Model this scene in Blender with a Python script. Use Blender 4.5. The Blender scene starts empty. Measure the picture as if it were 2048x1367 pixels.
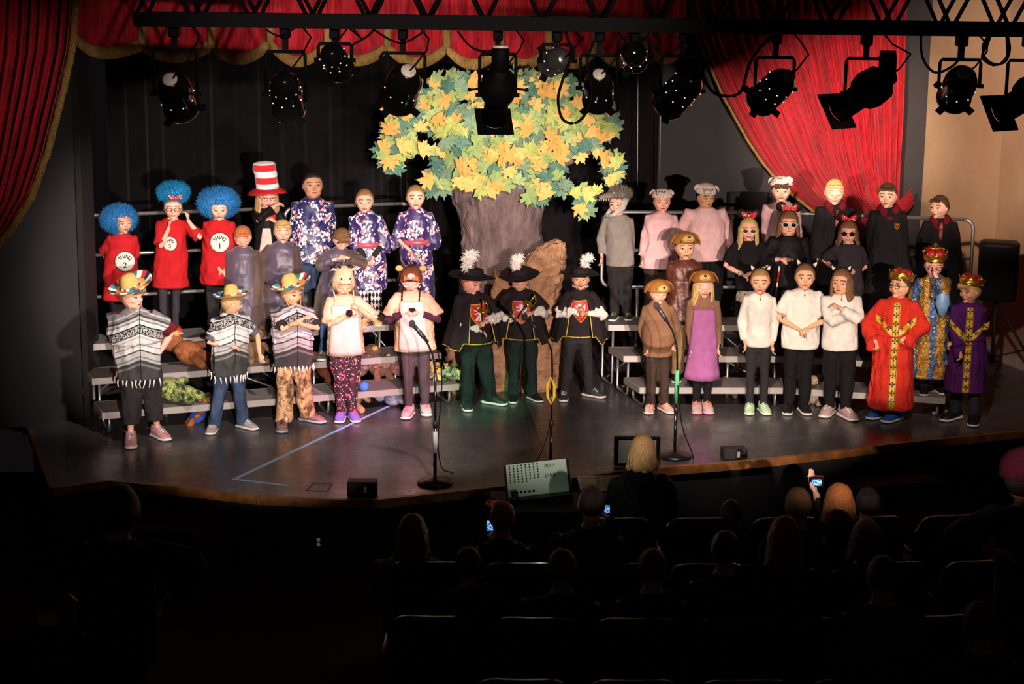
import bpy, bmesh, math, random
import numpy as np
from mathutils import Vector, Matrix, noise
from mathutils.bvhtree import BVHTree
from math import sin, cos, pi, radians as R
random.seed(7); rng = np.random.default_rng(7)
SC = bpy.context.scene; COL = SC.collection
# ------------------------------------------------------------------ camera, world, lights, exposure
F = 3500.0
CAM = Vector((0, -15, 3.75))
CM = Matrix.Rotation(R(90 - 11.5), 3, 'X') @ Matrix.Rotation(0.012, 3, 'Z')
cd = bpy.data.cameras.new('camera'); cam = bpy.data.objects.new('camera', cd); COL.objects.link(cam)
cd.sensor_width = 36; cd.lens = 36 * F / 2048; cam.location = CAM; cam.rotation_euler = CM.to_euler()
cd.clip_start = .1; cd.clip_end = 100
SC.camera = cam
def ray(px, py): return CM @ Vector((px - 1024, -(py - 683.5), -F))
def atz(px, py, z):
    d = ray(px, py); return CAM + d * ((z - CAM.z) / d.z)
def aty(px, py, Y):
    d = ray(px, py); return CAM + d * ((Y - CAM.y) / d.y)
def topx(p):
    v = CM.transposed() @ (Vector(p) - CAM); return (1024 + F * v.x / -v.z, 683.5 - F * v.y / -v.z)
w = bpy.data.worlds.new('world'); SC.world = w; w.use_nodes = True
w.node_tree.nodes['Background'].inputs[0].default_value = (.9, .75, .8, 1)
w.node_tree.nodes['Background'].inputs[1].default_value = .004
def spot(name, loc, target, power, col, half, blend=.35, size=.06):
    l = bpy.data.lights.new(name, 'SPOT'); l.energy = power; l.color = col
    l.spot_size = R(half * 2); l.spot_blend = blend; l.shadow_soft_size = size
    o = bpy.data.objects.new(name, l); COL.objects.link(o); o.location = loc
    o.rotation_euler = (Vector(target) - Vector(loc)).to_track_quat('-Z', 'Y').to_euler()
    return o
WARM = (1, .80, .66)
K = 1.0
# front-of-house spots hung beside the camera at the back of the hall
spot('hall_spot', (2.3, -15.5, 3.15), aty(1500, 545, .8), 9600 * K, WARM, 6.7, .45)
spot('hall_spot', (1.5, -15.5, 3.15), aty(1010, 560, .8), 9000 * K, (1, .78, .70), 6.4, .6)
spot('hall_spot', (.9, -15.5, 3.15), aty(480, 560, .8), 8800 * K, (1, .82, .72), 6.8, .45)
spot('booth_spot', (1.0, -15.5, 4.6), aty(780, 50, -1), 3600 * K, (1, .82, .72), 9.5, .8)
# truss washes from above the front rows (forward of the cans; several are fills added without a can)
TW = -3.6
spot('truss_spot', aty(668, 180, TW), aty(380, 620, .6), 900 * K, (1, .84, .76), 24, 1)
spot('truss_spot', aty(1060, 200, TW), atz(720, 770, .2), 1500 * K, (1, .40, .55), 11, .7)
spot('truss_spot', aty(800, 215, TW), atz(950, 812, 0), 800 * K, (.2, 1, .5), 7.5, .9)
spot('truss_spot', aty(1197, 235, TW), aty(1000, 320, 1.6), 1000 * K, (1, .84, .70), 15, .8)
spot('truss_spot', aty(1550, 240, TW), aty(1680, 265, 4), 3600 * K, (1, .76, .62), 10, 1)
spot('truss_spot', aty(1360, 220, TW), aty(1440, 700, .3), 600 * K, (1, .80, .66), 20, .9)
spot('truss_spot', aty(1860, 220, TW), aty(1980, 230, 2.6), 2300 * K, (1, .72, .56), 15, .9)
spot('truss_spot', aty(1900, 220, TW), aty(1890, 680, .2), 420 * K, (1, .76, .62), 14, 1)
spot('truss_spot', aty(960, 200, TW), atz(820, 890, 0), 750 * K, (1, .80, .76), 15, 1)  # added to brighten the floor left of centre, no can here
spot('truss_spot', aty(1300, 200, TW), atz(1380, 870, 0), 750 * K, (1, .82, .76), 15, 1)  # its partner, added for the floor on the right
spot('truss_spot', aty(350, 220, TW), aty(60, 240, -.95), 90 * K, (1, .80, .72), 20, 1)
spot('truss_spot', aty(900, 190, TW), aty(760, 60, 1), 700 * K, (1, .80, .72), 17, .9)  # upward spot added to light the valance, with no can of its own
SC.view_settings.view_transform = 'Standard'; SC.view_settings.look = 'None'
SC.view_settings.exposure = 0.1; SC.view_settings.gamma = 1; SC.view_settings.use_curve_mapping = False
SC.cycles.max_bounces = 5; SC.cycles.use_denoising = True
# ------------------------------------------------------------------ materials
def lin(c): return tuple(((v / 255) / 12.92 if v / 255 <= .04045 else ((v / 255 + .055) / 1.055) ** 2.4) for v in c) + (1,)
class NT:
    def __init__(s, name):
        s.m = bpy.data.materials.new(name); s.m.use_nodes = True; s.t = s.m.node_tree
        s.b = s.t.nodes['Principled BSDF']; s._o = None
    def n(s, typ, **kw):
        x = s.t.nodes.new(typ)
        for k, v in kw.items(): setattr(x, k, v)
        return x
    def l(s, a, b): s.t.links.new(a, b)
    def put(s, inp, v):
        if hasattr(v, 'links'): s.l(v, inp)
        elif v is not None: inp.default_value = v
    def obj(s):
        if s._o is None: s._o = s.n('ShaderNodeTexCoord')
        return s._o.outputs['Object']
    def uv(s):
        s.obj(); return s._o.outputs['UV']
    def xyz(s, v=None):
        x = s.n('ShaderNodeSeparateXYZ'); s.l(v or s.obj(), x.inputs[0]); return x.outputs
    def map(s, v, sc=(1, 1, 1), loc=(0, 0, 0), rot=(0, 0, 0)):
        x = s.n('ShaderNodeMapping'); s.l(v, x.inputs[0]); x.inputs['Scale'].default_value = sc
        x.inputs['Location'].default_value = loc; x.inputs['Rotation'].default_value = rot; return x.outputs[0]
    def ma(s, op, a, b=None, c=None):
        x = s.n('ShaderNodeMath', operation=op); s.put(x.inputs[0], a)
        if b is not None: s.put(x.inputs[1], b)
        if c is not None: s.put(x.inputs[2], c)
        return x.outputs[0]
    def noise(s, scale, v=None, detail=3, rough=.6):
        x = s.n('ShaderNodeTexNoise'); s.l(v or s.obj(), x.inputs['Vector']); x.inputs['Scale'].default_value = scale
        x.inputs['Detail'].default_value = detail; x.inputs['Roughness'].default_value = rough; return x.outputs['Fac']
    def vor(s, scale, v=None, out='Distance', feature='F1'):
        x = s.n('ShaderNodeTexVoronoi', feature=feature); s.l(v or s.obj(), x.inputs['Vector']); x.inputs['Scale'].default_value = scale
        return x.outputs[out]
    def mix(s, f, a, b):
        x = s.n('ShaderNodeMix', data_type='RGBA'); s.put(x.inputs[0], f); s.put(x.inputs[6], a); s.put(x.inputs[7], b); return x.outputs[2]
    def ramp(s, f, stops, const=False):
        x = s.n('ShaderNodeValToRGB'); s.put(x.inputs[0], f); cr = x.color_ramp
        if const: cr.interpolation = 'CONSTANT'
        while len(cr.elements) < len(stops): cr.elements.new(.5)
        for e, (p, c) in zip(cr.elements, stops): e.position = p; e.color = c if len(c) == 4 else lin(c)
        return x.outputs[0]
    def bump(s, h, strength=.3, dist=.01):
        x = s.n('ShaderNodeBump'); s.put(x.inputs['Height'], h); x.inputs['Strength'].default_value = strength
        x.inputs['Distance'].default_value = dist; s.l(x.outputs[0], s.b.inputs['Normal'])
    def fin(s, col, rough=.8, metal=0, spec=.5, sheen=0, coat=0, emit=None, es=1):
        s.put(s.b.inputs['Base Color'], col); s.put(s.b.inputs['Roughness'], rough); s.b.inputs['Metallic'].default_value = metal
        s.b.inputs['Specular IOR Level'].default_value = spec; s.b.inputs['Sheen Weight'].default_value = sheen
        s.b.inputs['Coat Weight'].default_value = coat
        if emit: s.put(s.b.inputs['Emission Color'], emit); s.b.inputs['Emission Strength'].default_value = es
        return s.m
_mc = {}
def M(name, c, rough=.8, metal=0, var=.12, vs=14, bump=.0, bs=60, **kw):
    if name in _mc: return _mc[name]
    N = NT(name); c = lin(c)
    f = N.noise(vs)
    dk = tuple(v * (1 - var * 2) for v in c[:3]) + (1,); br = tuple(min(1, v * (1 + var)) for v in c[:3]) + (1,)
    col = N.ramp(f, [(.3, dk), (.7, br)])
    if bump: N.bump(N.noise(bs, detail=4), bump, .018 if bs < 30 else .01)
    _mc[name] = N.fin(col, rough, metal, **kw); return _mc[name]
def cloth(name, c, **kw):
    k = dict(rough=.9, var=.10, vs=9, bump=.7, bs=15, spec=.15, sheen=.0); k.update(kw); return M(name, c, **k)
# ------------------------------------------------------------------ mesh builder
class MB:
    def __init__(s, T=None): s.v = []; s.f = []; s.m = []; s.uv = None; s.T = T
    def add(s, vs, fs, mat=0, T=None):
        n = len(s.v); 
        if T is not None: vs = [T @ Vector(p) for p in vs]
        if s.T is not None: vs = [s.T @ Vector(p) for p in vs]
        s.v += [tuple(p) for p in vs]; s.f += [tuple(i + n for i in f) for f in fs]; s.m += [mat] * len(fs)
    def loft(s, pts, rad, seg=12, ref=(1, 0, 0), mat=0, rd=0, T=None, closed_ends=True, pw=2.0):
        pts = [Vector(p) for p in pts]; rad = [(r, r) if not hasattr(r, '__len__') else r for r in rad]
        if rd:   # rounded ends
            t0 = (pts[0] - pts[1]).normalized(); t1 = (pts[-1] - pts[-2]).normalized()
            r0 = min(rad[0]) * rd; r1 = min(rad[-1]) * rd
            a, b, ra, rb = pts[0], pts[-1], rad[0], rad[-1]
            pts = [a + t0 * r0, a + t0 * r0 * .75] + pts + [b + t1 * r1 * .75, b + t1 * r1]
            rad = [(ra[0] * .3, ra[1] * .3), (ra[0] * .72, ra[1] * .72)] + rad + [(rb[0] * .72, rb[1] * .72), (rb[0] * .3, rb[1] * .3)]
        n = len(pts); vs = []; ref = Vector(ref); pa = None
        for i, p in enumerate(pts):
            t = (pts[min(i + 1, n - 1)] - pts[max(i - 1, 0)])
            t = t.normalized() if t.length > 1e-9 else Vector((0, 0, 1))
            a = ref - t * t.dot(ref)
            if a.length < .15: a = pa if pa is not None else t.orthogonal()
            a = (a - t * t.dot(a)).normalized(); pa = a; b = t.cross(a); ra, rb = rad[i]
            for k in range(seg):
                th = 2 * pi * k / seg; c, sn = cos(th), sin(th)
                if pw != 2.0: c = math.copysign(abs(c) ** (2 / pw), c); sn = math.copysign(abs(sn) ** (2 / pw), sn)
                vs.append(p + a * (ra * c) + b * (rb * sn))
        fs = [(i * seg + k, i * seg + (k + 1) % seg, (i + 1) * seg + (k + 1) % seg, (i + 1) * seg + k) for i in range(n - 1) for k in range(seg)]
        if closed_ends:
            vs += [pts[0], pts[-1]]; c0 = n * seg; c1 = c0 + 1
            fs += [(c0, (k + 1) % seg, k) for k in range(seg)] + [(c1, (n - 1) * seg + k, (n - 1) * seg + (k + 1) % seg) for k in range(seg)]
        s.add(vs, fs, mat, T)
    def tube(s, pts, r, seg=8, mat=0, **kw): s.loft(pts, [r] * len(pts) if not hasattr(r, '__len__') else r, seg, mat=mat, **kw)
    def ell(s, c, r, su=14, sv=10, mat=0, T=None, rot=None):
        c = Vector(c); r = (r, r, r) if not hasattr(r, '__len__') else r; vs = []
        for j in range(1, sv):
            ph = pi * j / sv
            for i in range(su):
                th = 2 * pi * i / su; vs.append(Vector((r[0] * sin(ph) * cos(th), r[1] * sin(ph) * sin(th), r[2] * cos(ph))))
        vs += [Vector((0, 0, r[2])), Vector((0, 0, -r[2]))]; a = (sv - 1) * su
        fs = [(j * su + i, (j + 1) * su + i, (j + 1) * su + (i + 1) % su, j * su + (i + 1) % su) for j in range(sv - 2) for i in range(su)]
        fs += [(a, i, (i + 1) % su) for i in range(su)] + [(a + 1, (sv - 2) * su + (i + 1) % su, (sv - 2) * su + i) for i in range(su)]
        if rot is not None: vs = [rot @ v for v in vs]
        s.add([v + c for v in vs], fs, mat, T)
    def box(s, c, d, mat=0, T=None, bev=.0):
        c = Vector(c); x, y, z = d[0] / 2, d[1] / 2, d[2] / 2
        if bev:
            b = min(bev, x * .9, y * .9, z * .9); vs = []
            for sx in (-1, 1):
                for sy in (-1, 1):
                    for sz in (-1, 1):
                        vs += [c + Vector((sx * (x - b), sy * (y - b), sz * z)), c + Vector((sx * (x - b), sy * y, sz * (z - b))), c + Vector((sx * x, sy * (y - b), sz * (z - b)))]
            bm = bmesh.new(); bv = [bm.verts.new(p) for p in vs]; r = bmesh.ops.convex_hull(bm, input=bv)
            bm.verts.index_update(); s.add([v.co.copy() for v in bm.verts], [tuple(v.index for v in f.verts) for f in bm.faces], mat, T); bm.free(); return
        vs = [c + Vector((sx * x, sy * y, sz * z)) for sx in (-1, 1) for sy in (-1, 1) for sz in (-1, 1)]
        s.add(vs, [(0, 1, 3, 2), (4, 6, 7, 5), (0, 4, 5, 1), (2, 3, 7, 6), (0, 2, 6, 4), (1, 5, 7, 3)], mat, T)
    def lathe(s, prof, seg=24, mat=0, T=None, fn=None, mats=None):
        vs = []; n = len(prof)
        for r, z in prof:
            for k in range(seg):
                th = 2 * pi * k / seg; p = Vector((r * cos(th), r * sin(th), z))
                vs.append(fn(p, th, r) if fn else p)
        for j in range(n - 1):
            fs = [(j * seg + k, j * seg + (k + 1) % seg, (j + 1) * seg + (k + 1) % seg, (j + 1) * seg + k) for k in range(seg)]
            if j == 0: s.add(vs, fs, mats[j] if mats else mat, T); base = len(s.v) - len(vs)
            else:
                s.f += [tuple(i + base for i in f) for f in fs]; s.m += [mats[j] if mats else mat] * len(fs)
    def sheet(s, grid, th=.004, mat=0, T=None, nrm=None):
        """grid[i][j] of Vectors -> a thin closed slab"""
        ni, nj = len(grid), len(grid[0]); P = [[Vector(p) for p in row] for row in grid]; vs = []; bk = []
        for i in range(ni):
            for j in range(nj):
                du = P[min(i + 1, ni - 1)][j] - P[max(i - 1, 0)][j]; dv = P[i][min(j + 1, nj - 1)] - P[i][max(j - 1, 0)]
                nn = du.cross(dv); nn = nn.normalized() if nn.length > 1e-12 else Vector((0, -1, 0))
                vs.append(P[i][j] + nn * th / 2); bk.append(P[i][j] - nn * th / 2)
        o = ni * nj; fs = []
        for i in range(ni - 1):
            for j in range(nj - 1):
                a, b, c, d = i * nj + j, (i + 1) * nj + j, (i + 1) * nj + j + 1, i * nj + j + 1
                fs += [(a, b, c, d), (o + d, o + c, o + b, o + a)]
        rim = [i * nj for i in range(ni)] + [(ni - 1) * nj + j for j in range(1, nj)] + [i * nj + nj - 1 for i in range(ni - 2, -1, -1)] + [j for j in range(nj - 2, 0, -1)]
        for q in range(len(rim)):
            a, b = rim[q], rim[(q + 1) % len(rim)]; fs.append((b, a, o + a, o + b))
        s.add(vs + bk, fs, mat, T)
    def build(s, name, mats, parent=None, smooth=True, loc=None, rot=None, sharp=None):
        me = bpy.data.meshes.new(name); me.from_pydata(s.v, [], s.f)
        for m in (mats if isinstance(mats, (list, tuple)) else [mats]): me.materials.append(m)
        me.polygons.foreach_set('material_index', s.m)
        if smooth:
            me.polygons.foreach_set('use_smooth', [True] * len(s.f))
            if sharp: me.set_sharp_from_angle(angle=R(sharp))
        me.update(); o = bpy.data.objects.new(name, me); COL.objects.link(o)
        if parent is not None: o.parent = parent
        if loc is not None: o.location = loc
        if rot is not None: o.rotation_euler = rot
        return o
def tag(o, label=None, cat=None, group=None, kind=None):
    if label: o['label'] = label
    if cat: o['category'] = cat
    if group: o['group'] = group
    if kind: o['kind'] = kind
    return o
def empty(name, loc=(0, 0, 0), rz=0, label=None, cat=None, group=None, kind=None):
    o = bpy.data.objects.new(name, None); COL.objects.link(o); o.location = loc; o.rotation_euler = (0, 0, rz)
    o.empty_display_size = .1; return tag(o, label, cat, group, kind)
REM = []; LATER = []
def remesh(o, vox, sm=2, adapt=0.0, folds=None, dec=None):
    m = o.modifiers.new('r', 'REMESH'); m.mode = 'VOXEL'; m.voxel_size = vox; m.adaptivity = adapt; m.use_smooth_shade = True
    if sm:
        m = o.modifiers.new('s', 'SMOOTH'); m.iterations = sm; m.factor = .5
    if dec:
        m = o.modifiers.new('d', 'DECIMATE'); m.ratio = dec
    REM.append((o, folds)); return o
def fold_mesh(me, amp, seed, vert=1.0, zlo=-9, zhi=9):
    n = len(me.vertices); co = np.empty(n * 3); me.vertices.foreach_get('co', co); co = co.reshape(-1, 3)
    nr = np.empty(n * 3); me.vertex_normals.foreach_get('vector', nr); nr = nr.reshape(-1, 3)
    g = np.random.default_rng(seed); d = np.zeros(n)
    wx = co + .03 * np.sin(co[:, [1, 2, 0]] * 17 + seed)
    for k in range(7):
        fr = g.uniform(18, 60); dr = g.normal(size=3) * np.array([1, 1, .35 * vert]); dr /= np.linalg.norm(dr)
        s_ = np.sin(wx @ dr * fr + g.uniform(0, 6.28)); d += (s_ if k % 2 else .9 - 2 * np.abs(s_)) * (25 / fr)
    msk = np.clip((zhi - co[:, 2]) / .08, .15, 1) * np.clip((co[:, 2] - zlo) / .05, .2, 1)
    d = np.clip(d, -1.6, 2.2)
    co += nr * (amp * d * msk)[:, None] * .85
    me.vertices.foreach_set('co', co.ravel()); me.update()
def finalize():
    dg = bpy.context.evaluated_depsgraph_get(); dg.update()
    for o, folds in REM:
        me = bpy.data.meshes.new_from_object(o.evaluated_get(dg), depsgraph=dg); 
        o['_t'] = 1
        old = o.data; mats = list(old.materials)
        o.modifiers.clear(); o.data = me; me.name = o.name
        if not len(me.materials):
            for m in mats: me.materials.append(m)
        bpy.data.meshes.remove(old); del o['_t']
        if folds: fold_mesh(me, *folds)
        me.polygons.foreach_set('use_smooth', [True] * len(me.polygons))
    REM.clear()
    for f in LATER: f()
    LATER.clear()
def bvh_of(o):
    me = o.data; return BVHTree.FromPolygons([v.co[:] for v in me.vertices], [p.vertices[:] for p in me.polygons])
def poly_mesh(pts, maxlen):
    """triangulated, evenly subdivided 2-D polygon"""
    bm = bmesh.new(); vs = [bm.verts.new((p[0], 0, p[1])) for p in pts]; f = bm.faces.new(vs)
    bmesh.ops.triangulate(bm, faces=[f])
    for _ in range(5):
        e = [e for e in bm.edges if e.calc_length() > maxlen]
        if not e: break
        bmesh.ops.subdivide_edges(bm, edges=e, cuts=1); bmesh.ops.triangulate(bm, faces=[f for f in bm.faces if len(f.verts) > 3])
    bm.verts.index_update(); r = ([tuple(v.co) for v in bm.verts], [tuple(v.index for v in f.verts) for f in bm.faces]); bm.free(); return r
def decal(mb, bvh, FM, vs, fs, off=.003, mat=0, th=.002, fallback=None):
    """shapes in the x-z plane of frame FM projected along its +y onto a surface; given a small thickness"""
    inv = FM.to_3x3(); dr = (inv @ Vector((0, 1, 0))).normalized(); out = []; bad = []
    for p in vs:
        o = FM @ Vector((p[0], -.6, p[2])); h = bvh.ray_cast(o, dr, 1.0)[0]
        if h is None: out.append(None); bad.append(len(out) - 1)
        else: out.append((h - o).length)
    good = [d for d in out if d is not None]
    if not good: return
    md = sorted(good)[len(good) // 2]
    top = []; bot = []
    for p, d in zip(vs, out):
        d = md if d is None or d > md + .12 else d
        o = FM @ Vector((p[0], -.6, p[2])); top.append(o + dr * (d - off)); bot.append(o + dr * (d + th))
    # orientation: top faces should look along -dr
    f0 = []
    for f in fs:
        a, b, c = top[f[0]], top[f[1]], top[f[2]]
        f0.append(f if (b - a).cross(c - a).dot(dr) < 0 else tuple(reversed(f)))
    n = len(top); ed = {}
    for f in f0:
        for i in range(len(f)):
            a, b = f[i], f[(i + 1) % len(f)]; ed[(a, b)] = 1
    fr = list(f0) + [tuple(n + i for i in reversed(f)) for f in f0] + [(b, a, n + a, n + b) for (a, b) in ed if (b, a) not in ed]
    mb.add(top + bot, fr, mat)
def disc2(cx, cz, rx, rz, n=20, rings=2):
    vs = [(cx, 0, cz)]; fs = []
    for r in range(1, rings + 1):
        for k in range(n):
            t = 2 * pi * k / n; vs.append((cx + rx * r / rings * cos(t), 0, cz + rz * r / rings * sin(t)))
    fs += [(0, 1 + k, 1 + (k + 1) % n) for k in range(n)]
    for r in range(rings - 1):
        a = 1 + r * n; b = a + n
        fs += [(a + k, b + k, b + (k + 1) % n, a + (k + 1) % n) for k in range(n)]
    return vs, fs
def text_mesh(s, size):
    cu = bpy.data.curves.new('t', 'FONT'); cu.body = s; cu.size = size; cu.align_x = 'CENTER'; cu.align_y = 'CENTER'; cu.resolution_u = 3; cu.offset = size * .018
    o = bpy.data.objects.new('t', cu); COL.objects.link(o); dg = bpy.context.evaluated_depsgraph_get(); me = bpy.data.meshes.new_from_object(o.evaluated_get(dg))
    r = ([(v.co.x, 0, v.co.y) for v in me.vertices], [tuple(p.vertices) for p in me.polygons])
    bpy.data.objects.remove(o); bpy.data.curves.remove(cu); bpy.data.meshes.remove(me); return r
# ------------------------------------------------------------------ the setting
def sline(pts, z0, z1, th=.1, back=None):
    """vertical wall along a ground polyline"""
    mb = MB()
    for (x0, y0), (x1, y1) in zip(pts[:-1], pts[1:]):
        d = Vector((x1 - x0, y1 - y0, 0)).normalized(); n = Vector((-d.y, d.x, 0)) * th
        q = [Vector((x0, y0, 0)), Vector((x1, y1, 0)), Vector((x1, y1, 0)) + n, Vector((x0, y0, 0)) + n]
        vs = [Vector((p.x, p.y, z0)) for p in q] + [Vector((p.x, p.y, z1)) for p in q]
        mb.add(vs, [(3, 2, 1, 0), (4, 5, 6, 7), (0, 1, 5, 4), (1, 2, 6, 5), (2, 3, 7, 6), (3, 0, 4, 7)])
    return mb
# stage floor
N = NT('stage_floor_paint'); sc1 = N.noise(2.2, detail=6); spk = N.vor(9, out='Distance'); spn = N.noise(3.5)
c = N.ramp(sc1, [(.3, lin((58, 55, 56))), (.75, lin((82, 78, 78)))])
scr = N.vor(5.0, v=N.map(N.obj(), (1, 3.2, 1), rot=(0, 0, .5))); f = N.ma('MULTIPLY', N.ma('LESS_THAN', spk, .055), N.ma('GREATER_THAN', spn, .56))
f2 = N.ma('MULTIPLY', N.ma('LESS_THAN', scr, .035), N.ma('GREATER_THAN', N.noise(1.3), .5))
c = N.mix(N.ma('MULTIPLY', N.ma('MAXIMUM', f, f2), .55), c, lin((150, 145, 145)))
N.bump(N.noise(14, detail=5), .12, .01)
m_stage = N.fin(c, N.ramp(N.noise(6, detail=5), [(.35, (.24,) * 3 + (1,)), (.7, (.34,) * 3 + (1,))]), spec=.45)
edge_px = [(60, 857), (105, 976), (216, 961), (340, 972), (514, 992), (640, 997), (743, 1000), (860, 988), (995, 973), (1142, 956), (1226, 944), (1322, 935), (1430, 927), (1540, 917), (1660, 903), (1778, 888), (1910, 875), (2048, 861), (2200, 846)]
edge = [atz(x, y, 0) for x, y in edge_px]
back = [(7.0, 7.0), (-7, 7.0), (-7, -.3), (-4.35, -.3)]
def prism(mb, pts, z0, z1, mat=0):
    n = len(pts); bm = bmesh.new(); vs = [bm.verts.new((p[0], p[1], z1)) for p in pts]; f = bm.faces.new(vs); f.normal_update()
    if f.normal.z < 0: f.normal_flip()
    bmesh.ops.triangulate(bm, faces=[f]); bm.verts.index_update()
    top = [tuple(v.co) for v in bm.verts]; fs = [tuple(v.index for v in f.verts) for f in bm.faces]; bm.free()
    bot = [(p[0], p[1], z0) for p in top]
    mb.add(top + bot, fs + [tuple(n + i for i in reversed(f)) for f in fs] + [(i, (i + 1) % n, n + (i + 1) % n, n + i) for i in range(n)], mat)
mb = MB(); prism(mb, [(p.x, p.y) for p in edge] + back, -.06, 0)
tag(mb.build('stage_deck', m_stage, smooth=False), kind='structure')
m_edge = M('stage_edge_wood', (150, 96, 48), rough=.45, var=.3, vs=6, spec=.5)
def strip(mb, pts, z0, z1, out0, out1):
    for a, b in zip(pts[:-1], pts[1:]):
        d = (b - a); d.z = 0; d.normalize(); n = Vector((d.y, -d.x, 0))
        q = [a + n * out0, b + n * out0, b + n * out1, a + n * out1]
        vs = [Vector((p.x, p.y, z0)) for p in q] + [Vector((p.x, p.y, z1)) for p in q]
        mb.add(vs, [(0, 1, 2, 3), (7, 6, 5, 4), (0, 4, 5, 1), (1, 5, 6, 2), (2, 6, 7, 3), (3, 7, 4, 0)])
mb = MB(); strip(mb, edge, -.06, .006, -.022, .022); tag(mb.build('trim_1', m_edge, smooth=False), kind='structure')
m_black = M('black_paint', (17, 16, 18), rough=.8, var=.2, vs=5, bump=.2)
mb = MB(); strip(mb, edge, -.62, -.062, -.05, -.02); tag(mb.build('wall_front', m_black, smooth=False), kind='structure')
# auditorium floor
m_carpet = M('dark_carpet', (74, 48, 40), rough=1, var=.3, vs=60, bump=.6, bs=200, spec=.1)
mb = MB(); mb.box((0, -8.2, -.66), (16, 17, .08)); tag(mb.build('floor', m_carpet, smooth=False), kind='structure')
# left proscenium wall (charcoal) with its black side return
m_char = M('charcoal_wall', (34, 33, 36), rough=.75, var=.08, vs=3, bump=.25, bs=90)
ob = sline([(-4.9, -.75), (-4.1, -.42), (-3.75, -.10)], 0, 6.5, .12).build('wall_left', m_char, smooth=False); tag(ob, kind='structure')
mb = MB(); mb.box((-3.715, .1, 3.2), (.05, .42, 6.4)); tag(mb.build('trim_2', m_black, smooth=False), kind='structure')
ob = sline([(-6.5, -1.2), (-4.35, -.98)], -.62, 6.5, .1).build('wall_left_return', M('near_black_wall', (20, 19, 20), rough=.9), smooth=False); tag(ob, kind='structure')
# right: grey back wall, beige side wall, baseboard
m_grey = M('grey_black_wall', (48, 47, 50), rough=.8, var=.08, vs=3, bump=.25, bs=90)
XR = 4.45
mb = MB(); mb.box(((1.2 + XR) / 2, 4.10, 3.2), (XR - 1.2, .12, 6.6)); tag(mb.build('wall_back', m_grey, smooth=False), kind='structure')
N = NT('beige_plaster'); N.bump(N.noise(70, detail=5), .5, .01)
m_beige = N.fin(N.ramp(N.noise(2), [(.3, lin((178, 148, 118))), (.7, lin((190, 160, 128)))]), .75, spec=.3)
wl = [(XR, 4.1), (4.72, 3.55), (4.99, 2.98), (5.18, 2.31), (5.5, 1.0), (5.9, -.8), (6.3, -3)]
wl_r = wl[::-1]
ob = sline(wl, 0, 6.6, .12).build('wall_right', m_beige, smooth=False); tag(ob, kind='structure')
mb = sline([(x - .016, y - .006) for x, y in wl], 0, .115, .03); tag(mb.build('baseboard_right', M('cream_baseboard', (205, 196, 186), rough=.45), smooth=False), kind='structure')
# surface conduit on the beige wall
p = aty(1946, 520, 2.95)
# black drape backdrop
def drape(name, x0, x1, y, z0, z1, nf, amp, mat, seed=3, bulge=0, label=None, cat=None):
    rr = np.random.default_rng(seed); nu = nf * 8; ph = np.cumsum(rr.uniform(.6, 1.4, nf + 2)); us = np.linspace(0, 1, nu + 1)
    phase = np.interp(us * nf, np.arange(nf + 2), ph) * 2 * pi; am = np.interp(us * nf, np.arange(nf + 2), rr.uniform(.5, 1.2, nf + 2))
    g = []
    for i, u in enumerate(us):
        col = []
        for v in np.linspace(0, 1, 7):
            a = amp * am[i] * (.55 + .45 * (1 - v)); col.append(Vector((x0 + (x1 - x0) * u + .3 * a * sin(phase[i] * .5), y + a * sin(phase[i] + v * .5), z0 + (z1 - z0) * v)))
        g.append(col)
    mb = MB(); mb.sheet(g, .006); return tag(mb.build(name, mat), label, cat)
m_drape = M('black_drape_cloth', (19, 16, 19), rough=.95, var=.15, vs=4, bump=.2, spec=.1, sheen=.08)
drape('black_curtain', -4.3, -1.2, 3.55, .02, 5.9, 14, .07, m_drape, 3, label='black pleated backdrop curtain behind the left risers', cat='curtain')
drape('black_curtain', -1.15, 1.55, 3.7, .02, 5.9, 11, .06, m_drape, 5, label='black pleated backdrop curtain behind the paper tree', cat='curtain')
# ------------------------------------------------------------------ red velvet
def velvet(name, a, b):
    N = NT(name); uv = N.uv(); n1 = N.noise(1, N.map(uv, (95, 3.2, 1)), 4, .7); n2 = N.noise(1, N.map(uv, (260, 22, 1)), 2)
    f = N.ma('ADD', N.ma('MULTIPLY', n1, .7), N.ma('MULTIPLY', n2, .3))
    N.bump(f, .8, .012)
    return N.fin(N.ramp(f, [(.36, lin(a)), (.6, lin(b)), (.72, lin(tuple(min(255, int(v * 1.12 + 14)) for v in b)))]), .62, spec=.2, sheen=.12)
m_velvet = velvet('crushed_red_velvet', (112, 8, 22), (196, 24, 40))
N = NT('gold_fringe'); uv = N.uv(); st = N.noise(1, N.map(uv, (420, 2, 1)), 2); N.bump(st, .8, .01)
m_fringe = N.fin(N.ramp(st, [(.35, lin((112, 84, 36))), (.65, lin((186, 150, 78)))]), .7)
def uvgrid(o, ni, nj, su=1, sv=1):
    me = o.data; uvl = me.uv_layers.new(name='uv'); n = ni * nj
    lv = np.empty(len(me.loops), dtype=np.int32); me.loops.foreach_get('vertex_index', lv); lv = lv % n
    uvs = np.stack([(lv // nj) / (ni - 1) * su, (lv % nj) / (nj - 1) * sv], 1); uvl.data.foreach_set('uv', uvs.ravel())
def interp_px(tab, t):
    ts = [a[0] for a in tab]; return float(np.interp(t, ts, [a[1] for a in tab])), float(np.interp(t, ts, [a[2] for a in tab]))
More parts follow.
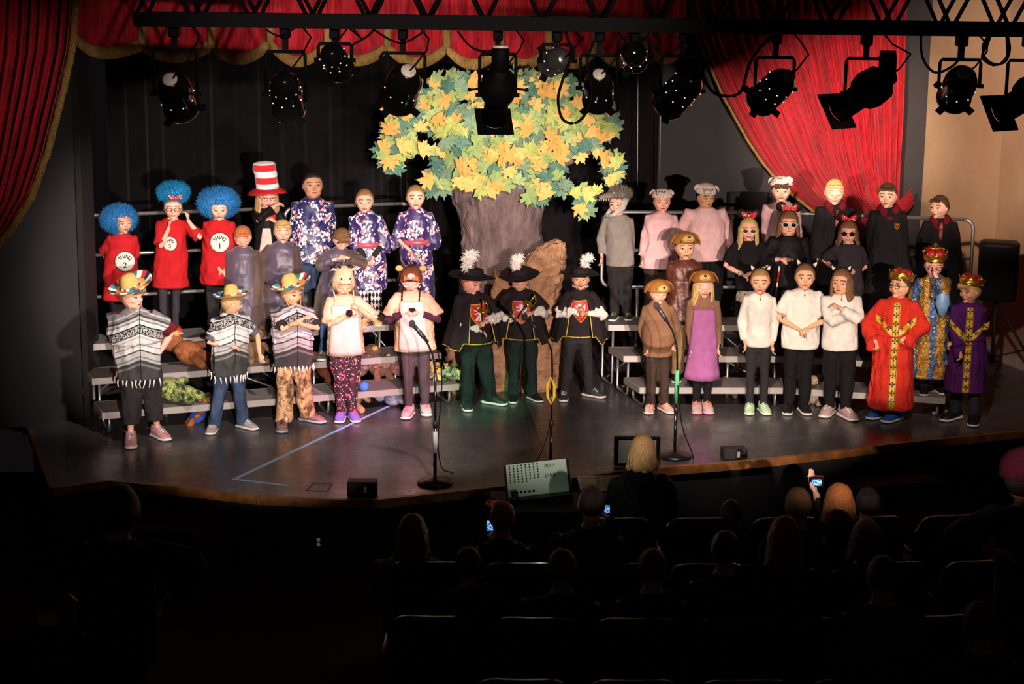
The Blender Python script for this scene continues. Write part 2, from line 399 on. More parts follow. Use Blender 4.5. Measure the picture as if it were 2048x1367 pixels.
def swag(name, inner, outer, Y, nf, amp, label, nu=150, nv=40, flip=1, seed=1):
    rr = np.random.default_rng(seed); root = empty(name, label=label, cat='curtain')
    ph = np.cumsum(rr.uniform(.5, 1.5, nf + 2)); am = rr.uniform(.5, 1.3, nf + 2); g = []
    for i in range(nu + 1):
        u = i / nu; pp = np.interp(u * nf, np.arange(nf + 2), ph) * 2 * pi; a = np.interp(u * nf, np.arange(nf + 2), am); col = []
        for j in range(nv + 1):
            v = j / nv; xi, yi = interp_px(inner, v); xo, yo = interp_px(outer, v)
            A = aty(xi, yi, Y); B = aty(xo, yo, Y); P = A.lerp(B, u); wd = max(.1, (B - A).length)
            P.y += amp * a * sin(pp) * min(1, .35 + wd / 2.2) - .05 * sin(pi * v); col.append(P)
        g.append(col)
    mb = MB(); mb.sheet(g, .006); o = mb.build('cloth', m_velvet, root); uvgrid(o, nu + 1, nv + 1, 1, 2)
    fg = []
    for j in range(nv * 2 + 1):
        v = j / (nv * 2); xi, yi = interp_px(inner, v); P = aty(xi, yi, Y); x2, y2 = interp_px(inner, min(1, v + .02)); 
        x1, y1 = interp_px(inner, max(0, v - .02)); tx, ty = x2 - x1, y2 - y1; L = math.hypot(tx, ty) or 1
        wpx = FW * (1 + .05 * sin(j * 1.7)); q = aty(xi + flip * ty / L * wpx, yi - flip * tx / L * wpx, Y)
        fg.append([P + Vector((0, -.03, 0)), P.lerp(q, .5) + Vector((0, -.045 + .012 * sin(j * .9), 0)), q + Vector((0, -.03, 0))])
    mb = MB(); mb.sheet(fg, .012); o = mb.build('fringe', m_fringe, root); uvgrid(o, nv * 2 + 1, 3, 1, 1)
    return root
FW = 6
rc = swag('red_curtain', [(0, 1372, -60), (.25, 1400, 80), (.45, 1448, 190), (.62, 1498, 280), (.72, 1523, 318), (.8, 1545, 345), (.9, 1590, 390), (1, 1690, 468)],
     [(0, 1818, -60), (.25, 1812, 80), (.5, 1808, 200), (.8, 1800, 340), (1, 1797, 440)], 3.75, 21, .07, 'bright red velvet stage curtain swept to the right, gold fringe on its edge', flip=-1, seed=4)
FW = 15
swag('red_curtain', [(0, 148, -60), (.2, 143, 40), (.3, 138, 100), (.45, 118, 190), (.6, 90, 300), (.75, 58, 390), (.9, 15, 460), (1, -60, 540)],
     [(0, -260, -60), (.5, -250, 240), (1, -230, 600)], -.95, 17, .06, 'dark red velvet curtain pulled to the left side, gold fringe on its edge', flip=1, seed=8)
# gathered tail and tie of right curtain
mb = MB(); g = []
for i in range(13):
    u = i / 12; a = aty(1786, 415 + 0 * u, 3.55).lerp(aty(1800, 446, 3.55), u); b = aty(1822, 378, 3.5).lerp(aty(1828, 404, 3.5), u)
    g.append([a.lerp(b, t / 5) + Vector((0, .02 * sin(i * 1.6 + t), 0)) for t in range(6)])
mb.sheet(g, .01); o = mb.build('tieback', m_velvet, rc); uvgrid(o, 13, 6, 1, 1)
# valance
root = empty('valance', label='red velvet scalloped valance with gold fringe along the top of the stage', cat='valance')
jx = [150, 284, 423, 540, 655, 775, 893, 1000, 1097, 1193, 1286, 1372]
jy = [62, 78, 78, 72, 76, 82, 84, 86, 84, 84, 80, 74]; by = [118, 125, 129, 134, 132, 136, 139, 139, 137, 136, 128]
def valY(px): return -.35 + 3.95 * (px - 150) / (1372 - 150) * (14.65 / (14.65 + 3.95 * (1 - (px - 150) / 1222)))
for k in range(len(by)):
    x0, x1 = jx[k], jx[k + 1]; fh = 24 - k * .35; g = []; fg = []; NU = 28; NV = 8
    for i in range(NU + 1):
        u = i / NU; px = x0 + (x1 - x0) * u; Y = valY(px); s = sin(pi * u) ** .8
        yb = (jy[k] * (1 - u) + jy[k + 1] * u) * (1 - s) + (by[k] - fh) * s
        b = aty(px, yb, Y); t = aty(px, -110, Y); dy = -.05 * s + .012 * sin(u * 19 + k); g.append([t.lerp(b, j / NV) + Vector((0, dy * j / NV + .02 * sin(u * 23 + k * 2) * (1 - .5 * j / NV), 0)) for j in range(NV + 1)])
        e = aty(px, yb + fh + (12 if u in (0, 1) else 0) * 0, Y) - b
        fg.append([b + Vector((0, dy - .016, 0)) + e * (j / 2) for j in range(3)])
    mb = MB(); mb.sheet(g, .008); o = mb.build('scallop', m_velvet, root); uvgrid(o, NU + 1, NV + 1, .22, .8)
    mb = MB(); mb.sheet(fg, .014); f = mb.build('fringe', m_fringe, o); uvgrid(f, NU + 1, 3, .3, 1)
    if k:  # pleat tab hanging in the joint
        Y = valY(x0) - .05; mb = MB(); a = aty(x0 - 9, jy[k] - 30, Y); c_ = aty(x0 + 9, jy[k] - 30, Y); a2 = aty(x0 - 8, jy[k] + 12, Y); c2 = aty(x0 + 8, jy[k] + 12, Y)
        mb.sheet([[a.lerp(a2, t / 3) for t in range(4)], [((a + c_) / 2).lerp((a2 + c2) / 2, t / 3) - Vector((0, .03, 0)) for t in range(4)], [c_.lerp(c2, t / 3) for t in range(4)]], .008)
        o2 = mb.build('pleat', m_fringe, root); uvgrid(o2, 3, 4, .08, 1)
# ------------------------------------------------------------------ risers
m_deck = M('grey_riser_carpet', (112, 106, 104), rough=.85, var=.08, vs=40, bump=.4, bs=260)
m_alu = M('aluminium_tube', (168, 166, 166), rough=.38, metal=.75, var=.04)
m_alu2 = M('riser_edge_aluminium', (160, 154, 150), rough=.45, metal=.35, var=.04)
ZL = [0, .2, .4, .61]
def riser(fl, fr, bl, br, label, seat_w=1.0, diag=1):
    """fl.. = footprint corners (front-left etc.) as 2-D vectors"""
    fl, fr, bl, br = [Vector((p[0], p[1], 0)) for p in (fl, fr, bl, br)]
    o0 = (fl + fr + bl + br) / 4; root = empty('choir_riser', o0, 0, label, 'riser'); L = lambda a: a - o0
    for k in (1, 2, 3):
        v0 = (k - 1) / 3 + .008; v1 = k / 3 - .008; q = [fl.lerp(bl, v0), fr.lerp(br, v0), fr.lerp(br, v1), fl.lerp(bl, v1)]; z = ZL[k]
        mb = MB(); mb.add([L(p) + Vector((0, 0, z - .012)) for p in q] + [L(p) + Vector((0, 0, z)) for p in q], [(3, 2, 1, 0), (4, 5, 6, 7), (0, 1, 5, 4), (1, 2, 6, 5), (2, 3, 7, 6), (3, 0, 4, 7)])
        d = mb.build('deck', m_deck, root, smooth=False)
        mb = MB(); c = sum(q, Vector()) / 4; qq = [c + (p - c) * 1.004 for p in q]
        for a, b in ((0, 1), (1, 2), (2, 3), (3, 0)):
            mb.loft([L(qq[a]) + Vector((0, 0, z - .032)), L(qq[b]) + Vector((0, 0, z - .032))], [(.012, .026)] * 2, 4, ref=(1, 1, 0.01), T=None)
        mb = MB()
        for a, b in ((0, 1), (1, 2), (2, 3), (3, 0)):
            p0, p1 = L(qq[a]), L(qq[b]); t = (p1 - p0).normalized(); nn = Vector((t.y, -t.x, 0)) * .007
            vs = [p0 - nn, p1 - nn, p1 + nn, p0 + nn]; vs = [v + Vector((0, 0, z - .055)) for v in vs] + [v + Vector((0, 0, z + .001)) for v in vs]
            mb.add(vs, [(3, 2, 1, 0), (4, 5, 6, 7), (0, 1, 5, 4), (1, 2, 6, 5), (2, 3, 7, 6), (3, 0, 4, 7)])
        mb.build('edge_frame', m_alu2, d, smooth=False)
        for e, (f_, b_) in enumerate(((fl, bl), (fr, br))):
            inn = (fr - fl).normalized() * (.06 if e == 0 else -.06)
            a = L(f_.lerp(b_, v0 + .05)) + inn; b = L(f_.lerp(b_, v1 - .05)) + inn; r = .012; cz = .03
            pts = [a + Vector((0, 0, z - .05)), a + Vector((0, 0, cz + .02)), a.lerp(b, .06) + Vector((0, 0, cz - .012)), a.lerp(b, .94) + Vector((0, 0, cz - .012)), b + Vector((0, 0, cz + .02)), b + Vector((0, 0, z - .05))]
            mb = MB(); mb.tube(pts, r, 8); mb.build('leg', m_alu, root)
            if k > 1:
                mb = MB(); m_ = (fl.lerp(fr, .38 if e == 0 else .62)).lerp(bl.lerp(br, .38 if e == 0 else .62), (v0 + v1) / 2)
                mb.tube([(a + b) / 2 + Vector((0, 0, .06)), L(m_) + Vector((0, 0, z - .05))], .009, 6); mb.build('brace', m_alu, root)
                for s_ in (.33, .66) if e == 0 else ():
                    p_ = L(fl.lerp(fr, s_).lerp(bl.lerp(br, s_), v0 + .03)); mb = MB(); mb.tube([p_ + Vector((0, 0, .0)), p_ + Vector((0, 0, z - .05))], .012, 8); mb.build('leg', m_alu, root)
    return root, L
def rails(root, L, pa, pb, z_lo, z_hi, mid, r=.017, left=True, right=True):
    a, b = Vector((pa[0], pa[1], 0)), Vector((pb[0], pb[1], 0)); t = (b - a).normalized(); R_ = .09
    def P(s, z): return L(a + t * s) + Vector((0, 0, z))
    W = (b - a).length; pts = []
    for (cx, cz, a0) in ((W - R_, z_hi - R_, 90), (W - R_, z_lo + R_, 0), (R_, z_lo + R_, -90), (R_, z_hi - R_, -180)):
        for q in range(5):
            an = R(a0 - q * 22.5); pts.append(P(cx + R_ * cos(an), cz + R_ * sin(an)))
    pts.append(pts[0])
    mb = MB(); mb.tube(pts, r, 8); mb.build('guard_rail', m_alu, root)
    for z in mid: mb = MB(); mb.tube([P(.0, z), P(W, z)], r * .9, 8); mb.build('rail_bar', m_alu, root)
    for s in (.35, W - .35): mb = MB(); mb.tube([P(s, .06), P(s, z_lo)], r * .9, 8); mb.build('rail_post', m_alu, root)
A0 = Vector((-3.42, -.745)); B0 = Vector((-.48, .50)); dl = (B0 - A0).normalized(); nl = Vector((-dl.y, dl.x))
W_ = (B0 - A0).length; S1 = A0 + dl * (W_ * .6); bk = lambda p: p + nl * 1.33
r1, L1 = riser(A0, S1 - dl * .01, bk(A0) + dl * .0, bk(S1) - dl * .01, 'grey three-step choir riser at the far left, under the big blue wigs')
r2, L2_ = riser(S1 + dl * .01, B0, bk(S1) + dl * .01, bk(B0) - dl * .02, 'grey three-step choir riser just left of the paper tree trunk')
ra = aty(163, 440, -.745 + nl.y * 1.36); 
b0 = bk(A0) + nl * .03
rails(r1, L1, b0 - dl * .24, bk(S1) + nl * .03 - dl * .05, .95, 1.69, [1.33], .018)
rails(r2, L2_, bk(S1) + nl * .03 + dl * .05, bk(B0) + nl * .03 + dl * .02, .95, 1.69, [1.33], .018)
r3, L3_ = riser((1.17, .44), (2.46, .50), (.80, 1.72), (2.62, 1.80), 'grey three-step choir riser just right of the paper tree trunk')
r4, L4_ = riser((2.50, .50), (3.85, .17), (2.66, 1.80), (4.28, 1.46), 'grey three-step choir riser at the far right, in front of the red curtain')
rails(r3, L3_, (.86, 1.74), (2.58, 1.83), .90, 1.63, [1.26], .018)
rails(r4, L4_, (2.68, 1.84), (4.36, 1.48), .90, 1.63, [1.26], .018)
# ------------------------------------------------------------------ paper tree
YT = 2.0
N = NT('trunk_paper'); nn = N.noise(1, N.map(N.obj(), (9, 9, 3.2)), 6, .7); v = N.vor(7, N.map(N.obj(), (1.2, 1, .35)), feature='DISTANCE_TO_EDGE'); N.bump(N.ma('ADD', nn, N.ma('MULTIPLY', v, 1.2)), 1.0, .05)
m_trunk = N.fin(N.ramp(nn, [(.3, lin((80, 64, 66))), (.55, lin((118, 97, 98))), (.75, lin((150, 128, 128)))]), .8)
tree = empty('paper_tree', aty(1005, 770, YT) * Vector((1, 1, 0)), 0, 'tall paper tree with crumpled purple-brown trunk and green and yellow maple leaves', 'tree') if False else None
base = atz(1005, 752, 0); base.y = YT; base.z = 0
tree = empty('paper_tree', base, 0, 'tall paper tree with crumpled purple-brown trunk and green and yellow maple leaves', 'tree')
def crumple(o, amp, sc, seed=0, sub=None):
    me = o.data; n = len(me.vertices); 
    for v in me.vertices:
        p = Vector(v.co) * sc + Vector((seed, seed * .7, 0)); k = noise.noise(p) + .5 * abs(noise.noise(p * 2.3)) + .25 * noise.noise(p * 5)
        v.co += v.normal * amp * k
    me.update()
def trunk_sec(pxl, pxr, py, dep):
    a = aty(pxl, py, YT); b = aty(pxr, py, YT); return (a + b) / 2 - base, ((b - a).length / 2, dep)
secs = [trunk_sec(898, 1135, 775, .22), trunk_sec(902, 1120, 700, .22), trunk_sec(915, 1100, 600, .2), trunk_sec(925, 1088, 520, .19), trunk_sec(924, 1082, 460, .19), trunk_sec(915, 1086, 410, .19), trunk_sec(895, 1100, 370, .2), trunk_sec(880, 1110, 330, .2)]
secs[0] = (Vector((secs[0][0].x, 0, .0)), secs[0][1])
zz = [s[0] for s in secs]; rr_ = [s[1] for s in secs]; pts = []; rad = []
for i in range(len(zz) - 1):
    for t in range(6): pts.append(zz[i].lerp(zz[i + 1], t / 6)); rad.append((rr_[i][0] * (1 - t / 6) + rr_[i + 1][0] * t / 6, rr_[i][1] * (1 - t / 6) + rr_[i + 1][1] * t / 6))
mb = MB(); mb.loft(pts, rad, 72, pw=2.6); o = mb.build('trunk', m_trunk, tree); crumple(o, .035, 7, 3); crumple(o, .012, 24, 8)
# leaf template: maple outline
def maple(seed):
    r_ = random.Random(seed); base_ = [(90, 1.0), (78, .62), (70, .72), (58, .48), (48, .72), (42, .98), (32, .78), (22, .80), (14, .52), (0, .66), (-14, .82), (-24, .60), (-40, .50), (-62, .42), (-84, .30)]
    pts = [(a, q * r_.uniform(.92, 1.08)) for a, q in base_]; left = [(180 - a, q * r_.uniform(.92, 1.08)) for a, q in base_[1:]][::-1]
    return [(q * cos(R(a)), q * sin(R(a))) for a, q in pts + [(-96 + 0, .3)] + [(a if a < 264 else a, q) for a, q in left if a < 258]]
leafcols = {'gold': ((222, 172, 92), (236, 190, 112)), 'lime': ((148, 172, 108), (170, 190, 128)), 'sage': ((112, 142, 116), (128, 158, 128)), 'teal': ((84, 128, 112), (98, 142, 124)), 'yellowgreen': ((176, 186, 104), (192, 200, 118))}
leafmats = {k: [M('paper_%s' % k, v[0], rough=.9, var=.05), M('paper_%s_pale' % k, v[1], rough=.9, var=.05)] for k, v in leafcols.items()}
leafme = {}
for ci, (k, mats) in enumerate(leafmats.items()):
    leafme[k] = []
    for j in range(3):
        pts = maple(ci * 7 + j); rr2 = random.Random(ci * 31 + j); mb = MB(); n = len(pts)
        top = [(x, -.10 * x * x - .05 + .12 * abs(x) * rr2.choice((-1, 1)), z) for x, z in pts]
        vs = [(0, -.09, 0)] + [(x, y, z) for x, y, z in top]; vs2 = [(x, y + .02, z) for x, y, z in vs]
        fs = [(0, 1 + (i + 1) % n, 1 + i) for i in range(n)]; m_ = n + 1
        mb.add(vs + vs2, fs + [tuple(m_ + i for i in reversed(f)) for f in fs] + [(1 + i, 1 + (i + 1) % n, m_ + 1 + (i + 1) % n, m_ + 1 + i) for i in range(n)])
        tmp = mb.build('leaf', mats[j % 2], smooth=False); leafme[k].append(tmp.data); bpy.data.objects.remove(tmp)
crown = [(772, 232), (790, 190), (835, 165), (905, 150), (960, 160), (1030, 150), (1100, 152), (1165, 168), (1212, 200), (1232, 245), (1226, 290), (1240, 335), (1236, 362), (1200, 372), (1178, 432), (1158, 418), (1146, 384), (1110, 376), (1075, 404), (1052, 398), (1040, 372), (1000, 386), (945, 380), (905, 374), (868, 392), (848, 352), (838, 318), (812, 306), (800, 350), (778, 340), (758, 306), (776, 268)]
holes = [((852, 277), (14, 9)), ((836, 325), (17, 14)), ((1182, 340), (19, 24)), ((1148, 345), (18, 16)), ((1222, 292), (10, 9))]
def inpoly(x, y, P):
    c = False; j = len(P) - 1
    for i in range(len(P)):
        if (P[i][1] > y) != (P[j][1] > y) and x < (P[j][0] - P[i][0]) * (y - P[i][1]) / (P[j][1] - P[i][1]) + P[i][0]: c = not c
        j = i
    return c
cand = []; rl = random.Random(5)
for it in range(9000):
    x, y = rl.uniform(750, 1246), rl.uniform(142, 436)
    if not inpoly(x, y, crown): continue
    if any(((x - h[0][0]) / (h[1][0] + 12)) ** 2 + ((y - h[0][1]) / (h[1][1] + 12)) ** 2 < 1 for h in holes): continue
    if all((x - q[0]) ** 2 + (y - q[1]) ** 2 > 15.4 ** 2 for q in cand): cand.append((x, y))
rl.shuffle(cand); n_front = min(296, len(cand))
def leafpick(x, y):
    g = .32 + .18 * (noise.noise(Vector((x * .02, y * .02, 1)))) + (.12 if x < 1000 and y > 250 else 0) - (.1 if y < 190 else 0)
    q = rl.random()
    if q < g: return 'gold'
    q = rl.random(); return 'lime' if q < .38 else 'sage' if q < .62 else 'teal' if q < .82 else 'yellowgreen'
for i, (x, y) in enumerate(cand[:n_front]):
    k = leafpick(x, y); lay = rl.random() * (1.0 if k != 'gold' else .5); P = aty(x, y, YT - .38 + lay * .12) - base
    o = bpy.data.objects.new('leaf', rl.choice(leafme[k])); COL.objects.link(o); o.parent = tree; o.location = P
    s = rl.uniform(.098, .128); o.scale = (s, s, s); o.rotation_euler = (rl.uniform(-.45, .3), rl.choice((0, 2.6, 3.3, 1.0, -1, .4)) + rl.uniform(-.6, .6), rl.uniform(-.4, .4))
mb = MB(); tints = []
for it in range(420):
    x, y = rl.uniform(760, 1240), rl.uniform(150, 425)
    if not inpoly(x, y, crown) or any(((x - h[0][0]) / (h[1][0] + 15)) ** 2 + ((y - h[0][1]) / (h[1][1] + 15)) ** 2 < 1 for h in holes): continue
    P = aty(x, y, YT - .22 + rl.random() * .05) - base; T = Matrix.Translation(P) @ Matrix.Rotation(rl.uniform(0, 6.28), 4, 'Y') @ Matrix.Diagonal((.115, .115, .115, 1)); pts = maple(it)
    n = len(pts); mb.add([T @ Vector((0, 0, 0))] + [T @ Vector((a, 0, b)) for a, b in pts], [(0, 1 + (i + 1) % n, 1 + i) for i in range(n)], rl.choice((0, 0, 1, 2)))
tag(mb.build('leaf_backing', [leafmats['sage'][0], leafmats['lime'][0], leafmats['teal'][0]], tree, smooth=False), kind='stuff')
mb = MB()
for (x0, y0, x1, y1) in ((960, 390, 800, 260), (1040, 390, 1190, 300), (1005, 380, 1005, 200), (980, 385, 900, 220), (1030, 385, 1110, 230)):
    a = aty(x0, y0, YT - .02) - base; b = aty(x1, y1, YT - .1) - base; mb.tube([a, a.lerp(b, .5) + Vector((0, 0, .05)), b], [.05, .035, .02], 8)
mb.build('branch', m_trunk, tree)
# brown paper stump and rock beside the tree
N = NT('kraft_paper'); nn = N.noise(1, N.map(N.obj(), (5, 5, 9)), 6, .7); vv = N.vor(5, N.map(N.obj(), (1, 1, 1.6)), feature='DISTANCE_TO_EDGE'); N.bump(N.ma('ADD', nn, vv), 1.0, .06)
m_kraft = N.fin(N.ramp(nn, [(.3, lin((130, 92, 66))), (.5, lin((176, 132, 98))), (.72, lin((206, 164, 126)))]), .7, spec=.4)
def paper_lump(name, secs_px, Y, dep, label, cat, mat, amp=.05, seg=110):
    b0 = aty((secs_px[0][0] + secs_px[0][1]) / 2, secs_px[0][2], Y); b0.z = 0; pts, rad = [], []
    S = []
    for l, r, y in secs_px: a, b = aty(l, y, Y), aty(r, y, Y); S.append(((a + b) / 2 - b0, (b - a).length / 2))
    S[0][0].z = 0
    for i in range(len(S) - 1):
        for t in range(12): pts.append(S[i][0].lerp(S[i + 1][0], t / 12)); q = S[i][1] * (1 - t / 12) + S[i + 1][1] * t / 12; rad.append((q, min(q, dep) * 1.0 if q < dep else dep))
    pts.append(S[-1][0]); rad.append((S[-1][1], min(S[-1][1], dep)))
    mb = MB(); mb.loft(pts, rad, seg, pw=2.3); o = mb.build(name, mat, loc=b0); crumple(o, amp, 6, Y * 3); crumple(o, amp * .35, 17, Y); crumple(o, amp * .28, 40, Y); return tag(o, label, cat)
paper_lump('paper_stump', [(980, 1132, 772), (985, 1125, 730), (990, 1120, 660), (1005, 1122, 590), (1030, 1126, 550), (1062, 1130, 520), (1090, 1132, 498), (1108, 1131, 485)], 1.25, .2, 'jagged brown kraft-paper stump rising behind the middle feathered hat', 'stump', m_kraft, .045)
paper_lump('paper_stump', [(895, 942, 752), (893, 940, 720), (896, 936, 690), (900, 930, 668)], 1.05, .1, 'low pale kraft-paper stump at the right end of the left riser', 'stump', m_kraft, .03, 32)
paper_lump('paper_roll', [(985, 1010, 760), (984, 1012, 700), (986, 1016, 640), (984, 1020, 580), (990, 1018, 545)], 1.12, .08, 'narrow crumpled brown paper roll left of the jagged stump', 'paper', m_kraft, .03, 32)
# ------------------------------------------------------------------ people
SK = {'fair': (236, 184, 158), 'pink': (238, 172, 152), 'tan': (206, 150, 116), 'warm': (226, 168, 132), 'deep': (178, 122, 92)}
def skin(k):
    nm = 'skin_' + k
    if nm in _mc: return _mc[nm]
    N = NT(nm); c = SK[k]; f = N.noise(16, detail=2); col = N.ramp(f, [(.35, lin(tuple(int(v * .95) for v in c))), (.65, lin(c))])
    N.b.inputs['Subsurface Weight'].default_value = .0
    _mc[nm] = N.fin(col, .55, spec=.35); return _mc[nm]
def lipm(k):
    c = SK[k]; return M('lips_' + k, (int(c[0] * .76), int(c[1] * .44), int(c[2] * .46)), rough=.45, var=.03)
def hairm(name, a, b):
    nm = 'hair_' + name
    if nm in _mc: return _mc[nm]
    N = NT(nm); nn = N.noise(1, N.map(N.obj(), (150, 150, 22)), 4, .7); N.bump(nn, .9, .008)
    _mc[nm] = N.fin(N.ramp(nn, [(.3, lin(a)), (.7, lin(b))]), .5, spec=.4); return _mc[nm]
HC = {'blond': ((150, 110, 62), (226, 188, 128)), 'dblond': ((112, 80, 46), (184, 142, 92)), 'brown': ((48, 32, 22), (96, 64, 42)), 'red': ((150, 78, 34), (214, 134, 76)), 'dark': ((18, 13, 12), (44, 32, 28)), 'lbrown': ((92, 62, 38), (150, 108, 70)), 'straw': ((170, 130, 70), (236, 202, 134))}
def hm(k): return hairm(k, *HC[k])
EYEW = M('eye_white', (232, 226, 222), rough=.3, var=.02); 
IRIS = {'brown': M('iris_brown', (40, 24, 16), rough=.25, var=.02), 'blue': M('iris_blue', (44, 66, 84), rough=.25, var=.02)}
LASH = M('lash', (46, 28, 22), rough=.7, var=.02)
# torso half-widths as a fraction of height: z, rx, ry
TT = [(.44, .064, .052), (.48, .084, .064), (.52, .089, .067), (.57, .083, .063), (.62, .078, .060), (.68, .082, .062), (.73, .089, .063), (.765, .093, .060), (.79, .086, .052), (.808, .062, .042), (.83, .034, .033)]
def trad(P, z):
    """torso half-widths in metres at height fraction z"""
    zs = [t[0] for t in TT]; rx = float(np.interp(z, zs, [t[1] for t in TT])); ry = float(np.interp(z, zs, [t[2] for t in TT])); b = P['b']
    if z < .78: bb = 1 + (b - 1) * min(1, (.80 - z) / .12); rx *= 1 + (bb - 1) * 1.0; ry *= 1 + (bb - 1) * 1.35
    return rx * P['H'], ry * P['H']
def zm(z): return z if z < .66 else .66 + (z - .66) * 1.09
def tcen(P, z):
    k = max(0, min(1, (z - .46) / .38)); return Vector((P['px'] * (1 - k) + P['sx'] * k, P['sy'] * k + P.get('bellyy', 0) * math.exp(-((z - .58) / .07) ** 2), zm(z) * P['H']))
def head_pts(h, su=30, sv=24):
    vs = []
    def f(d):
        x, y, z = d; X = .380 * h * x; Y = .435 * h * y; Z = .5 * h * z
        if z < 0:
            t = -z; X *= 1 - .27 * t ** 2.0
            if y < 0: Y = Y * (1 - .10 * t) - .035 * h * t * min(1, -y * 2)
            else: Y *= 1 - .38 * t ** 1.2
        if y < -.35: Y = -.435 * h * .35 + (Y + .435 * h * .35) * .86
        if z > .2: X *= 1 + .03 * (z - .2)
        return Vector((X, Y, Z))
    for j in range(1, sv):
        ph = pi * j / sv
        for i in range(su):
            th = 2 * pi * i / su; vs.append(f((sin(ph) * cos(th), sin(ph) * sin(th), cos(ph))))
    vs += [f((0, 0, 1)), f((0, 0, -1))]; a = (sv - 1) * su
    fs = [(j * su + i, (j + 1) * su + i, (j + 1) * su + (i + 1) % su, j * su + (i + 1) % su) for j in range(sv - 2) for i in range(su)]
    fs += [(a, i, (i + 1) % su) for i in range(su)] + [(a + 1, (sv - 2) * su + (i + 1) % su, (sv - 2) * su + i) for i in range(su)]
    return vs, fs
def ik(S, T, la, lb, hint):
    d = T - S; L = d.length; mx = (la + lb) * .995
    if L > mx: T = S + d * (mx / L); d = T - S; L = mx
    if L < abs(la - lb) + .01: L = abs(la - lb) + .01
    a = (la * la - lb * lb + L * L) / (2 * L); hh = math.sqrt(max(0, la * la - a * a)); dn = d.normalized(); hv = hint - dn * hint.dot(dn)
    hv = hv.normalized() if hv.length > 1e-6 else dn.orthogonal(); return S + dn * a + hv * hh, T
def person(feet, top, hx, lv=1.0, hy=0, hp=0, hr=0, by=0, b=1.0, hands=(None, None), elb=(None, None), sk='fair', hair='blond', style='short', eye='blue', closed=False, label='', group=None, z=0, hside=0, curl=(.5, .5), hd=(None, None), hs=1.0, vox=.0062, lookdown=0, name='person', brow=None, sy=0.0, bellyy=0, fyaw=(None, None), top_is=None, arms=True):
    f = [atz(x, y, z) for x, y in feet]; base = (f[0] + f[1]) / 2; base.z = z; H = aty(hx, top, base.y).z - z
    P = dict(H=H, b=b, yaw=R(by), base=base, label=label, sk=sk)
    MI = Matrix.Rotation(-R(by), 4, 'Z') @ Matrix.Translation(-base); P['MI'] = MI
    hw = MI @ aty(hx, top, base.y); h = H / 5.95 * hs; P['h'] = h; P['hp'] = hp
    P['sx'] = hw.x * .85; P['px'] = hw.x * .35; P['sy'] = sy - .012 * H + min(0, hw.y) * 0; P['bellyy'] = bellyy
    hc = Vector((hw.x, P['sy'] - .010 * H - .10 * h * sin(R(max(0, hp))), H - h * .5 - .05 * h * sin(R(abs(hp)))))
    P['HM'] = Matrix.Translation(hc) @ Matrix.Rotation(R(hy - by), 4, 'Z') @ Matrix.Rotation(R(hp), 4, 'X') @ Matrix.Rotation(R(hr), 4, 'Y')
    sw = .089 * H * (1 + (b - 1) * .8); P['S'] = [Vector((P['sx'] - sw, P['sy'], .788 * H)), Vector((P['sx'] + sw, P['sy'], .788 * H))]
    P['E'], P['W'], P['Hn'] = [], [], []
    la, lb = .165 * H, .150 * H
    for i in (0, 1):
        sg = -1 if i == 0 else 1
        if hands[i] is None: T = Vector((P['sx'] + sg * (sw + .045 * H), P['sy'] - .03 * H, .47 * H))
        else:
            px, py, fw = hands[i]; T = MI @ aty(px, py, base.y - fw)
            dirg = (T - P['S'][i]).normalized(); T = T - dirg * .035 * H   # pixel marks the palm, the wrist is before it
        hint = Vector(elb[i]) if elb[i] else (Vector((sg * .6, .8, -.3)) if hands[i] is None or (T.z < .55 * H) else Vector((sg * .8, .35, -.8)))
        E, W_ = ik(P['S'][i], T, la, lb, hint); P['E'].append(E); P['W'].append(W_)
        d = Vector(hd[i]).normalized() if hd[i] else (W_ - E).normalized(); P['Hn'].append(d)
    P['F'] = [MI @ q for q in f]; P['Fy'] = []
    mb = MB()
    # torso
    zs = np.linspace(.44, .83, 12); mb.loft([tcen(P, q) for q in zs], [(trad(P, q)[0] * .86, trad(P, q)[1] * .86) for q in zs], 20)
    # neck
    nb = tcen(P, .80); nt = hc + Vector((0, .04 * h, -.30 * h)); nr = .036 * H * (1 + (b - 1) * .5)
    mb.loft([nb, nb.lerp(nt, .5), nt], [nr * 1.15, nr, nr * .95], 14)
    # head
    HM = P['HM']; hvs, hfs = head_pts(h); mb.add(hvs, hfs, 0, HM)
    if b > 1.15: mb.ell((0, -.12 * h, -.30 * h), (.30 * h, .26 * h, .17 * h), T=HM)
    mb.loft([(0, -.375 * h, .03 * h), (0, -.405 * h, -.05 * h), (0, -.455 * h, -.125 * h), (0, -.43 * h, -.165 * h)], [(.028 * h, .03 * h), (.035 * h, .035 * h), (.052 * h, .045 * h), (.05 * h, .03 * h)], 10, T=HM, rd=.6)
    mb.ell((0, -.352 * h, -.255 * h), (.11 * h, .045 * h, .06 * h), T=HM); mb.ell((0, -.285 * h, -.405 * h), (.11 * h, .06 * h, .07 * h), T=HM)
    for s in (-1, 1):
        mb.ell((s * .17 * h, -.272 * h, -.13 * h), (.12 * h, .09 * h, .11 * h), T=HM); mb.ell((s * .15 * h, -.345 * h, .085 * h), (.12 * h, .05 * h, .035 * h), T=HM)
        mb.ell((s * .365 * h, .02 * h, -.04 * h), (.035 * h, .065 * h, .10 * h), T=HM, rot=Matrix.Rotation(s * .35, 3, 'Z'))
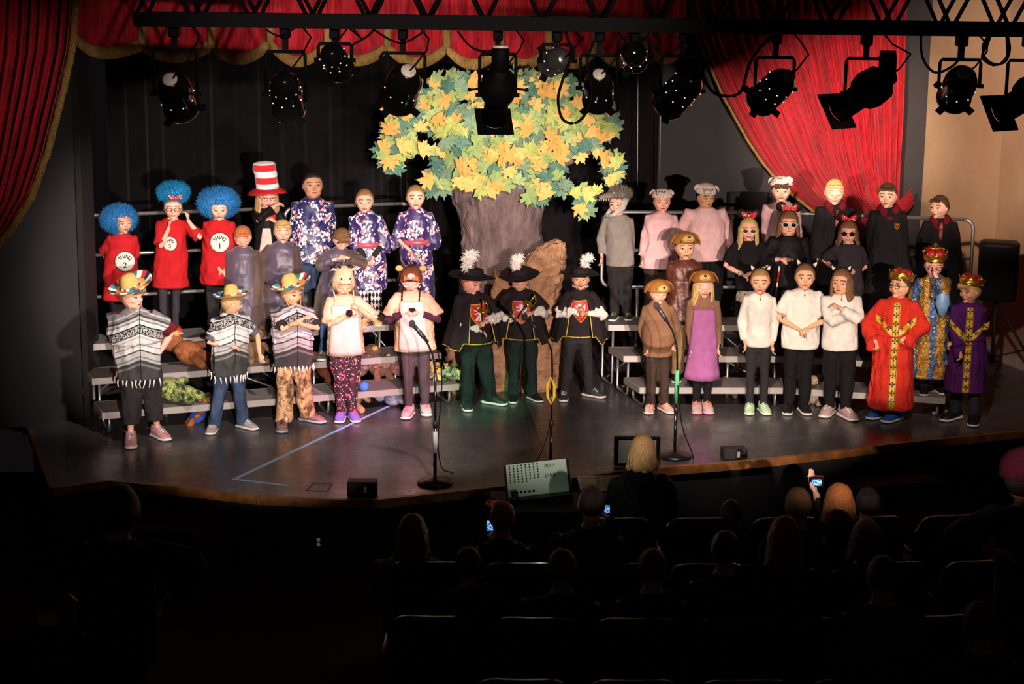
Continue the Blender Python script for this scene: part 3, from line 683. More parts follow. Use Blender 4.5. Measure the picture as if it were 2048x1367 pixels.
    # legs
    for i in (0, 1):
        sg = -1 if i == 0 else 1; hip = Vector((P['px'] + sg * .048 * H * (1 + (b - 1) * .6), 0, .485 * H)); an = Vector((P['F'][i].x, P['F'][i].y, .045 * H)); kn = hip.lerp(an, .5) + Vector((0, -.012 * H, 0))
        P.setdefault('K', []).append(kn); P.setdefault('Hp', []).append(hip); P.setdefault('A', []).append(an); bb = 1 + (b - 1) * .7
        mb.loft([hip, hip.lerp(kn, .3), kn, kn.lerp(an, .3), an], [.033 * H * bb, .034 * H * bb, .021 * H * bb, .021 * H * bb, .017 * H], 12, rd=.8)
        fy = R(fyaw[i]) - R(by) if fyaw[i] is not None else R(sg * 10); fd = Vector((sin(fy), -cos(fy), 0)); P['Fy'].append(fy)
        mb.loft([an + Vector((0, 0, -.01)) - fd * .02 * H, an + fd * .05 * H + Vector((0, 0, -.022 * H)), an + fd * .09 * H + Vector((0, 0, -.028 * H))], [.020 * H, (.020 * H, .014 * H), (.020 * H, .010 * H)], 8, rd=.8)
    # arms and hands
    hl = .088 * H
    if arms:
      for i in (0, 1):
        sg = -1 if i == 0 else 1; S, E, W_ = P['S'][i], P['E'][i], P['W'][i]; bb = 1 + (b - 1) * .9
        mb.loft([S, S.lerp(E, .5), E, E.lerp(W_, .35), W_], [.023 * H * bb, .022 * H * bb, .018 * H * bb, .0195 * H * bb, .0135 * H], 12, rd=.8)
        d = P['Hn'][i]; side = Vector((0, -1, 0)) if abs(d.y) < .75 else Vector((0, 0, 1)); side = (side - d * side.dot(d)).normalized(); nrm = d.cross(side) * sg   # side = thumb side
        # palm faces inwards
        pw = .021 * H; pc = W_ + d * hl * .26; q = MB()
        mb.loft([W_ - d * .01, W_ + d * hl * .16, W_ + d * hl * .42, W_ + d * hl * .52], [(.0125 * H, .011 * H), (pw * .85, .010 * H), (pw, .009 * H), (pw * .9, .007 * H)], 12, ref=side)
        cu = curl[i]; pal = nrm * -1
        for k in range(4):
            off = (1.5 - k) / 1.5 * pw * .78; L_ = hl * (.46, .52, .48, .38)[k]; r_ = .0050 * H
            p0 = W_ + d * hl * .46 + side * off; d1 = (d * cos(cu) + pal * sin(cu) + side * .06 * (1.5 - k)).normalized(); p1 = p0 + d1 * L_ * .45; d2 = (d1 * cos(cu * 1.2) + pal * sin(cu * 1.2)).normalized()
            if cu > 1: d2 = (pal * .6 - d * .8).normalized()
            p2 = p1 + d2 * L_ * .32; d3 = (d2 * cos(cu * .8) + (d2.cross(side) * sg * -1 if False else pal) * sin(cu * .8)).normalized(); p3 = p2 + d3 * L_ * .25
            mb.loft([p0 - d * .008, p0, p1, p2, p3], [r_ * 1.1, r_ * 1.1, r_, r_ * .95, r_ * .8], 7, rd=.8, ref=side)
        t0 = W_ + d * hl * .12 + side * pw * .6; t1 = t0 + (d * .75 + side * .6 + pal * .3).normalized() * hl * .26; t2 = t1 + (d * .95 + pal * .35).normalized() * hl * .22
        mb.loft([t0, t1, t2], [.0072 * H, .0062 * H, .0050 * H], 7, rd=.8)
    body = mb.build(name, skin(sk)); body.location = base; body.rotation_euler = (0, 0, R(by)); P['o'] = body
    remesh(body, vox, 2, .0); tag(body, label, 'person', group)
    if style: make_hair(P, style, hair, hside)
    bc = {'blond': 'dblond', 'straw': 'dblond', 'red': 'red'}.get(hair, 'brown' if hair != 'dark' else 'dark') if brow is None else brow
    def face():
        bv = bvh_of(body); mbE = MB()
        fe = HM
        for s in (-1, 1):
            mb = MB()
            ex, ez = s * .155 * h, -.005 * h
            if closed:
                vs = []; n = 10; g = [( (k / n - .5) * 2, 0) for k in range(n + 1)]; top = [(ex + t * .085 * h, 0, ez - .02 * h - .022 * h * (1 - t * t)) for t, _ in g]; bot = [(x, 0, z_ - .018 * h) for x, _, z_ in top]
                decal(mb, bv, fe, top + bot, [(k, k + 1, n + 2 + k, n + 1 + k) for k in range(n)], .0012, 0); e = mb.build('eyelid', LASH, body)
            else:
                oh = .034 * h if not lookdown else .021 * h; v, f_ = disc2(ex, ez, .074 * h, oh, 16, 2); decal(mb, bv, fe, v, f_, .0010, 0)
                v, f_ = disc2(ex + hside * 0, ez - (.012 * h if lookdown else 0), .036 * h, min(.036 * h, oh * 1.02), 12, 1); decal(mb, bv, fe, v, f_, .0022, 1)
                n = 8; top = [(ex + t * .084 * h, 0, ez + oh * 1.2 * (1 - t * t * .75)) for t in np.linspace(-1, 1, n + 1)]; bot = [(x, 0, z_ - .018 * h) for x, _, z_ in top]
                decal(mb, bv, fe, top + bot, [(k, k + 1, n + 2 + k, n + 1 + k) for k in range(n)], .0026, 2); mb.build('eye', [EYEW, IRIS[eye], LASH], body)
            mb = MB(); n = 7; top = [(ex + t * .105 * h, 0, .125 * h + .02 * h * (1 - t * t) - .01 * h * t * s) for t in np.linspace(-1, 1, n + 1)]; bot = [(x, 0, z_ - .028 * h) for x, _, z_ in top]
            decal(mb, bv, fe, top + bot, [(k, k + 1, n + 2 + k, n + 1 + k) for k in range(n)], .0015, 0); mb.build('eyebrow', hm(bc), body)
        mb = MB(); n = 10; ts = np.linspace(-1, 1, n + 1); up = [(t * .105 * h, 0, -.262 * h + .024 * h * (1 - t * t) - .006 * h * math.exp(-(t * 5) ** 2)) for t in ts]; lo = [(t * .105 * h, 0, -.262 * h - .030 * h * (1 - t * t)) for t in ts]
        decal(mb, bv, fe, up + lo, [(k, k + 1, n + 2 + k, n + 1 + k) for k in range(n)], .0014, 0)
        ml = [(t * .095 * h, 0, -.262 * h + .003 * h) for t in ts]; ml2 = [(x, 0, z_ - .009 * h * (1 - t * t) - .001) for (x, _, z_), t in zip(ml, ts)]
        decal(mb, bv, fe, ml + ml2, [(k, k + 1, n + 2 + k, n + 1 + k) for k in range(n)], .0022, 1); mb.build('mouth', [lipm(sk), LASH], body)
    LATER.append(face)
    return P
def make_hair(P, style, col, side=0):
    h = P['h']; HM = P['HM']; mb = MB(); rr = random.Random(hash(P['label']) & 0 or len(P['label'])); vs, fs = head_pts(h, 44, 34); out = []
    th = {'short': .05, 'crop': .045, 'long': .07, 'bob': .085, 'pulled': .06, 'fringe': .07}.get(style, .05)
    zf = {'short': .27, 'crop': .28, 'long': .26, 'bob': .2, 'pulled': .27, 'fringe': .14}.get(style, .26)
    for v in vs:
        y, z = v.y / h, v.z / h; zl = float(np.interp(y, [-.45, -.28, -.12, .0, .12, .3, .45], [zf, zf - .01, .06 if style != 'long' else -.1, -.05, -.22, -.34, -.36]))
        n = noise.noise(Vector((v.x * 40, v.y * 40, v.z * 30 + len(P['label'])))) * .012
        m = max(0, min(1, (z - zl + n) / .07)); m = m * m * (3 - 2 * m); k = 1 + th * (1 + noise.noise(v * 45) * .5) + (.03 if z > .3 and style == 'short' else 0)
        out.append(v * (k * m + .90 * (1 - m)))
    mb.add(out, fs, 0, HM)
    if style in ('short', 'fringe'):   # tufts over the brow
        for k in range(16):
            a = (k / 15 - .5) * 2; x = a * .26 * h; p0 = Vector((x * .9, -.33 * h, .36 * h)); p1 = Vector((x + side * .06 * h, -.415 * h, .28 * h)); p2 = Vector((x * 1.05 + side * .12 * h, -.425 * h, zf * h - .03 * h + rr.uniform(-.03, .02) * h))
            mb.loft([p0, p1, p2], [(.035 * h, .02 * h), (.03 * h, .018 * h), (.008 * h, .006 * h)], 6, T=HM)
        for k in range(110):
            t = rr.uniform(0, 2 * pi); q = math.sqrt(rr.uniform(0, .75)); p0 = Vector((.34 * h * q * cos(t), .40 * h * q * sin(t), .5 * h * math.sqrt(1 - q * q * .8) )); mb.loft([p0 * .99, p0 * rr.uniform(1.07, 1.13) + Vector((rr.uniform(-.03, .06) * h, -.05 * h, 0))], [(.022 * h, .016 * h), (.005 * h, .004 * h)], 4, T=HM)
    H = P['H']
    if style in ('long', 'bob'):
        L_ = 1.08 * h if style == 'long' else .60 * h
        for k in range(30 if style == 'long' else 26):
            a = R(-46 + 272 * k / (29 if style == 'long' else 25)); x, y = .375 * h * cos(a), .40 * h * sin(a) + .02 * h
            if y < -.26 * h: continue
            l = L_ * rr.uniform(.85, 1.1); wv = rr.uniform(-.04, .04) * h; top = Vector((x * .9, y * .85, .18 * h))
            pts = [top, Vector((x * 1.08, y * 1.05, 0)), Vector((x * 1.12 + wv, y * 1.08, -l * .45)), Vector((x * 1.28 - wv, y * 1.0 + .03 * h, -l * .8)), Vector((x * 1.38, y * .95 + .02 * h, -l))]
            mb.loft(pts, [(.06 * h, .04 * h), (.085 * h, .05 * h), (.095 * h, .05 * h), (.09 * h, .04 * h), (.045 * h, .02 * h)], 8, T=HM, ref=(-sin(a), cos(a), 0))
    if style == 'pulled':
        mb.ell((0, .44 * h, .18 * h), (.11 * h, .10 * h, .12 * h), T=HM)
        mb.loft([(0, .46 * h, .16 * h), (.03 * h, .56 * h, -.05 * h), (.05 * h, .5 * h, -.4 * h)], [.07 * h, .08 * h, .02 * h], 8, T=HM)
    P['hair'] = mb.build('hair', hm(col), P['o'])
# ---- clothes
def torso(P, mb, z0, z1, m=.02, flare=0, n=10, ztop=None, belly=0, sq=2.2, mx=None):
    zs = np.linspace(z0, z1, n); pts, rad = [], []
    for q in zs:
        rx, ry = trad(P, max(.46, q))
        if q < .74 and m > .015: r3 = trad(P, .735); r4 = trad(P, .53); wv = min(1, (.74 - q) / .04); rx = max(rx, (max(r3[0], r4[0]) + .002) * wv); ry = max(ry, max(r3[1], r4[1]) * wv)
        k = flare * max(0, (.72 - q)) / max(.05, (.72 - z0)) if flare else 0; mm = m * (1 if q < .79 else .45)
        if q > .8: mm = .012
        lo = .006 * max(0, min(1, (.60 - q) / .10))
        by = belly * P['H'] * math.exp(-((q - .60) / .07) ** 2)
        pts.append(tcen(P, q) + Vector((0, -by * .6, 0))); rad.append((rx + mm + lo + k + by * .35, ry + mm * .9 + lo + k * .7 + by))
    mb.loft(pts, rad, 26, pw=sq)
def sleeve(P, mb, i, t, r0=.042, r1=.034, over=0.0, droop=0, n=4):
    r0 = .034 + (r0 - .04) * .6; r1 = r1 * .92 if r1 > .04 else max(.0285, r1 * .92)
    """t: 0..1 upper arm, 1..2 fore-arm"""
    H = P['H']; S, E, W_ = P['S'][i], P['E'][i], P['W'][i]; b = 1 + (P['b'] - 1) * .9
    def at(s): return S.lerp(E, s) if s <= 1 else E.lerp(W_, s - 1)
    inn = tcen(P, .765); ss = [0] + [t * k / n for k in range(1, n + 1)]
    if t > 1 and 1 not in ss: ss = sorted(set(ss + [1.0]))
    pts = [inn.lerp(S, .5) + Vector((0, 0, .005))] + [at(s) for s in ss]; rad = [(.036 * H, .032 * H)]
    for s in ss:
        r = (r0 + (r1 - r0) * s / t) * H * b; rad.append((r, r)); 
    if over: pts.append(W_ + P['Hn'][i] * over * H); rad.append((r1 * H * b, r1 * H * b * .8))
    mb.loft(pts, rad, 16)
    if droop:   # hanging wide cuff
        p = at(t); q = at(max(0, t - .9)); dz = droop * H
        for k in range(5):
            u = k / 4; c = q.lerp(p, u); mb.loft([c, c - Vector((0, 0, dz * (.2 + .8 * u)))], [(r1 * H * .9, r1 * H * .55)] * 2, 10, rd=.6, ref=(1, 0, 0))
def shirt(P, mat, hem=.46, sl=.8, r=(.045, .046), m=.022, flare=.0, name='shirt', folds=.0065, vox=.0125, belly=0, droop=0, collar=.820, sq=2.2):
    mb = MB(); torso(P, mb, hem, collar, m, flare, belly=belly, sq=sq)
    if sl:
        for i in (0, 1): sleeve(P, mb, i, sl if not hasattr(sl, '__len__') else sl[i], *r, droop=droop)
    folds *= min(1, (r[1] / .052) ** 2)
    o = mb.build(name, mat, P['o']); remesh(o, vox, 2, 0, (folds, len(P['label']) + 3, .8, hem * P['H'], .80 * P['H'])); P[name] = o; return o
def trousers(P, mat, bottom=.045, r=(.062, .050, .046), hip=.505, m=.005, name='trousers', folds=.008, vox=.0125):
    mb = MB(); H = P['H']; bb = 1 + (P['b'] - 1) * .8
    zs = np.linspace(.425, hip, 6); mb.loft([tcen(P, q) for q in zs], [(trad(P, q)[0] + m, trad(P, q)[1] + m) for q in zs], 20)
    for i in (0, 1):
        hp, kn, an = P['Hp'][i], P['K'][i], P['A'][i]; e = kn.lerp(Vector((an.x, an.y, 0)), 1 - bottom / .25)
        mb.loft([hp + Vector((0, 0, .0 * H)), hp.lerp(kn, .45), kn, kn.lerp(e, .5), e], [r[0] * .88 * H * bb, r[0] * .92 * H * bb, r[1] * H * bb, (r[1] + r[2]) / 2 * H * bb, r[2] * H], 16)
    folds *= min(1, (r[1] / .052) ** 2)
    o = mb.build(name, mat, P['o']); remesh(o, vox, 2, 0, (folds, len(P['label']), .6, bottom * H, hip * H)); P[name] = o; return o
def shoes(P, up, sole, lace=None, sc=1.0, lacem=None):
    H = P['H'];
    for i in (0, 1):
        fy = P['Fy'][i]; T = Matrix.Translation(Vector((P['F'][i].x, P['F'][i].y, 0))) @ Matrix.Rotation(fy, 4, 'Z') @ Matrix.Scale(H * sc, 4)
        mb = MB(); L_ = .165
        mb.loft([(0, .045, .034), (0, .02, .04), (0, -.02, .036), (0, -.06, .027), (0, -.095, .021), (0, -.112, .016)], [(.024, .022), (.031, .032), (.032, .028), (.033, .019), (.028, .013), (.014, .008)], 14, T=T, rd=.5, ref=(1, 0, 0))
        mb.loft([(0, .018, .04), (0, .02, .068)], [(.027, .03), (.026, .028)], 14, T=T)
        s = mb.build('shoe', up, P['o'])
        mb = MB(); mb.loft([(0, .062, .010), (0, .04, .010), (0, -.02, .009), (0, -.07, .009), (0, -.105, .010), (0, -.124, .014)], [(.022, .010), (.032, .010), (.030, .009), (.036, .009), (.031, .008), (.012, .005)], 14, T=T, ref=(1, 0, 0), pw=2.6)
        mb.build('sole', sole, s)
        if lacem:
            mb = MB()
            for k in range(4): y = -.022 - k * .014; z = .066 - k * .0065; mb.tube([(-.017, y, z - .006), (0, y - .003, z + .003), (.017, y, z - .006)], .0028, 5, T=T)
            mb.build('laces', lacem, s)
def fpanel(P, z0, z1, w0, w1, m=.03, th=.006, u=12, vn=12, side=-1, wav=.0, T=None, hang=None, belly=0):
    """sheet lying on the front (side -1) or back of the torso; z, widths as fractions"""
    g = []; H = P['H']
    for i in range(u + 1):
        a = (i / u - .5) * 2; col = []
        for j in range(vn + 1):
            q = z1 + (z0 - z1) * j / vn; wd = (w1 + (w0 - w1) * j / vn) * H / 2; rx, ry = trad(P, max(.47, min(q, .79))); rx += m; ry += m; c = tcen(P, q)
            if hang is not None and q < .6: r2 = trad(P, .62); ry = max(ry, r2[1] + m)
            by = belly * H * math.exp(-((q - .60) / .07) ** 2)
            x = a * wd; yy = ry * math.sqrt(max(.04, 1 - min(.96, (x / (rx * 1.12)) ** 2))); col.append(Vector((c.x + x, c.y + side * (yy + by * 1.5 + wav * sin(x * 60 + q * 12)), zm(q) * H)))
        g.append(col)
    return g
def decal_on(P, key, shapes, mats, name, off=.004, zc=.7, x0=0, rotz=0):
    """shapes: list of (verts, faces, mat) in metres about the chest point"""
    H = P['H']; c = tcen(P, zc); FM = Matrix.Translation(Vector((c.x, c.y, zc * H))) @ Matrix.Rotation(rotz, 4, 'Z')
    def go():
        bv = bvh_of(P[key]); mb = MB()
        for k, (v, f, m) in enumerate(shapes): decal(mb, bv, FM, [(a + x0, b, c_) for a, b, c_ in v], f, off + m * .0025 + k * .0001, m)
        mb.build(name, mats, P['o'])
    LATER.append(go)
def mask(P, *a): pass
# ------------------------------------------------------------------ costume materials
c_red = cloth('red_tee', (190, 34, 40)); c_dk = cloth('charcoal_trousers', (44, 42, 44)); c_blk = cloth('black_cloth', (24, 22, 25)); c_gt = cloth('grey_leggings', (58, 56, 62))
c_maroon = cloth('maroon_tee', (92, 24, 34)); c_cream = cloth('cream_tee', (216, 174, 140)); c_white = cloth('white_cotton', (222, 216, 208)); c_grey = cloth('grey_sweater', (138, 132, 126))
c_pinkw = cloth('pale_pink_sweater', (226, 182, 186)); c_brown = cloth('brown_knit', (134, 98, 74), bs=80); c_ddk = cloth('dark_brown_trousers', (64, 50, 44)); c_green = cloth('dark_green_black_trousers', (30, 40, 38))
c_plum = cloth('plum_sleeves', (66, 40, 52)); c_khaki = cloth('khaki_trousers', (150, 122, 88)); c_slate = cloth('slate_tee', (84, 86, 96))
c_cape = cloth('black_felt', (40, 33, 36)); c_hpr = cloth('black_robe', (33, 31, 33)); c_hpl = cloth('wine_lining', (112, 22, 34)); c_velvb = cloth('black_velour', (20, 18, 20), rough=.6)
m_yel = M('gold_piping', (206, 178, 60), rough=.5, var=.1); m_whf = M('white_fur', (222, 198, 186), rough=1, var=.06, bump=1, bs=120)
s_blk = M('black_rubber', (20, 20, 22), rough=.5); s_wh = M('white_rubber', (224, 220, 214), rough=.5, var=.04); s_gr = M('grey_mesh', (150, 140, 142), rough=.7)
m_jean = cloth('blue_denim', (58, 74, 100), var=.3, vs=6); m_jean2 = cloth('bright_denim', (70, 104, 150), var=.25, vs=6)
def m_poncho(name, tone=(1, 1, 1)):
    N = NT(name); X, Y, Z = N.xyz(); t = N.ma('ADD', Z, N.ma('MULTIPLY', N.ma('ABSOLUTE', X), .42)); t = N.ma('SUBTRACT', t, .38)
    def c(v): return lin(tuple(min(255, int(v * k)) for k in tone))
    L, D, K, G, WH = c(176), c(66), c(30), c(118), c(206)
    st = [(.0, L), (.03, D), (.05, L), (.062, D), (.30, G), (.318, D), (.345, L), (.365, G), (.378, L), (.42, D), (.43, WH), (.47, G), (.48, WH), (.53, L), (.545, WH), (.56, K), (.568, L), (.628, K), (.638, WH), (.668, G), (.68, L), (.70, D), (.715, G), (.735, L), (.75, G), (.80, D), (.825, G), (.85, D)]
    col = N.ramp(N.ma('MULTIPLY', t, 1.0), st, True)
    pat = N.ma('GREATER_THAN', N.noise(1, N.map(N.obj(), (110, 110, 70)), 1), .5); zone = N.ma('MULTIPLY', N.ma('GREATER_THAN', t, .572), N.ma('LESS_THAN', t, .626))
    col = N.mix(N.ma('MULTIPLY', pat, zone), col, K)
    wv = N.noise(1, N.map(N.obj(), (40, 40, 420)), 2); col = N.mix(N.ma('MULTIPLY', N.ma('GREATER_THAN', wv, .56), .30), col, c(50))
    col = N.mix(N.ma('LESS_THAN', N.ma('ABSOLUTE', X), .0035), col, K)
    N.bump(wv, .5, .006); return N.fin(col, .95, spec=.1)
mp1 = m_poncho('grey_striped_poncho'); mp2 = m_poncho('lilac_striped_poncho', (1, .93, .97))
def m_serape():
    N = NT('serape_band'); X, Y, Z = N.xyz(N.uv()); f = N.ma('FRACT', N.ma('MULTIPLY', X, 2.2)); cs = [(196, 44, 40), (236, 226, 210), (30, 120, 110), (28, 62, 130), (222, 200, 170), (226, 110, 44), (120, 24, 40), (40, 150, 150), (240, 234, 220), (24, 40, 90)]
    return N.fin(N.ramp(f, [(i / 10, lin(c)) for i, c in enumerate(cs)], True), .8)
m_ser = m_serape()
N = NT('straw'); w_ = N.noise(1, N.map(N.obj(), (120, 120, 260)), 2); N.bump(w_, .8, .006); m_straw = N.fin(N.ramp(w_, [(.35, lin((188, 140, 70))), (.65, lin((230, 188, 112)))]), .8)
def m_kim(name, base, dens=.52):
    N = NT(name); big = N.noise(11, detail=3); v = N.vor(44, N.map(N.obj(), (1, 1, .8))); v2 = N.vor(17, N.map(N.obj(), (1, 1, 1), (.3, .2, .7)))
    fl = N.ma('MULTIPLY', N.ma('LESS_THAN', v, .50), N.ma('GREATER_THAN', big, dens)); pk = N.ma('MULTIPLY', N.ma('LESS_THAN', v2, .42), N.ma('GREATER_THAN', big, dens + .02))
    col = N.mix(pk, lin(base), lin((216, 110, 132))); col = N.mix(fl, col, lin((244, 226, 232))); N.bump(N.noise(6, detail=2), .35, .03)
    return N.fin(col, .46, spec=.6, sheen=.1)
mk1 = m_kim('navy_blossom_satin', (30, 36, 92), .49); mk2 = m_kim('indigo_blossom_satin', (44, 32, 96), .47); mk3 = m_kim('purple_blossom_satin', (56, 38, 100), .52)
def m_argyle():
    N = NT('argyle_leggings'); X, Y, Z = N.xyz(); th = N.ma('ARCTAN2', Y, X); a = N.ma('SINE', N.ma('ADD', N.ma('MULTIPLY', X, 95), N.ma('MULTIPLY', Z, 48))); b_ = N.ma('SINE', N.ma('SUBTRACT', N.ma('MULTIPLY', X, 95), N.ma('MULTIPLY', Z, 48)))
    return N.fin(N.ramp(N.ma('ADD', N.ma('MULTIPLY', N.ma('MULTIPLY', a, b_), .5), .5), [(0, lin((24, 22, 26))), (.5, lin((222, 212, 214)))], True), .8)
def m_camo():
    N = NT('desert_camo'); col = N.ramp(N.noise(11, detail=5, rough=.65), [(0, lin((84, 60, 42))), (.42, lin((150, 112, 76))), (.5, lin((196, 156, 116))), (.6, lin((112, 84, 58))), (.66, lin((214, 180, 144)))], True); N.bump(N.noise(18), .5, .02); return N.fin(col, .9)
def m_gcamo():
    N = NT('green_camo'); col = N.ramp(N.noise(16, detail=5, rough=.65), [(0, lin((30, 40, 22))), (.44, lin((84, 104, 52))), (.52, lin((150, 160, 92))), (.62, lin((60, 40, 30)))], True); return N.fin(col, .95)
def m_floral():
    N = NT('floral_leggings'); v = N.vor(48); v2 = N.vor(26, N.map(N.obj(), (1, 1, 1), (.5, .1, .3))); g = N.noise(9)
    col = N.mix(N.ma('MULTIPLY', N.ma('LESS_THAN', v2, .30), N.ma('GREATER_THAN', g, .48)), lin((52, 22, 36)), lin((206, 60, 92))); col = N.mix(N.ma('LESS_THAN', v, .23), col, lin((232, 214, 220))); return N.fin(col, .8)
def m_goldsat():
    N = NT('gold_blue_brocade'); X, Y, Z = N.xyz(); n1 = N.noise(9, detail=3); band = N.ma('SINE', N.ma('ADD', N.ma('MULTIPLY', X, 42), N.ma('MULTIPLY', n1, 7)))
    col = N.mix(N.ma('GREATER_THAN', band, .1), lin((176, 128, 40)), lin((70, 96, 140))); col = N.mix(N.ma('LESS_THAN', N.vor(46), .22), col, lin((238, 226, 190)))
    N.bump(N.noise(22, detail=4), .9, .03); return N.fin(col, .3, metal=.45)
m_gsat = m_goldsat()
def m_print(name, base, acc, sc, th, rough=.8):
    N = NT(name); v = N.vor(sc); return N.fin(N.mix(N.ma('LESS_THAN', v, th), lin(base), lin(acc)), rough)
m_dot = m_print('polka_red', (206, 24, 32), (246, 236, 232), 60, .30); m_bdot = m_print('star_print_cotton', (206, 194, 178), (52, 40, 40), 36, .26)
m_robe = None
def robe_mat():
    N = NT('dusky_robe_front'); X, Y, Z = N.xyz(); front = N.ma('MULTIPLY', N.ma('LESS_THAN', N.ma('ABSOLUTE', X), .115), N.ma('LESS_THAN', Y, 0.0)); n1 = N.noise(4, detail=1)
    col = N.mix(front, N.ramp(n1, [(.3, lin((68, 50, 44))), (.7, lin((92, 70, 60)))]), N.ramp(n1, [(.3, lin((70, 62, 82))), (.6, lin((92, 78, 96))), (.75, lin((112, 78, 86)))]))
    N.bump(N.noise(5, detail=2), .3, .03); return N.fin(col, N.ma('SUBTRACT', .7, N.ma('MULTIPLY', front, .25)), sheen=.2)
m_robe = robe_mat()
m_satin = cloth('brown_satin', (92, 46, 38), rough=.42, spec=.6, bump=.6, bs=14)
m_goldm = M('gold_metal', (226, 180, 70), rough=.25, metal=.9, var=.05); m_ruby = M('red_crown_velvet', (176, 16, 30), rough=.5, var=.2, vs=40)
m_trim = M('gold_trim_cloth', (204, 164, 30), rough=.5, var=.2, vs=50, spec=.6); m_cross = M('dark_cross_motif', (64, 30, 22), rough=.8)
c_king = cloth('red_robe_crepe', (192, 46, 34), bump=.9, bs=16); c_king2 = cloth('purple_robe_crepe', (74, 28, 92), bump=.9, bs=16)
m_dog = cloth('tan_plush', (158, 108, 52), bump=1, bs=120); m_dogl = cloth('pale_muzzle_plush', (222, 180, 112), bump=1, bs=120); m_pig = cloth('pink_plush', (240, 218, 210), bump=1.2, bs=90)
m_purp = cloth('lilac_apron', (164, 98, 150), bump=.7, bs=12)
m_knit = cloth('cream_knit', (226, 206, 168), bump=1.2, bs=110); m_bknit = cloth('brown_knit_hat', (128, 72, 42), bump=1.2, bs=110); m_bk2 = cloth('dark_yarn', (50, 34, 32), bump=1, bs=140)
m_btn = M('black_button', (14, 12, 14), rough=.2, var=.02); m_nose = M('dark_nose', (40, 26, 22), rough=.4)
m_lens = M('dark_lens', (12, 12, 14), rough=.08, var=.02); m_frame = M('dark_frame', (40, 22, 26), rough=.3); m_frw = M('white_frame', (230, 226, 222), rough=.3); m_frg = M('gold_lens', (110, 86, 50), rough=.06, metal=.6)
# ------------------------------------------------------------------ head-wear (head frame, units of head height)
def hatT(P, tilt=0, roll=0, dz=0, dy=0): return P['HM'] @ Matrix.Scale(P['h'], 4) @ Matrix.Translation((0, dy, dz)) @ Matrix.Rotation(R(roll), 4, 'Y') @ Matrix.Rotation(R(tilt), 4, 'X')
def set_uv_ang(o, T):
    me = o.data; inv = T.inverted(); uvl = me.uv_layers.new(name='uv'); 
    for p in me.polygons:
        an = []
        for li in p.loop_indices:
            q = inv @ me.vertices[me.loops[li].vertex_index].co; an.append((math.atan2(q.y, q.x) / (2 * pi) + .5, q.z))
        mx = max(a for a, _ in an)
        for li, (a, z_) in zip(p.loop_indices, an): uvl.data[li].uv = (a + 1 if mx - a > .5 else a, z_)
def sombrero(P, tilt=-8, roll=-14, dz=.30, curl=.26):
    T = hatT(P, tilt - P['hp'] * .6, roll, dz) @ Matrix.Diagonal((.86, .86, .92, 1)); f = lambda p, th, r: Vector((p.x, p.y * .92, p.z + (curl * max(0, (abs(p.x) - .35)) ** 1.6 if r > .5 else 0)))
    mb = MB(); mb.lathe([(.40, .0), (.46, -.02), (.70, .0), (.90, .06), (.98, .13), (.99, .16), (.97, .165), (.88, .10), (.70, .035), (.46, .03), (.43, .12), (.38, .34), (.31, .50), (.18, .58), (.0001, .60)], 40, T=T, fn=f)
    hat = mb.build('sombrero', m_straw, P['o'])
    mb = MB(); mb.lathe([(.69, .036), (.72, .052), (.88, .115), (.965, .178), (1.005, .165), (1.0, .12)], 60, T=T, fn=f); o = mb.build('brim_band', m_ser, hat); set_uv_ang(o, T)
    mb = MB(); mb.lathe([(.465, .04), (.475, .06), (.45, .14), (.43, .15)], 50, T=T, fn=f); o = mb.build('crown_band', m_ser, hat); set_uv_ang(o, T)
    H = P['HM']; h = P['h']; mb = MB(); pts = [H @ (Vector(q) * h) for q in ((-.38, -.05, .25), (-.42, -.12, -.1), (-.3, -.25, -.48), (0, -.36, -.6), (.3, -.25, -.48), (.42, -.12, -.1), (.38, -.05, .25))]; mb.tube(pts, .0028, 5); mb.build('chin_cord', c_cream, hat)
def strands(P_or_T, n, src, lens, r, seed, grav=0, flat=1.0):
    """thin curved fur strands on an ellipsoid given by src(centre, radii)"""
    rr = np.random.default_rng(seed); mb = MB(P_or_T); c, rad, ok = src; V = []; Fc = []
    for k in range(n):
        d = rr.normal(size=3); d /= np.linalg.norm(d)
        if not ok(d): continue
        p = Vector(c) + Vector((d[0] * rad[0], d[1] * rad[1], d[2] * rad[2])) * .93; dn = Vector((d[0] / rad[0], d[1] / rad[1], d[2] / rad[2])).normalized(); j = Vector(rr.normal(size=3)) * .28
        l = rr.uniform(*lens); a = (dn + j).normalized(); s = a.orthogonal().normalized() * r; u = a.cross(s).normalized() * r
        p1 = p + a * l * .55 + Vector((0, 0, -grav * l * .3)); p2 = p + a * l + j * l * .3 + Vector((0, 0, -grav * l)); i0 = len(V)
        for q, w__ in ((p, 1), (p1, .75)):
            for t in range(3): V.append(q + (s * cos(t * 2.094) + u * sin(t * 2.094)) * w__)
        V.append(p2)
        Fc += [(i0 + t, i0 + (t + 1) % 3, i0 + 3 + (t + 1) % 3, i0 + 3 + t) for t in range(3)] + [(i0 + 3 + t, i0 + 3 + (t + 1) % 3, i0 + 6) for t in range(3)]
    mb.add(V, Fc); return mb
m_wig = hairm('bright_blue_wig', (16, 84, 150), (52, 150, 216)); m_wig2 = hairm('turquoise_wig', (10, 100, 160), (30, 160, 214))
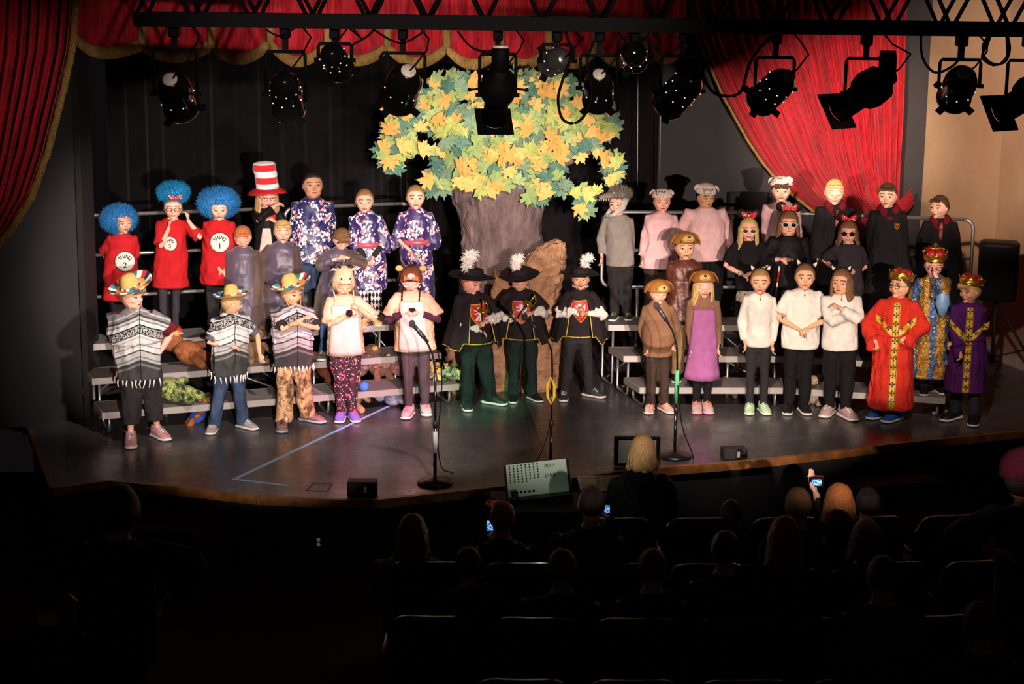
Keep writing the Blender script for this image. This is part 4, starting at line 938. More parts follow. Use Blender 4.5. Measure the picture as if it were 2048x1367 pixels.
def wig(P, mat=None, R3=(.80, .66, .66), c=(0, .12, .2), n=2600, seed=1):
    T = P['HM'] @ Matrix.Scale(P['h'], 4); mat = mat or m_wig
    def ok(d):
        x, y, z = c[0] + d[0] * R3[0], c[1] + d[1] * R3[1], c[2] + d[2] * R3[2]; return not (y < -.18 and z < .30 and abs(x) < .38) 
    mb = strands(T, n, (c, R3, ok), (.10, .24), .016, seed); g = MB()
    # inner mass: a shell left open before the face
    vs, fs = [], []; su, sv = 30, 20
    for j in range(1, sv):
        ph = pi * j / sv
        for i in range(su):
            th = 2 * pi * i / su; d = (sin(ph) * cos(th), sin(ph) * sin(th), cos(ph)); k = .96 if ok(d) else .45
            p = Vector((c[0] + d[0] * R3[0] * k, c[1] + d[1] * R3[1] * k, c[2] + d[2] * R3[2] * (k if ok(d) else .9)))
            if not ok(d): p.y = max(p.y, .05); p.x = d[0] * .3
            vs.append(p)
    vs += [Vector((c[0], c[1], c[2] + R3[2] * .96)), Vector((c[0], c[1] , c[2] - R3[2] * .9))]; a = (sv - 1) * su
    fs = [(j * su + i, (j + 1) * su + i, (j + 1) * su + (i + 1) % su, j * su + (i + 1) % su) for j in range(sv - 2) for i in range(su)] + [(a, i, (i + 1) % su) for i in range(su)] + [(a + 1, (sv - 2) * su + (i + 1) % su, (sv - 2) * su + i) for i in range(su)]
    mb.add(vs, fs); return mb.build('wig', mat, P['o'], smooth=True)
def glasses(P, lens=None, fr=None, rx=.115, rz=.085, thick=.010, dx=.165):
    bd = P['o']; h = P['h']
    def go():
        bv = bvh_of(bd); dr = (P['HM'].to_3x3() @ Vector((0, 1, 0))).normalized(); ys = []
        for x in (-.2, 0, .2):
            o = P['HM'] @ Vector((x * h, -.8 * h, 0)); q = bv.ray_cast(o, dr)[0]; ys.append((q - o).length - .8 * h if q is not None else -.4 * h)
        y = min(ys[0], ys[2]) - .035 * h; y = min(y, ys[1] - .01 * h); T = P['HM']; mb = MB(); ml = MB()
        for s in (-1, 1):
            pts = [T @ Vector((s * dx * h + rx * h * cos(t), y + abs(cos(t)) * 0, -.01 * h + rz * h * sin(t))) for t in np.linspace(0, 2 * pi, 19)]; mb.tube(pts, thick * h * 1.3, 5)
            mb.tube([T @ Vector((s * (dx + rx) * h, y, .01 * h)), T @ Vector((s * .385 * h, y + .15 * h, .02 * h)), T @ Vector((s * .39 * h, .02 * h, .02 * h))], thick * h * 1.1, 5)
            if lens: ml.loft([T @ Vector((s * dx * h, y - .004 * h, -.01 * h)), T @ Vector((s * dx * h, y + .006 * h, -.01 * h))], [(rx * h, rz * h)] * 2, 18, ref=(T.to_3x3() @ Vector((1, 0, 0))))
        mb.tube([T @ Vector((-(dx - rx) * h, y, .01 * h)), T @ Vector((0, y - .01 * h, .03 * h)), T @ Vector(((dx - rx) * h, y, .01 * h))], thick * h * 1.2, 5)
        g = mb.build('sunglasses' if lens else 'glasses', fr or m_frame, bd)
        if lens: ml.build('lens', lens, g)
    LATER.append(go)
def bow(T, mats, parent, s=1.0, name='bow'):
    mb = MB(T)
    for sg in (-1, 1):
        mb.loft([(0, 0, 0), (sg * .12 * s, -.01, .03 * s), (sg * .26 * s, 0, .05 * s), (sg * .30 * s, .01, .04 * s)], [(.03 * s, .03 * s), (.055 * s, .09 * s), (.05 * s, .14 * s), (.02 * s, .11 * s)], 12, ref=(0, 1, 0))
    mb.ell((0, -.02, 0), (.055 * s, .05 * s, .06 * s)); return mb.build(name, mats, parent)
def mouse_ears(P):
    T = hatT(P); mb = MB(T)
    mb.tube([(.40 * sin(a), .02, .08 + .47 * cos(a)) for a in np.linspace(-1.75, 1.75, 15)], .025, 6)
    for s in (-1, 1): mb.loft([(s * .33, .0, .68), (s * .33, .035, .68), (s * .33, .07, .68)], [(.19, .19), (.215, .215), (.19, .19)], 22, ref=(1, 0, 0))
    o = mb.build('round_ear_headband', c_velvb, P['o']); bow(T @ Matrix.Translation((0, -.06, .60)), m_dot, o, 1.05); return o
def cat_ears(P, tilt=0):
    T = hatT(P, 0, tilt); mb = MB(T)
    mb.tube([(.39 * sin(a), .04, .09 + .46 * cos(a)) for a in np.linspace(-1.6, 1.6, 15)], .022, 6); o = mb.build('cat_ear_headband', c_velvb, P['o'])
    mi = MB(T); mo = MB(T)
    for s in (-1, 1):
        q = Matrix.Translation((s * .30, .03, .50)) @ Matrix.Rotation(s * R(32), 4, 'Y')
        mo.loft([(0, 0, -.06), (0, .0, .06), (0, .01, .17), (0, 0, .25)], [(.13, .035), (.11, .04), (.055, .03), (.008, .008)], 14, T=q)
        mi.loft([(0, -.036, -.02), (0, -.040, .06), (0, -.022, .15)], [(.07, .012), (.06, .012), (.02, .008)], 10, T=q)
    mo.build('ear', c_velvb, o); mi.build('ear_lining', m_pig, o)
def feather_hat(P, roll=0, fx=-.2, tilt=-6, yaw=0, sc=1.0):
    T = hatT(P, tilt - P['hp'] * .95 + 3, roll, .20) @ Matrix.Rotation(R(yaw), 4, 'Z') @ Matrix.Scale(sc, 4)
    f = lambda p, th, r: Vector((p.x * 1.05, p.y * .98, p.z + (.18 * max(0, (r - .5)) * (max(0, sin(th * 1 + .4)) ** 2) * 2.2 if r > .5 else 0) + (.05 * sin(3 * th) * (r - .45) if r > .45 else 0)))
    mb = MB(); mb.lathe([(.40, -.01), (.5, -.02), (.75, -.03), (.93, .0), (.95, .02), (.93, .03), (.75, .0), (.48, .015), (.46, .06), (.43, .28), (.41, .33), (.36, .355), (.15, .34), (.0001, .33)], 48, T=T, fn=f)
    hat = mb.build('wide_brim_hat', c_cape, P['o'])
    mb = MB(); mb.lathe([(.468, .03), (.475, .04), (.462, .11), (.45, .115)], 40, T=T, fn=f); mb.build('hat_band', c_blk, hat)
    rr = random.Random(4 + int(fx * 10)); mb = MB(T)
    spine = [(fx, .05, .12), (fx - .04, .06, .42), (fx - .12, .06, .74), (fx - .04, .0, .92), (fx + .20, -.1, .90)]
    mb.tube(spine, .010, 5)
    sp = [Vector(q) for q in spine]
    for k in range(480):
        t = rr.uniform(.15, 1) * 3.99; i = int(t); p = sp[i].lerp(sp[i + 1], t - i); a = (sp[i + 1] - sp[i]).normalized(); d = Vector((rr.gauss(0, 1), rr.gauss(0, 1), rr.gauss(0, 1))); d = (d - a * d.dot(a) * .5 + a * .5).normalized(); l = rr.uniform(.15, .34)
        mb.loft([p, p + d * l * .5, p + d * l + Vector((0, 0, -.04))], [.017, .019, .005], 4)
    mb.build('feather', M('white_feather', (244, 238, 232), rough=.9, var=.03), hat)
def dog_cap(P, tilt=0, look=0, dz=.0, yaw=0, wide=1.0):
    T = hatT(P, tilt, 0, dz) @ Matrix.Rotation(R(yaw), 4, 'Z'); mb = MB(T)
    f = lambda p, th, r: Vector((p.x * wide, p.y, p.z))
    mb.lathe([(.34, .10), (.44, .08), (.52, .12), (.50, .20), (.44, .36), (.34, .50), (.2, .58), (.0001, .60)], 32, fn=f); cap = mb.build('dog_face_cap', m_dog, P['o'])
    for s in (-1, 1):
        mb = MB(T); mb.loft([(s * .30 * wide, 0, .50), (s * .46 * wide, -.02, .42), (s * .58 * wide, -.03, .22), (s * .62 * wide, -.02, .06)], [(.05, .13), (.055, .16), (.05, .17), (.02, .09)], 12, ref=(1, 0, 0), rd=.5); mb.build('ear', m_dog, cap)
    mb = MB(T); mb.ell((0, -.43, .28), (.25, .10, .17), 16, 10); mb.ell((0, -.41, .18), (.19, .10, .10), 12, 8); mz = mb.build('muzzle', m_dogl, cap)
    mb = MB(T); mb.ell((0, -.53, .36), (.07, .035, .05), 12, 8); mb.build('nose', m_nose, mz)
    mb = MB(T); mb.tube([(-.10, -.515, .24), (-.05, -.535, .215), (0, -.54, .235), (.05, -.535, .215), (.10, -.515, .24)], .008, 5); mb.build('mouth_stitch', m_nose, mz)
def pig_cap(P, yaw=0, tilt=-10, flip=1):
    T = hatT(P, tilt, 0, .02) @ Matrix.Rotation(R(yaw), 4, 'Z'); mb = MB(T)
    mb.lathe([(.40, .16), (.46, .17), (.48, .24), (.43, .40), (.32, .52), (.15, .58), (.0001, .59)], 28); cap = mb.build('pig_face_cap', m_pig, P['o'])
    mb = MB(T); mb.loft([(0, -.36, .33), (0, -.50, .31), (0, -.58, .30)], [(.20, .14), (.18, .13), (.13, .10)], 18, rd=.3); s_ = mb.build('snout', m_pig, cap)
    mb = MB(T)
    for s in (-1, 1): mb.ell((s * .05, -.615, .31), (.022, .012, .03), 8, 6)
    mb.build('nostril', m_nose, s_)
    for s in (-1, 1):
        mb = MB(T); mb.loft([(s * .28, -.05, .46), (s * .42, -.08, .50), (s * .52, -.12, .40), (s * .54, -.14, .30)], [(.05, .11), (.05, .13), (.045, .10), (.02, .04)], 12, ref=(0, 0, 1), rd=.5); mb.build('ear', m_pig, cap)
        mb = MB(T); mb.ell((s * .20, -.40, .44), (.035, .02, .035), 10, 8); mb.build('button_eye', m_btn, cap)
def knit_cap(P, mat, kind):
    T = hatT(P, 0, 0, 0); mb = MB(T); h_ = 1
    f = lambda p, th, r: Vector((p.x, p.y, p.z))
    vs, fs = head_pts(1.0, 40, 30); out = []
    for v in vs:
        y, z = v.y, v.z; zl = float(np.interp(y, [-.45, -.25, -.08, .1, .3, .45], [.17, .15, -.28, -.34, -.2, -.2])); m = max(0, min(1, (z - zl) / .05)); m = m * m * (3 - 2 * m)
        q = v * (1.15 * m + .9 * (1 - m)); 
        if z > .3 and kind == 'goat': q.z += .13 * m
        out.append(q)
    mb.add(out, fs); cap = mb.build('animal_knit_hat', mat, P['o'])
    if kind == 'goat':
        for s in (-1, 1):
            mb = MB(T); mb.loft([(s * .28, 0, .55), (s * .42, 0, .62), (s * .52, -.02, .56)], [(.06, .04), (.06, .045), (.015, .015)], 10, rd=.4, ref=(0, 1, 0)); mb.build('ear', mat, cap)
            mb = MB(T); mb.ell((s * .17, -.44, .42), (.035, .02, .035), 10, 8); mb.build('button_eye', m_btn, cap)
            mb = MB(T); mb.ell((s * .06, -.505, .24), (.016, .012, .02), 8, 6); mb.build('nostril', m_btn, cap)
            mb = MB(T); mb.loft([(s * .13, 0, .60), (s * .18, 0, .70), (s * .24, 0, .74)], [.05, .045, .02], 8, rd=.6); mb.build('horn', m_bk2, cap)
        mb = MB(T); mb.loft([(0, -.38, .27), (0, -.47, .25)], [(.24, .12), (.2, .09)], 16, rd=.4); mb.build('muzzle', mat, cap)
        cm = m_knit
    else:
        for s in (-1, 1):
            mb = MB(T); mb.ell((s * .46, -.02, .50), (.15, .05, .13), 16, 10); mb.build('ear', m_dogl, cap)
        mb = MB(T); mb.loft([(0, -.40, .40), (0, -.50, .39)], [(.17, .12), (.14, .10)], 16, rd=.5); mz = mb.build('muzzle', m_whf, cap)
        mb = MB(T)
        for s in (-1, 1): mb.ell((s * .06, -.555, .40), (.02, .012, .03), 8, 6)
        mb.build('nostril', m_btn, mz); mb = MB(T); mb.ell((0, -.05, .64), (.10, .08, .06)); mb.build('tuft', m_bk2, cap); cm = m_bk2
        mb = MB(T); mb.tube([(-.30, -.28, -.36), (-.40, -.20, -.2), (-.36, -.30, .05), (-.2, -.41, .17), (0, -.45, .20), (.2, -.41, .17), (.36, -.30, .05), (.40, -.20, -.2), (.30, -.28, -.36)], .03, 7); mb.build('edging', m_bk2, cap)
    return cap, cm
def braid(P, pts, mat, parent, pom=None):
    mb = MB(); q = [Vector(p) for p in pts]; dense = [q[i].lerp(q[i + 1], t / 8) for i in range(len(q) - 1) for t in range(8)] + [q[-1]]
    mb.loft(dense, [.0055 if k % 2 else .0085 for k in range(len(dense))], 6); o = mb.build('tie_cord', mat, parent)
    if pom: mb = strands(Matrix.Translation(q[-1]), 260, ((0, 0, 0), (.022, .022, .022), lambda d: True), (.010, .018), .0025, 3); mb.ell((0, 0, 0), .02, 10, 8); mb.build('pompom', pom, o)
def crown(P, tilt=-6, dz=.28, sc=1.0, tall=0):
    T = hatT(P, tilt, 0, dz) @ Matrix.Scale(sc, 4); mb = MB(T)
    f = lambda p, th, r: Vector((p.x, p.y * 1.12, p.z + (.045 * cos(8 * th) if p.z > .15 else 0)))
    mb.lathe([(.40, 0), (.425, 0), (.43, .03), (.42, .035), (.45, .17), (.47, .26), (.455, .26), (.43, .17), (.40, .03), (.40, 0)], 64, fn=f)
    for k in range(8):
        a = k * pi / 4; mb.ell((.475 * cos(a), .475 * 1.12 * sin(a), .31), (.028, .028, .03), 8, 6); mb.ell((.44 * cos(a + .39), .44 * 1.12 * sin(a + .39), .09), (.02, .02, .02), 6, 5)
    for a in (0, pi / 2): mb.tube([(.44 * cos(a) * c_, .48 * sin(a) * c_, z_) for c_, z_ in ((1, .22), (.95, .36), (.6, .44), (0, .40), (-.6, .44), (-.95, .36), (-1, .22))], .02, 6)
    cr = mb.build('crown', m_goldm, P['o'])
    mb = MB(T)
    for k in range(4): a = k * pi / 2 + pi / 4; mb.ell((.22 * cos(a), .25 * sin(a), .24), (.21, .22, .20), 14, 10)
    mb.build('velvet_lining', m_ruby, cr)
    mb = MB(T)
    for k in range(8): a = k * pi / 4 + .39; mb.ell((.452 * cos(a), .452 * 1.12 * sin(a), .13), (.03, .03, .035), 8, 6)
    mb.build('jewel', M('red_jewel', (200, 16, 30), rough=.1), cr)
    if tall:
        mb = MB(T); mb.ell((0, 0, .46), (.04, .04, .04), 8, 6); mb.box((0, 0, .56), (.05, .04, .18)); mb.box((0, 0, .58), (.17, .04, .05)); mb.build('cross_finial', m_goldm, cr, smooth=False)
# ------------------------------------------------------------------ shared shapes
def thing_shirt(P, num, cx, cz, r=.086, s=.045):
    v, f = disc2(0, 0, r * 1.06, r * 1.06, 28, 4); sh = [(v, f, 0)]; v, f = disc2(0, 0, r, r, 28, 4); sh.append((v, f, 1))
    word = 'THING'
    for k, ch in enumerate(word):
        a = (2 - k) * .42; v, f = text_mesh(ch, s); rm = -a * -1; q = []
        for x, y, z_ in v: xr = x * cos(a) - z_ * sin(a); zr = x * sin(a) + z_ * cos(a); q.append((xr - sin(a) * r * .62, 0, zr + cos(a) * r * .62 - r * .10))
        sh.append((q, f, 2))
    v, f = text_mesh(num, s * 1.5); sh.append(([(x, y, z_ - r * .38) for x, y, z_ in v], f, 2))
    P_ = sh; H = P['H']
    decal_on(P, 'shirt', [(v, f, m) for v, f, m in P_], [M('black_ring_print', (18, 18, 20)), c_white, M('black_ring_print', (18, 18, 20))], 'round_badge_print', .006, zc=cz, x0=cx)
def poly_shape(pts, m, L_=.03):
    v, f = poly_mesh(pts, L_); return (v, f, m)
LION = [[(-.25, .95), (-.05, 1.0), (.1, .85), (.15, .6), (.05, .35), (-.2, .4), (-.25, .6), (-.45, .62), (-.4, .8)], [(-.2, .5), (.12, .6), (.3, .2), (.28, -.2), (.1, -.35), (-.05, -.1), (-.25, .2)],
 [(-.2, .50), (-.55, .58), (-.7, .75), (-.82, .62), (-.6, .42), (-.2, .3)], [(-.2, .25), (-.5, .15), (-.72, .24), (-.78, .08), (-.5, -.02), (-.15, .06)], [(0, -.1), (-.3, -.3), (-.35, -.6), (-.62, -.66), (-.6, -.8), (-.2, -.78), (-.12, -.45), (.15, -.3)],
 [(.1, -.25), (.3, -.2), (.42, -.55), (.3, -.85), (0, -1.0), (-.05, -.86), (.2, -.75), (.22, -.55)], [(.25, -.12), (.52, -.12), (.66, .2), (.52, .5), (.66, .8), (.5, .84), (.36, .5), (.48, .2), (.4, .02), (.25, .02)]]
def tabard(P, hemz=.46, seed=0, yawp=0):
    """black hooded-cape tunic with shield, white puffed sleeves"""
    H = P['H']; mb = MB(); zs = np.linspace(.58, .825, 12); pts = [tcen(P, q) for q in zs]; rad = []
    for q in zs: rx, ry = trad(P, q); k = (.80 - q) / .22; rad.append((rx + .012 + max(0, k) * .05, ry + .014 + max(0, k) * .03))
    zs2 = np.linspace(hemz, .58, 5); pts = [tcen(P, q) for q in zs2[:-1]] + pts; rad = [(trad(P, max(q, .5))[0] + .035, trad(P, max(q, .5))[1] + .035) for q in zs2[:-1]] + rad
    mb.loft(pts, rad, 28, pw=2.2)
    for i in (0, 1): sleeve(P, mb, i, .9, .05, .046)
    o = mb.build('shirt', c_cape, P['o']); remesh(o, .0125, 3, 0, (.006, seed + 5, .8, hemz * H, .78 * H)); P['shirt'] = o
    # cape wings over the arms
    for i in (0, 1):
        sg = -1 if i == 0 else 1; g = []; S, E, W_ = P['S'][i], P['E'][i], P['W'][i]
        top = [tcen(P, .815) + Vector((sg * .03 * H, -.02 * H, 0)), tcen(P, .82) + Vector((sg * .035 * H, .0, .0)), tcen(P, .815) + Vector((sg * .03 * H, .03 * H, 0))]
        NA = 14
        for a in range(NA + 1):
            t = a / NA; an = R(-62 + 150 * t); dirv = Vector((sg * cos(an), sin(an), 0)); col = []
            for j in range(13):
                v = j / 12; z = .82 - (.82 - (.50 if t < .12 else .42 + .05 * sin(t * 3))) * v; rr_ = (.03 + .095 * min(1, v * 4) ** .6 + .085 * max(0, v - .2) + .012 * sin(a * 1.9 + seed) * v) * H
                col.append(Vector((P['sx'] * .9 + dirv.x * rr_ * 1.08, P['sy'] + dirv.y * rr_ * .95 + .0, z * H)))
            g.append(col)
        mb = MB(); mb.sheet(g, .005); cp = mb.build('cape_wing', c_cape, P['o'])
        rim = [c_[-1] for c_ in g]; fr = [g[0][k] for k in range(5, 13)]
        mb = MB(); mb.tube(fr + rim[1:], .0045, 5); mb.build('gold_piping', m_yel, cp)
    ring = []; c0 = tcen(P, hemz + .004); rx, ry = trad(P, .5)
    for k in range(33): t = 2 * pi * k / 32; ring.append(c0 + Vector(((rx + .037) * cos(t), (ry + .037) * sin(t), 0)))
    mb = MB(); mb.tube(ring, .005, 5); mb.build('hem_piping', m_yel, o)
    # ruff collar
    mb = MB(); n = 48; c0 = tcen(P, .832); c0.y -= .004
    g = [[c0 + Vector(((.036 * H + r_) * cos(2 * pi * k / n), (.036 * H + r_) * sin(2 * pi * k / n), (.010 + .010 * math.sin(k * 1.9) * (r_ / .03)) + .2 * r_)) for r_ in (0, .010, .020, .032)] for k in range(n + 1)]
    mb.sheet(g, .005); mb.build('ruff_collar', m_whf, P['o'])
    # white puffed sleeves
    for i in (0, 1):
        mb = MB(); E, W_ = P['E'][i], P['W'][i]; S = P['S'][i]
        mb.loft([S.lerp(E, .75), E, E.lerp(W_, .3), E.lerp(W_, .7), E.lerp(W_, .9), W_], [.032 * H, .037 * H, .040 * H, .041 * H, .036 * H, .024 * H], 16, rd=.4)
        o = mb.build('puffed_sleeve', c_white, P['o']); remesh(o, .0085, 1, 0, (.014, seed + 2 + i, 1, -1, 2))
    # shield
    def shp(sx, sz, pts): return [(x * sx, z_ * sz) for x, z_ in pts]
    SH = [(-.9, 1), (-.3, .96), (.3, 1.02), (.95, 1.08), (.98, .2), (.8, -.45), (.45, -.95), (.1, -1.3), (-.35, -.85), (-.75, -.4), (-.95, .2)]
    s = .058 * H / 1.3 * 1.5; sh = [poly_shape(shp(s * 1.10, s * 1.10, SH), 0, .02), poly_shape(shp(s, s, SH), 1, .02), *[poly_shape([(x * s * .82 + .003, z_ * s * .78 - s * .02) for x, z_ in q], 2, .02) for q in LION]]
    decal_on(P, 'shirt', sh, [m_yel, M('shield_red', (196, 28, 32), rough=.6), c_white], 'lion_shield_emblem', .006, zc=.69, x0=.004)
def king(P, mat, hem, inner=None, hemr=.10):
    H = P['H']; mb = MB(); zs = np.linspace(hem, .828, 16); pts, rad = [], []
    for q in zs:
        rx, ry = trad(P, max(.5, q)); k = max(0, .72 - q); m = .02 if q < .79 else .012; pts.append(tcen(P, q)); rad.append((rx + m + k * .075 * H / 1.3 + .01, ry + m + k * .12 * H / 1.3))
    mb.loft(pts, rad, 28, pw=2.2)
    for i in (0, 1): sleeve(P, mb, i, 1.8, .048, .056, droop=.07)
    o = mb.build('robe', mat, P['o']); remesh(o, .0125, 3, 0, (.010, int(hem * 50), .35, hem * H, .8 * H)); P['robe'] = o
    s = H / 1.3; sh = []; w_ = .030 * s
    def rect(x0, z0, x1, z1, m): return poly_shape([(x0, z0), (x1, z0), (x1, z1), (x0, z1)], m, .04)
    zt, zb = (.81 - .66) * H, (hem + .01 - .66) * H
    sh.append(rect(-w_, zb, w_, zt, 0))
    for sg in (-1, 1): sh.append(poly_shape([(0, -.10 * H), (sg * .13 * H, .02 * H), (sg * .13 * H, .065 * H), (0, -.05 * H)], 0, .04))
    def cross(x, z_, r_):
        out = []
        for k in range(4):
            a = k * pi / 2; q = [(0.0, 0.0), (.35, .9), (0, 1.05), (-.35, .9)]; out.append(([(x + r_ * (u * cos(a) - v * sin(a)), 0, z_ + r_ * (u * sin(a) + v * cos(a))) for u, v in q], [(0, 1, 2, 3)], 1))
        return out
    nz = int((zt - zb) / (.075 * s)); 
    for k in range(nz): sh += cross(0, zt - .03 * s - k * .075 * s, .022 * s)
    for sg in (-1, 1):
        for k in range(2): sh += cross(sg * (.045 + .05 * k) * H, (-.018 + .044 * k) * H, .019 * s)
    for sg in (-1, 1): sh.append(rect(sg * w_ * .82 - .0015, zb, sg * w_ * .82 + .0015, zt, 1))
    decal_on(P, 'robe', sh, [m_trim, m_cross], 'gold_cross_trim', .004, zc=.66)
    c0 = tcen(P, .585); rx, ry = trad(P, .585); mb = MB(); ring = [c0 + Vector(((rx + .040) * cos(t), (ry + .040) * sin(t), .004 * sin(t * 5))) for t in np.linspace(0, 2 * pi, 33)]
    mb.tube(ring, .007, 6); mb.tube([c0 + Vector((-.05 * s, -(ry + .048), 0)), c0 + Vector((-.055 * s, -(ry + .055), -.08)), c0 + Vector((-.05 * s, -(ry + .06), -.16))], .008, 6); mb.build('rope_belt', mat, o)
    return o
def longrobe(P, mat, hem, sl=1.75, cuff=.055, droop=.10, lining=None, badge=None, flare=.10, tie=None, over=0):
    H = P['H']; mb = MB(); torso(P, mb, hem, .828, .026, flare * H / 1.3, n=14, sq=2.3)
    for i in (0, 1): sleeve(P, mb, i, sl, .054, cuff, droop=droop, over=over)
    o = mb.build('robe', mat, P['o']); remesh(o, .0125, 2, 0, (.007, len(P['label']), .3, hem * H, .8 * H)); P['robe'] = o
    if lining:
        mb = MB(); c1 = tcen(P, .81); g = []
        for k in range(25):
            t = -pi / 2 + (k / 24 - .5) * 2 * pi * .98; q = []
            for r_, z_ in ((.043, .030), (.050, .028), (.064, .012), (.072, -.004)):
                fz = -.07 * max(0, -sin(t)) ** 2.5 * (r_ / .072); q.append(c1 + Vector((r_ * H * 1.10 * cos(t), r_ * H * .98 * sin(t) - .006, z_ * H + .010 + fz * H)))
            g.append(q)
        mb.sheet(g, .006); mb.build('hood_lining', lining, P['o'])
    if tie:
        def go():
            bv = bvh_of(P['robe']); mb = MB(); c1 = tcen(P, .70); FM = Matrix.Translation(Vector((c1.x, c1.y, .70 * H))); v, f = poly_mesh([(-.014, .14), (.014, .14), (.010, .11), (.017, .0), (0, -.03), (-.017, .0), (-.010, .11)], .03); decal(mb, bv, FM, v, f, .005, 0)
            mb.build('striped_tie', tie, P['o'])
        LATER.append(go)
    if badge:
        sh = [poly_shape([(-.022, .028), (0, .022), (.022, .028), (.022, -.006), (0, -.034), (-.022, -.006)], 0, .02), poly_shape([(-.016, .022), (0, .016), (.016, .022), (.016, -.004), (0, -.025), (-.016, -.004)], 1, .02), poly_shape([(-.006, .012), (.010, .014), (.006, .0), (.010, -.012), (-.004, -.010), (-.008, .002)], 0, .02)]
        decal_on(P, 'robe', sh, [m_trim, M('crest_red', (150, 26, 30))], 'shield_crest', .004, zc=badge[1], x0=badge[0])
def poncho(P, mat, hem=.40, seed=0, hw=.30, back=.42):
    H = P['H']; mb = MB(); zs = np.linspace(.63, .830, 10); pts, rad = [], []
    for q in zs:
        rx, ry = trad(P, q); k = max(0, (.80 - q) / .17) ** .7; pts.append(tcen(P, q)); rad.append((rx + .022 + k * .064 * H / 1.3 * P['b'], ry + .022 + k * .045))
    mb.loft(pts, rad, 30, pw=2.3)
    for i in (0, 1): 
        S, E = P['S'][i], P['E'][i]; mb.loft([S.lerp(tcen(P, .77), .4) - Vector((0, 0, .012 * H)), S, S.lerp(E, .7)], [.036 * H * P['b'], .041 * H * P['b'], .050 * H * P['b']], 16)
    mb_ = MB(); g = fpanel(P, hem, .80, hw, .30 * (1 + (P['b'] - 1) * .5), .042, u=14, vn=14, hang=1, wav=.008); mb.sheet(g, .022); P['pan'] = g
    g2 = fpanel(P, back, .80, hw, .30, .034, u=14, vn=14, side=1, hang=1, wav=.006); mb.sheet(g2, .022)
    o = mb.build('poncho', mat, P['o']); remesh(o, .0105, 3, 0, (.005, seed + 4, .6, -1, .8 * H)); P['poncho'] = o
    rr = random.Random(seed); mb = MB()
    for gg in (g, g2):
        row = [c_[-1] for c_ in gg]
        for k in range(10):
            t = k / 9 * (len(row) - 1); i = min(int(t), len(row) - 2); p = row[i].lerp(row[i + 1], t - i); q = p + Vector((rr.uniform(-.012, .012), rr.uniform(-.012, .006), -.025)); q2 = q + Vector((rr.uniform(-.014, .014), rr.uniform(-.01, .01), -.03))
            mb.loft([p + Vector((0, 0, .012)), q, q2], [.007, .0062, .0035], 6)
    mb.build('fringe', c_white, o)
    mb = MB(); c0 = tcen(P, .826); mb.tube([c0 + Vector((.043 * H * cos(t), .043 * H * sin(t), -.012 * H * max(0, -sin(t)))) for t in np.linspace(0, 2 * pi, 25)], .005, 5); mb.build('neck_binding', c_dk, o)
# ------------------------------------------------------------------ the cast, back rows first
Z3, Z2, Z1 = .61, .40, .20
# left, top row
P = person([(229, 674), (255, 672)], 424, 245, z=Z3, hy=35, by=12, hands=((218, 548, -.10), (262, 560, -.12)), sk='warm', hair='dark', style=None, label='child in round blue wig and red tee with badge 2, leftmost of the top row')
shirt(P, c_red, .30, .95, (.05, .056), .03, .035); trousers(P, c_dk); shoes(P, s_blk, s_wh); wig(P, seed=1, R3=(.84, .70, .66), c=(-.12, .16, .18)); thing_shirt(P, '2', .030, .62)
P = person([(326, 669), (351, 664)], 390, 346, z=Z3, hy=12, hp=6, by=4, hands=((343, 456, .17), (378, 436, .12)), elb=((-.5, .2, -1), (.5, .1, -1)), curl=(.9, .9), sk='fair', hair='lbrown', style='pulled', closed=True, fyaw=(10, 25), label='girl in glasses and red tee with badge 3, raising both hands, top row', hd=((.1, 0, 1), (.1, 0, 1)))
shirt(P, c_red, .34, .9, (.05, .058), .026, .02); trousers(P, c_gt, r=(.05, .033, .026)); shoes(P, M('red_shoe_mesh', (222, 62, 54), rough=.6), s_wh, lacem=s_blk)
wig(P, m_wig2, (.62, .50, .40), (.04, .14, .62), 1900, 3); bow(P['HM'] @ Matrix.Scale(P['h'], 4) @ Matrix.Translation((.1, -.36, .48)), m_dot, P['o'], .9); glasses(P); thing_shirt(P, '3', .0, .665, .062, .033)
P = person([(425, 664), (454, 662)], 392, 438, z=Z3, hy=12, hp=10, by=6, hands=((440, 540, .10), (448, 545, .10)), sk='fair', hair='red', style=None, lookdown=1, label='child in fluffy round blue wig and red tee with badge 1')
shirt(P, c_red, .36, .9, (.05, .055), .03, .02); trousers(P, c_dk, r=(.064, .05, .045)); shoes(P, s_blk, s_wh); wig(P, seed=2, R3=(.88, .66, .64), c=(-.02, .16, .20)); thing_shirt(P, '1', .012, .675)
P = person([(519, 658), (545, 655)], 366, 534, z=Z3, hy=18, hp=8, by=8, b=.95, hands=((556, 410, .15), (548, 450, .14)), elb=((-.8, 0, -.5), (.6, 0, -1)), curl=(1, .8), sk='pink', hair='blond', style='long', lookdown=1, label='girl in tall red-and-white striped hat and black velour suit, top row')
shirt(P, c_velvb, .44, 1.85, (.04, .030), .012); trousers(P, c_velvb, r=(.055, .038, .034)); shoes(P, s_blk, s_wh)
mb = MB(); mb.sheet(fpanel(P, .47, .70, .11, .05, .022, wav=.002), .012); mb.build('belly_patch', m_whf, P['o'])
bow(Matrix.Translation(tcen(P, .76) + Vector((.02, -.085, 0))) @ Matrix.Scale(P['h'] * .9, 4), c_red, P['o']); glasses(P, fr=M('pink_frame', (150, 60, 66), rough=.3))
T = hatT(P, -4, -3, .30); f = lambda p, th, r: Vector((p.x + (-.10 * max(0, p.z - .1) ** 1.3 if p.z > .1 else 0) + .02 * sin(p.z * 14), p.y, p.z - (.20 * abs(cos(th)) ** 2 * max(0, r - .45) * 2 if r > .46 else 0)))
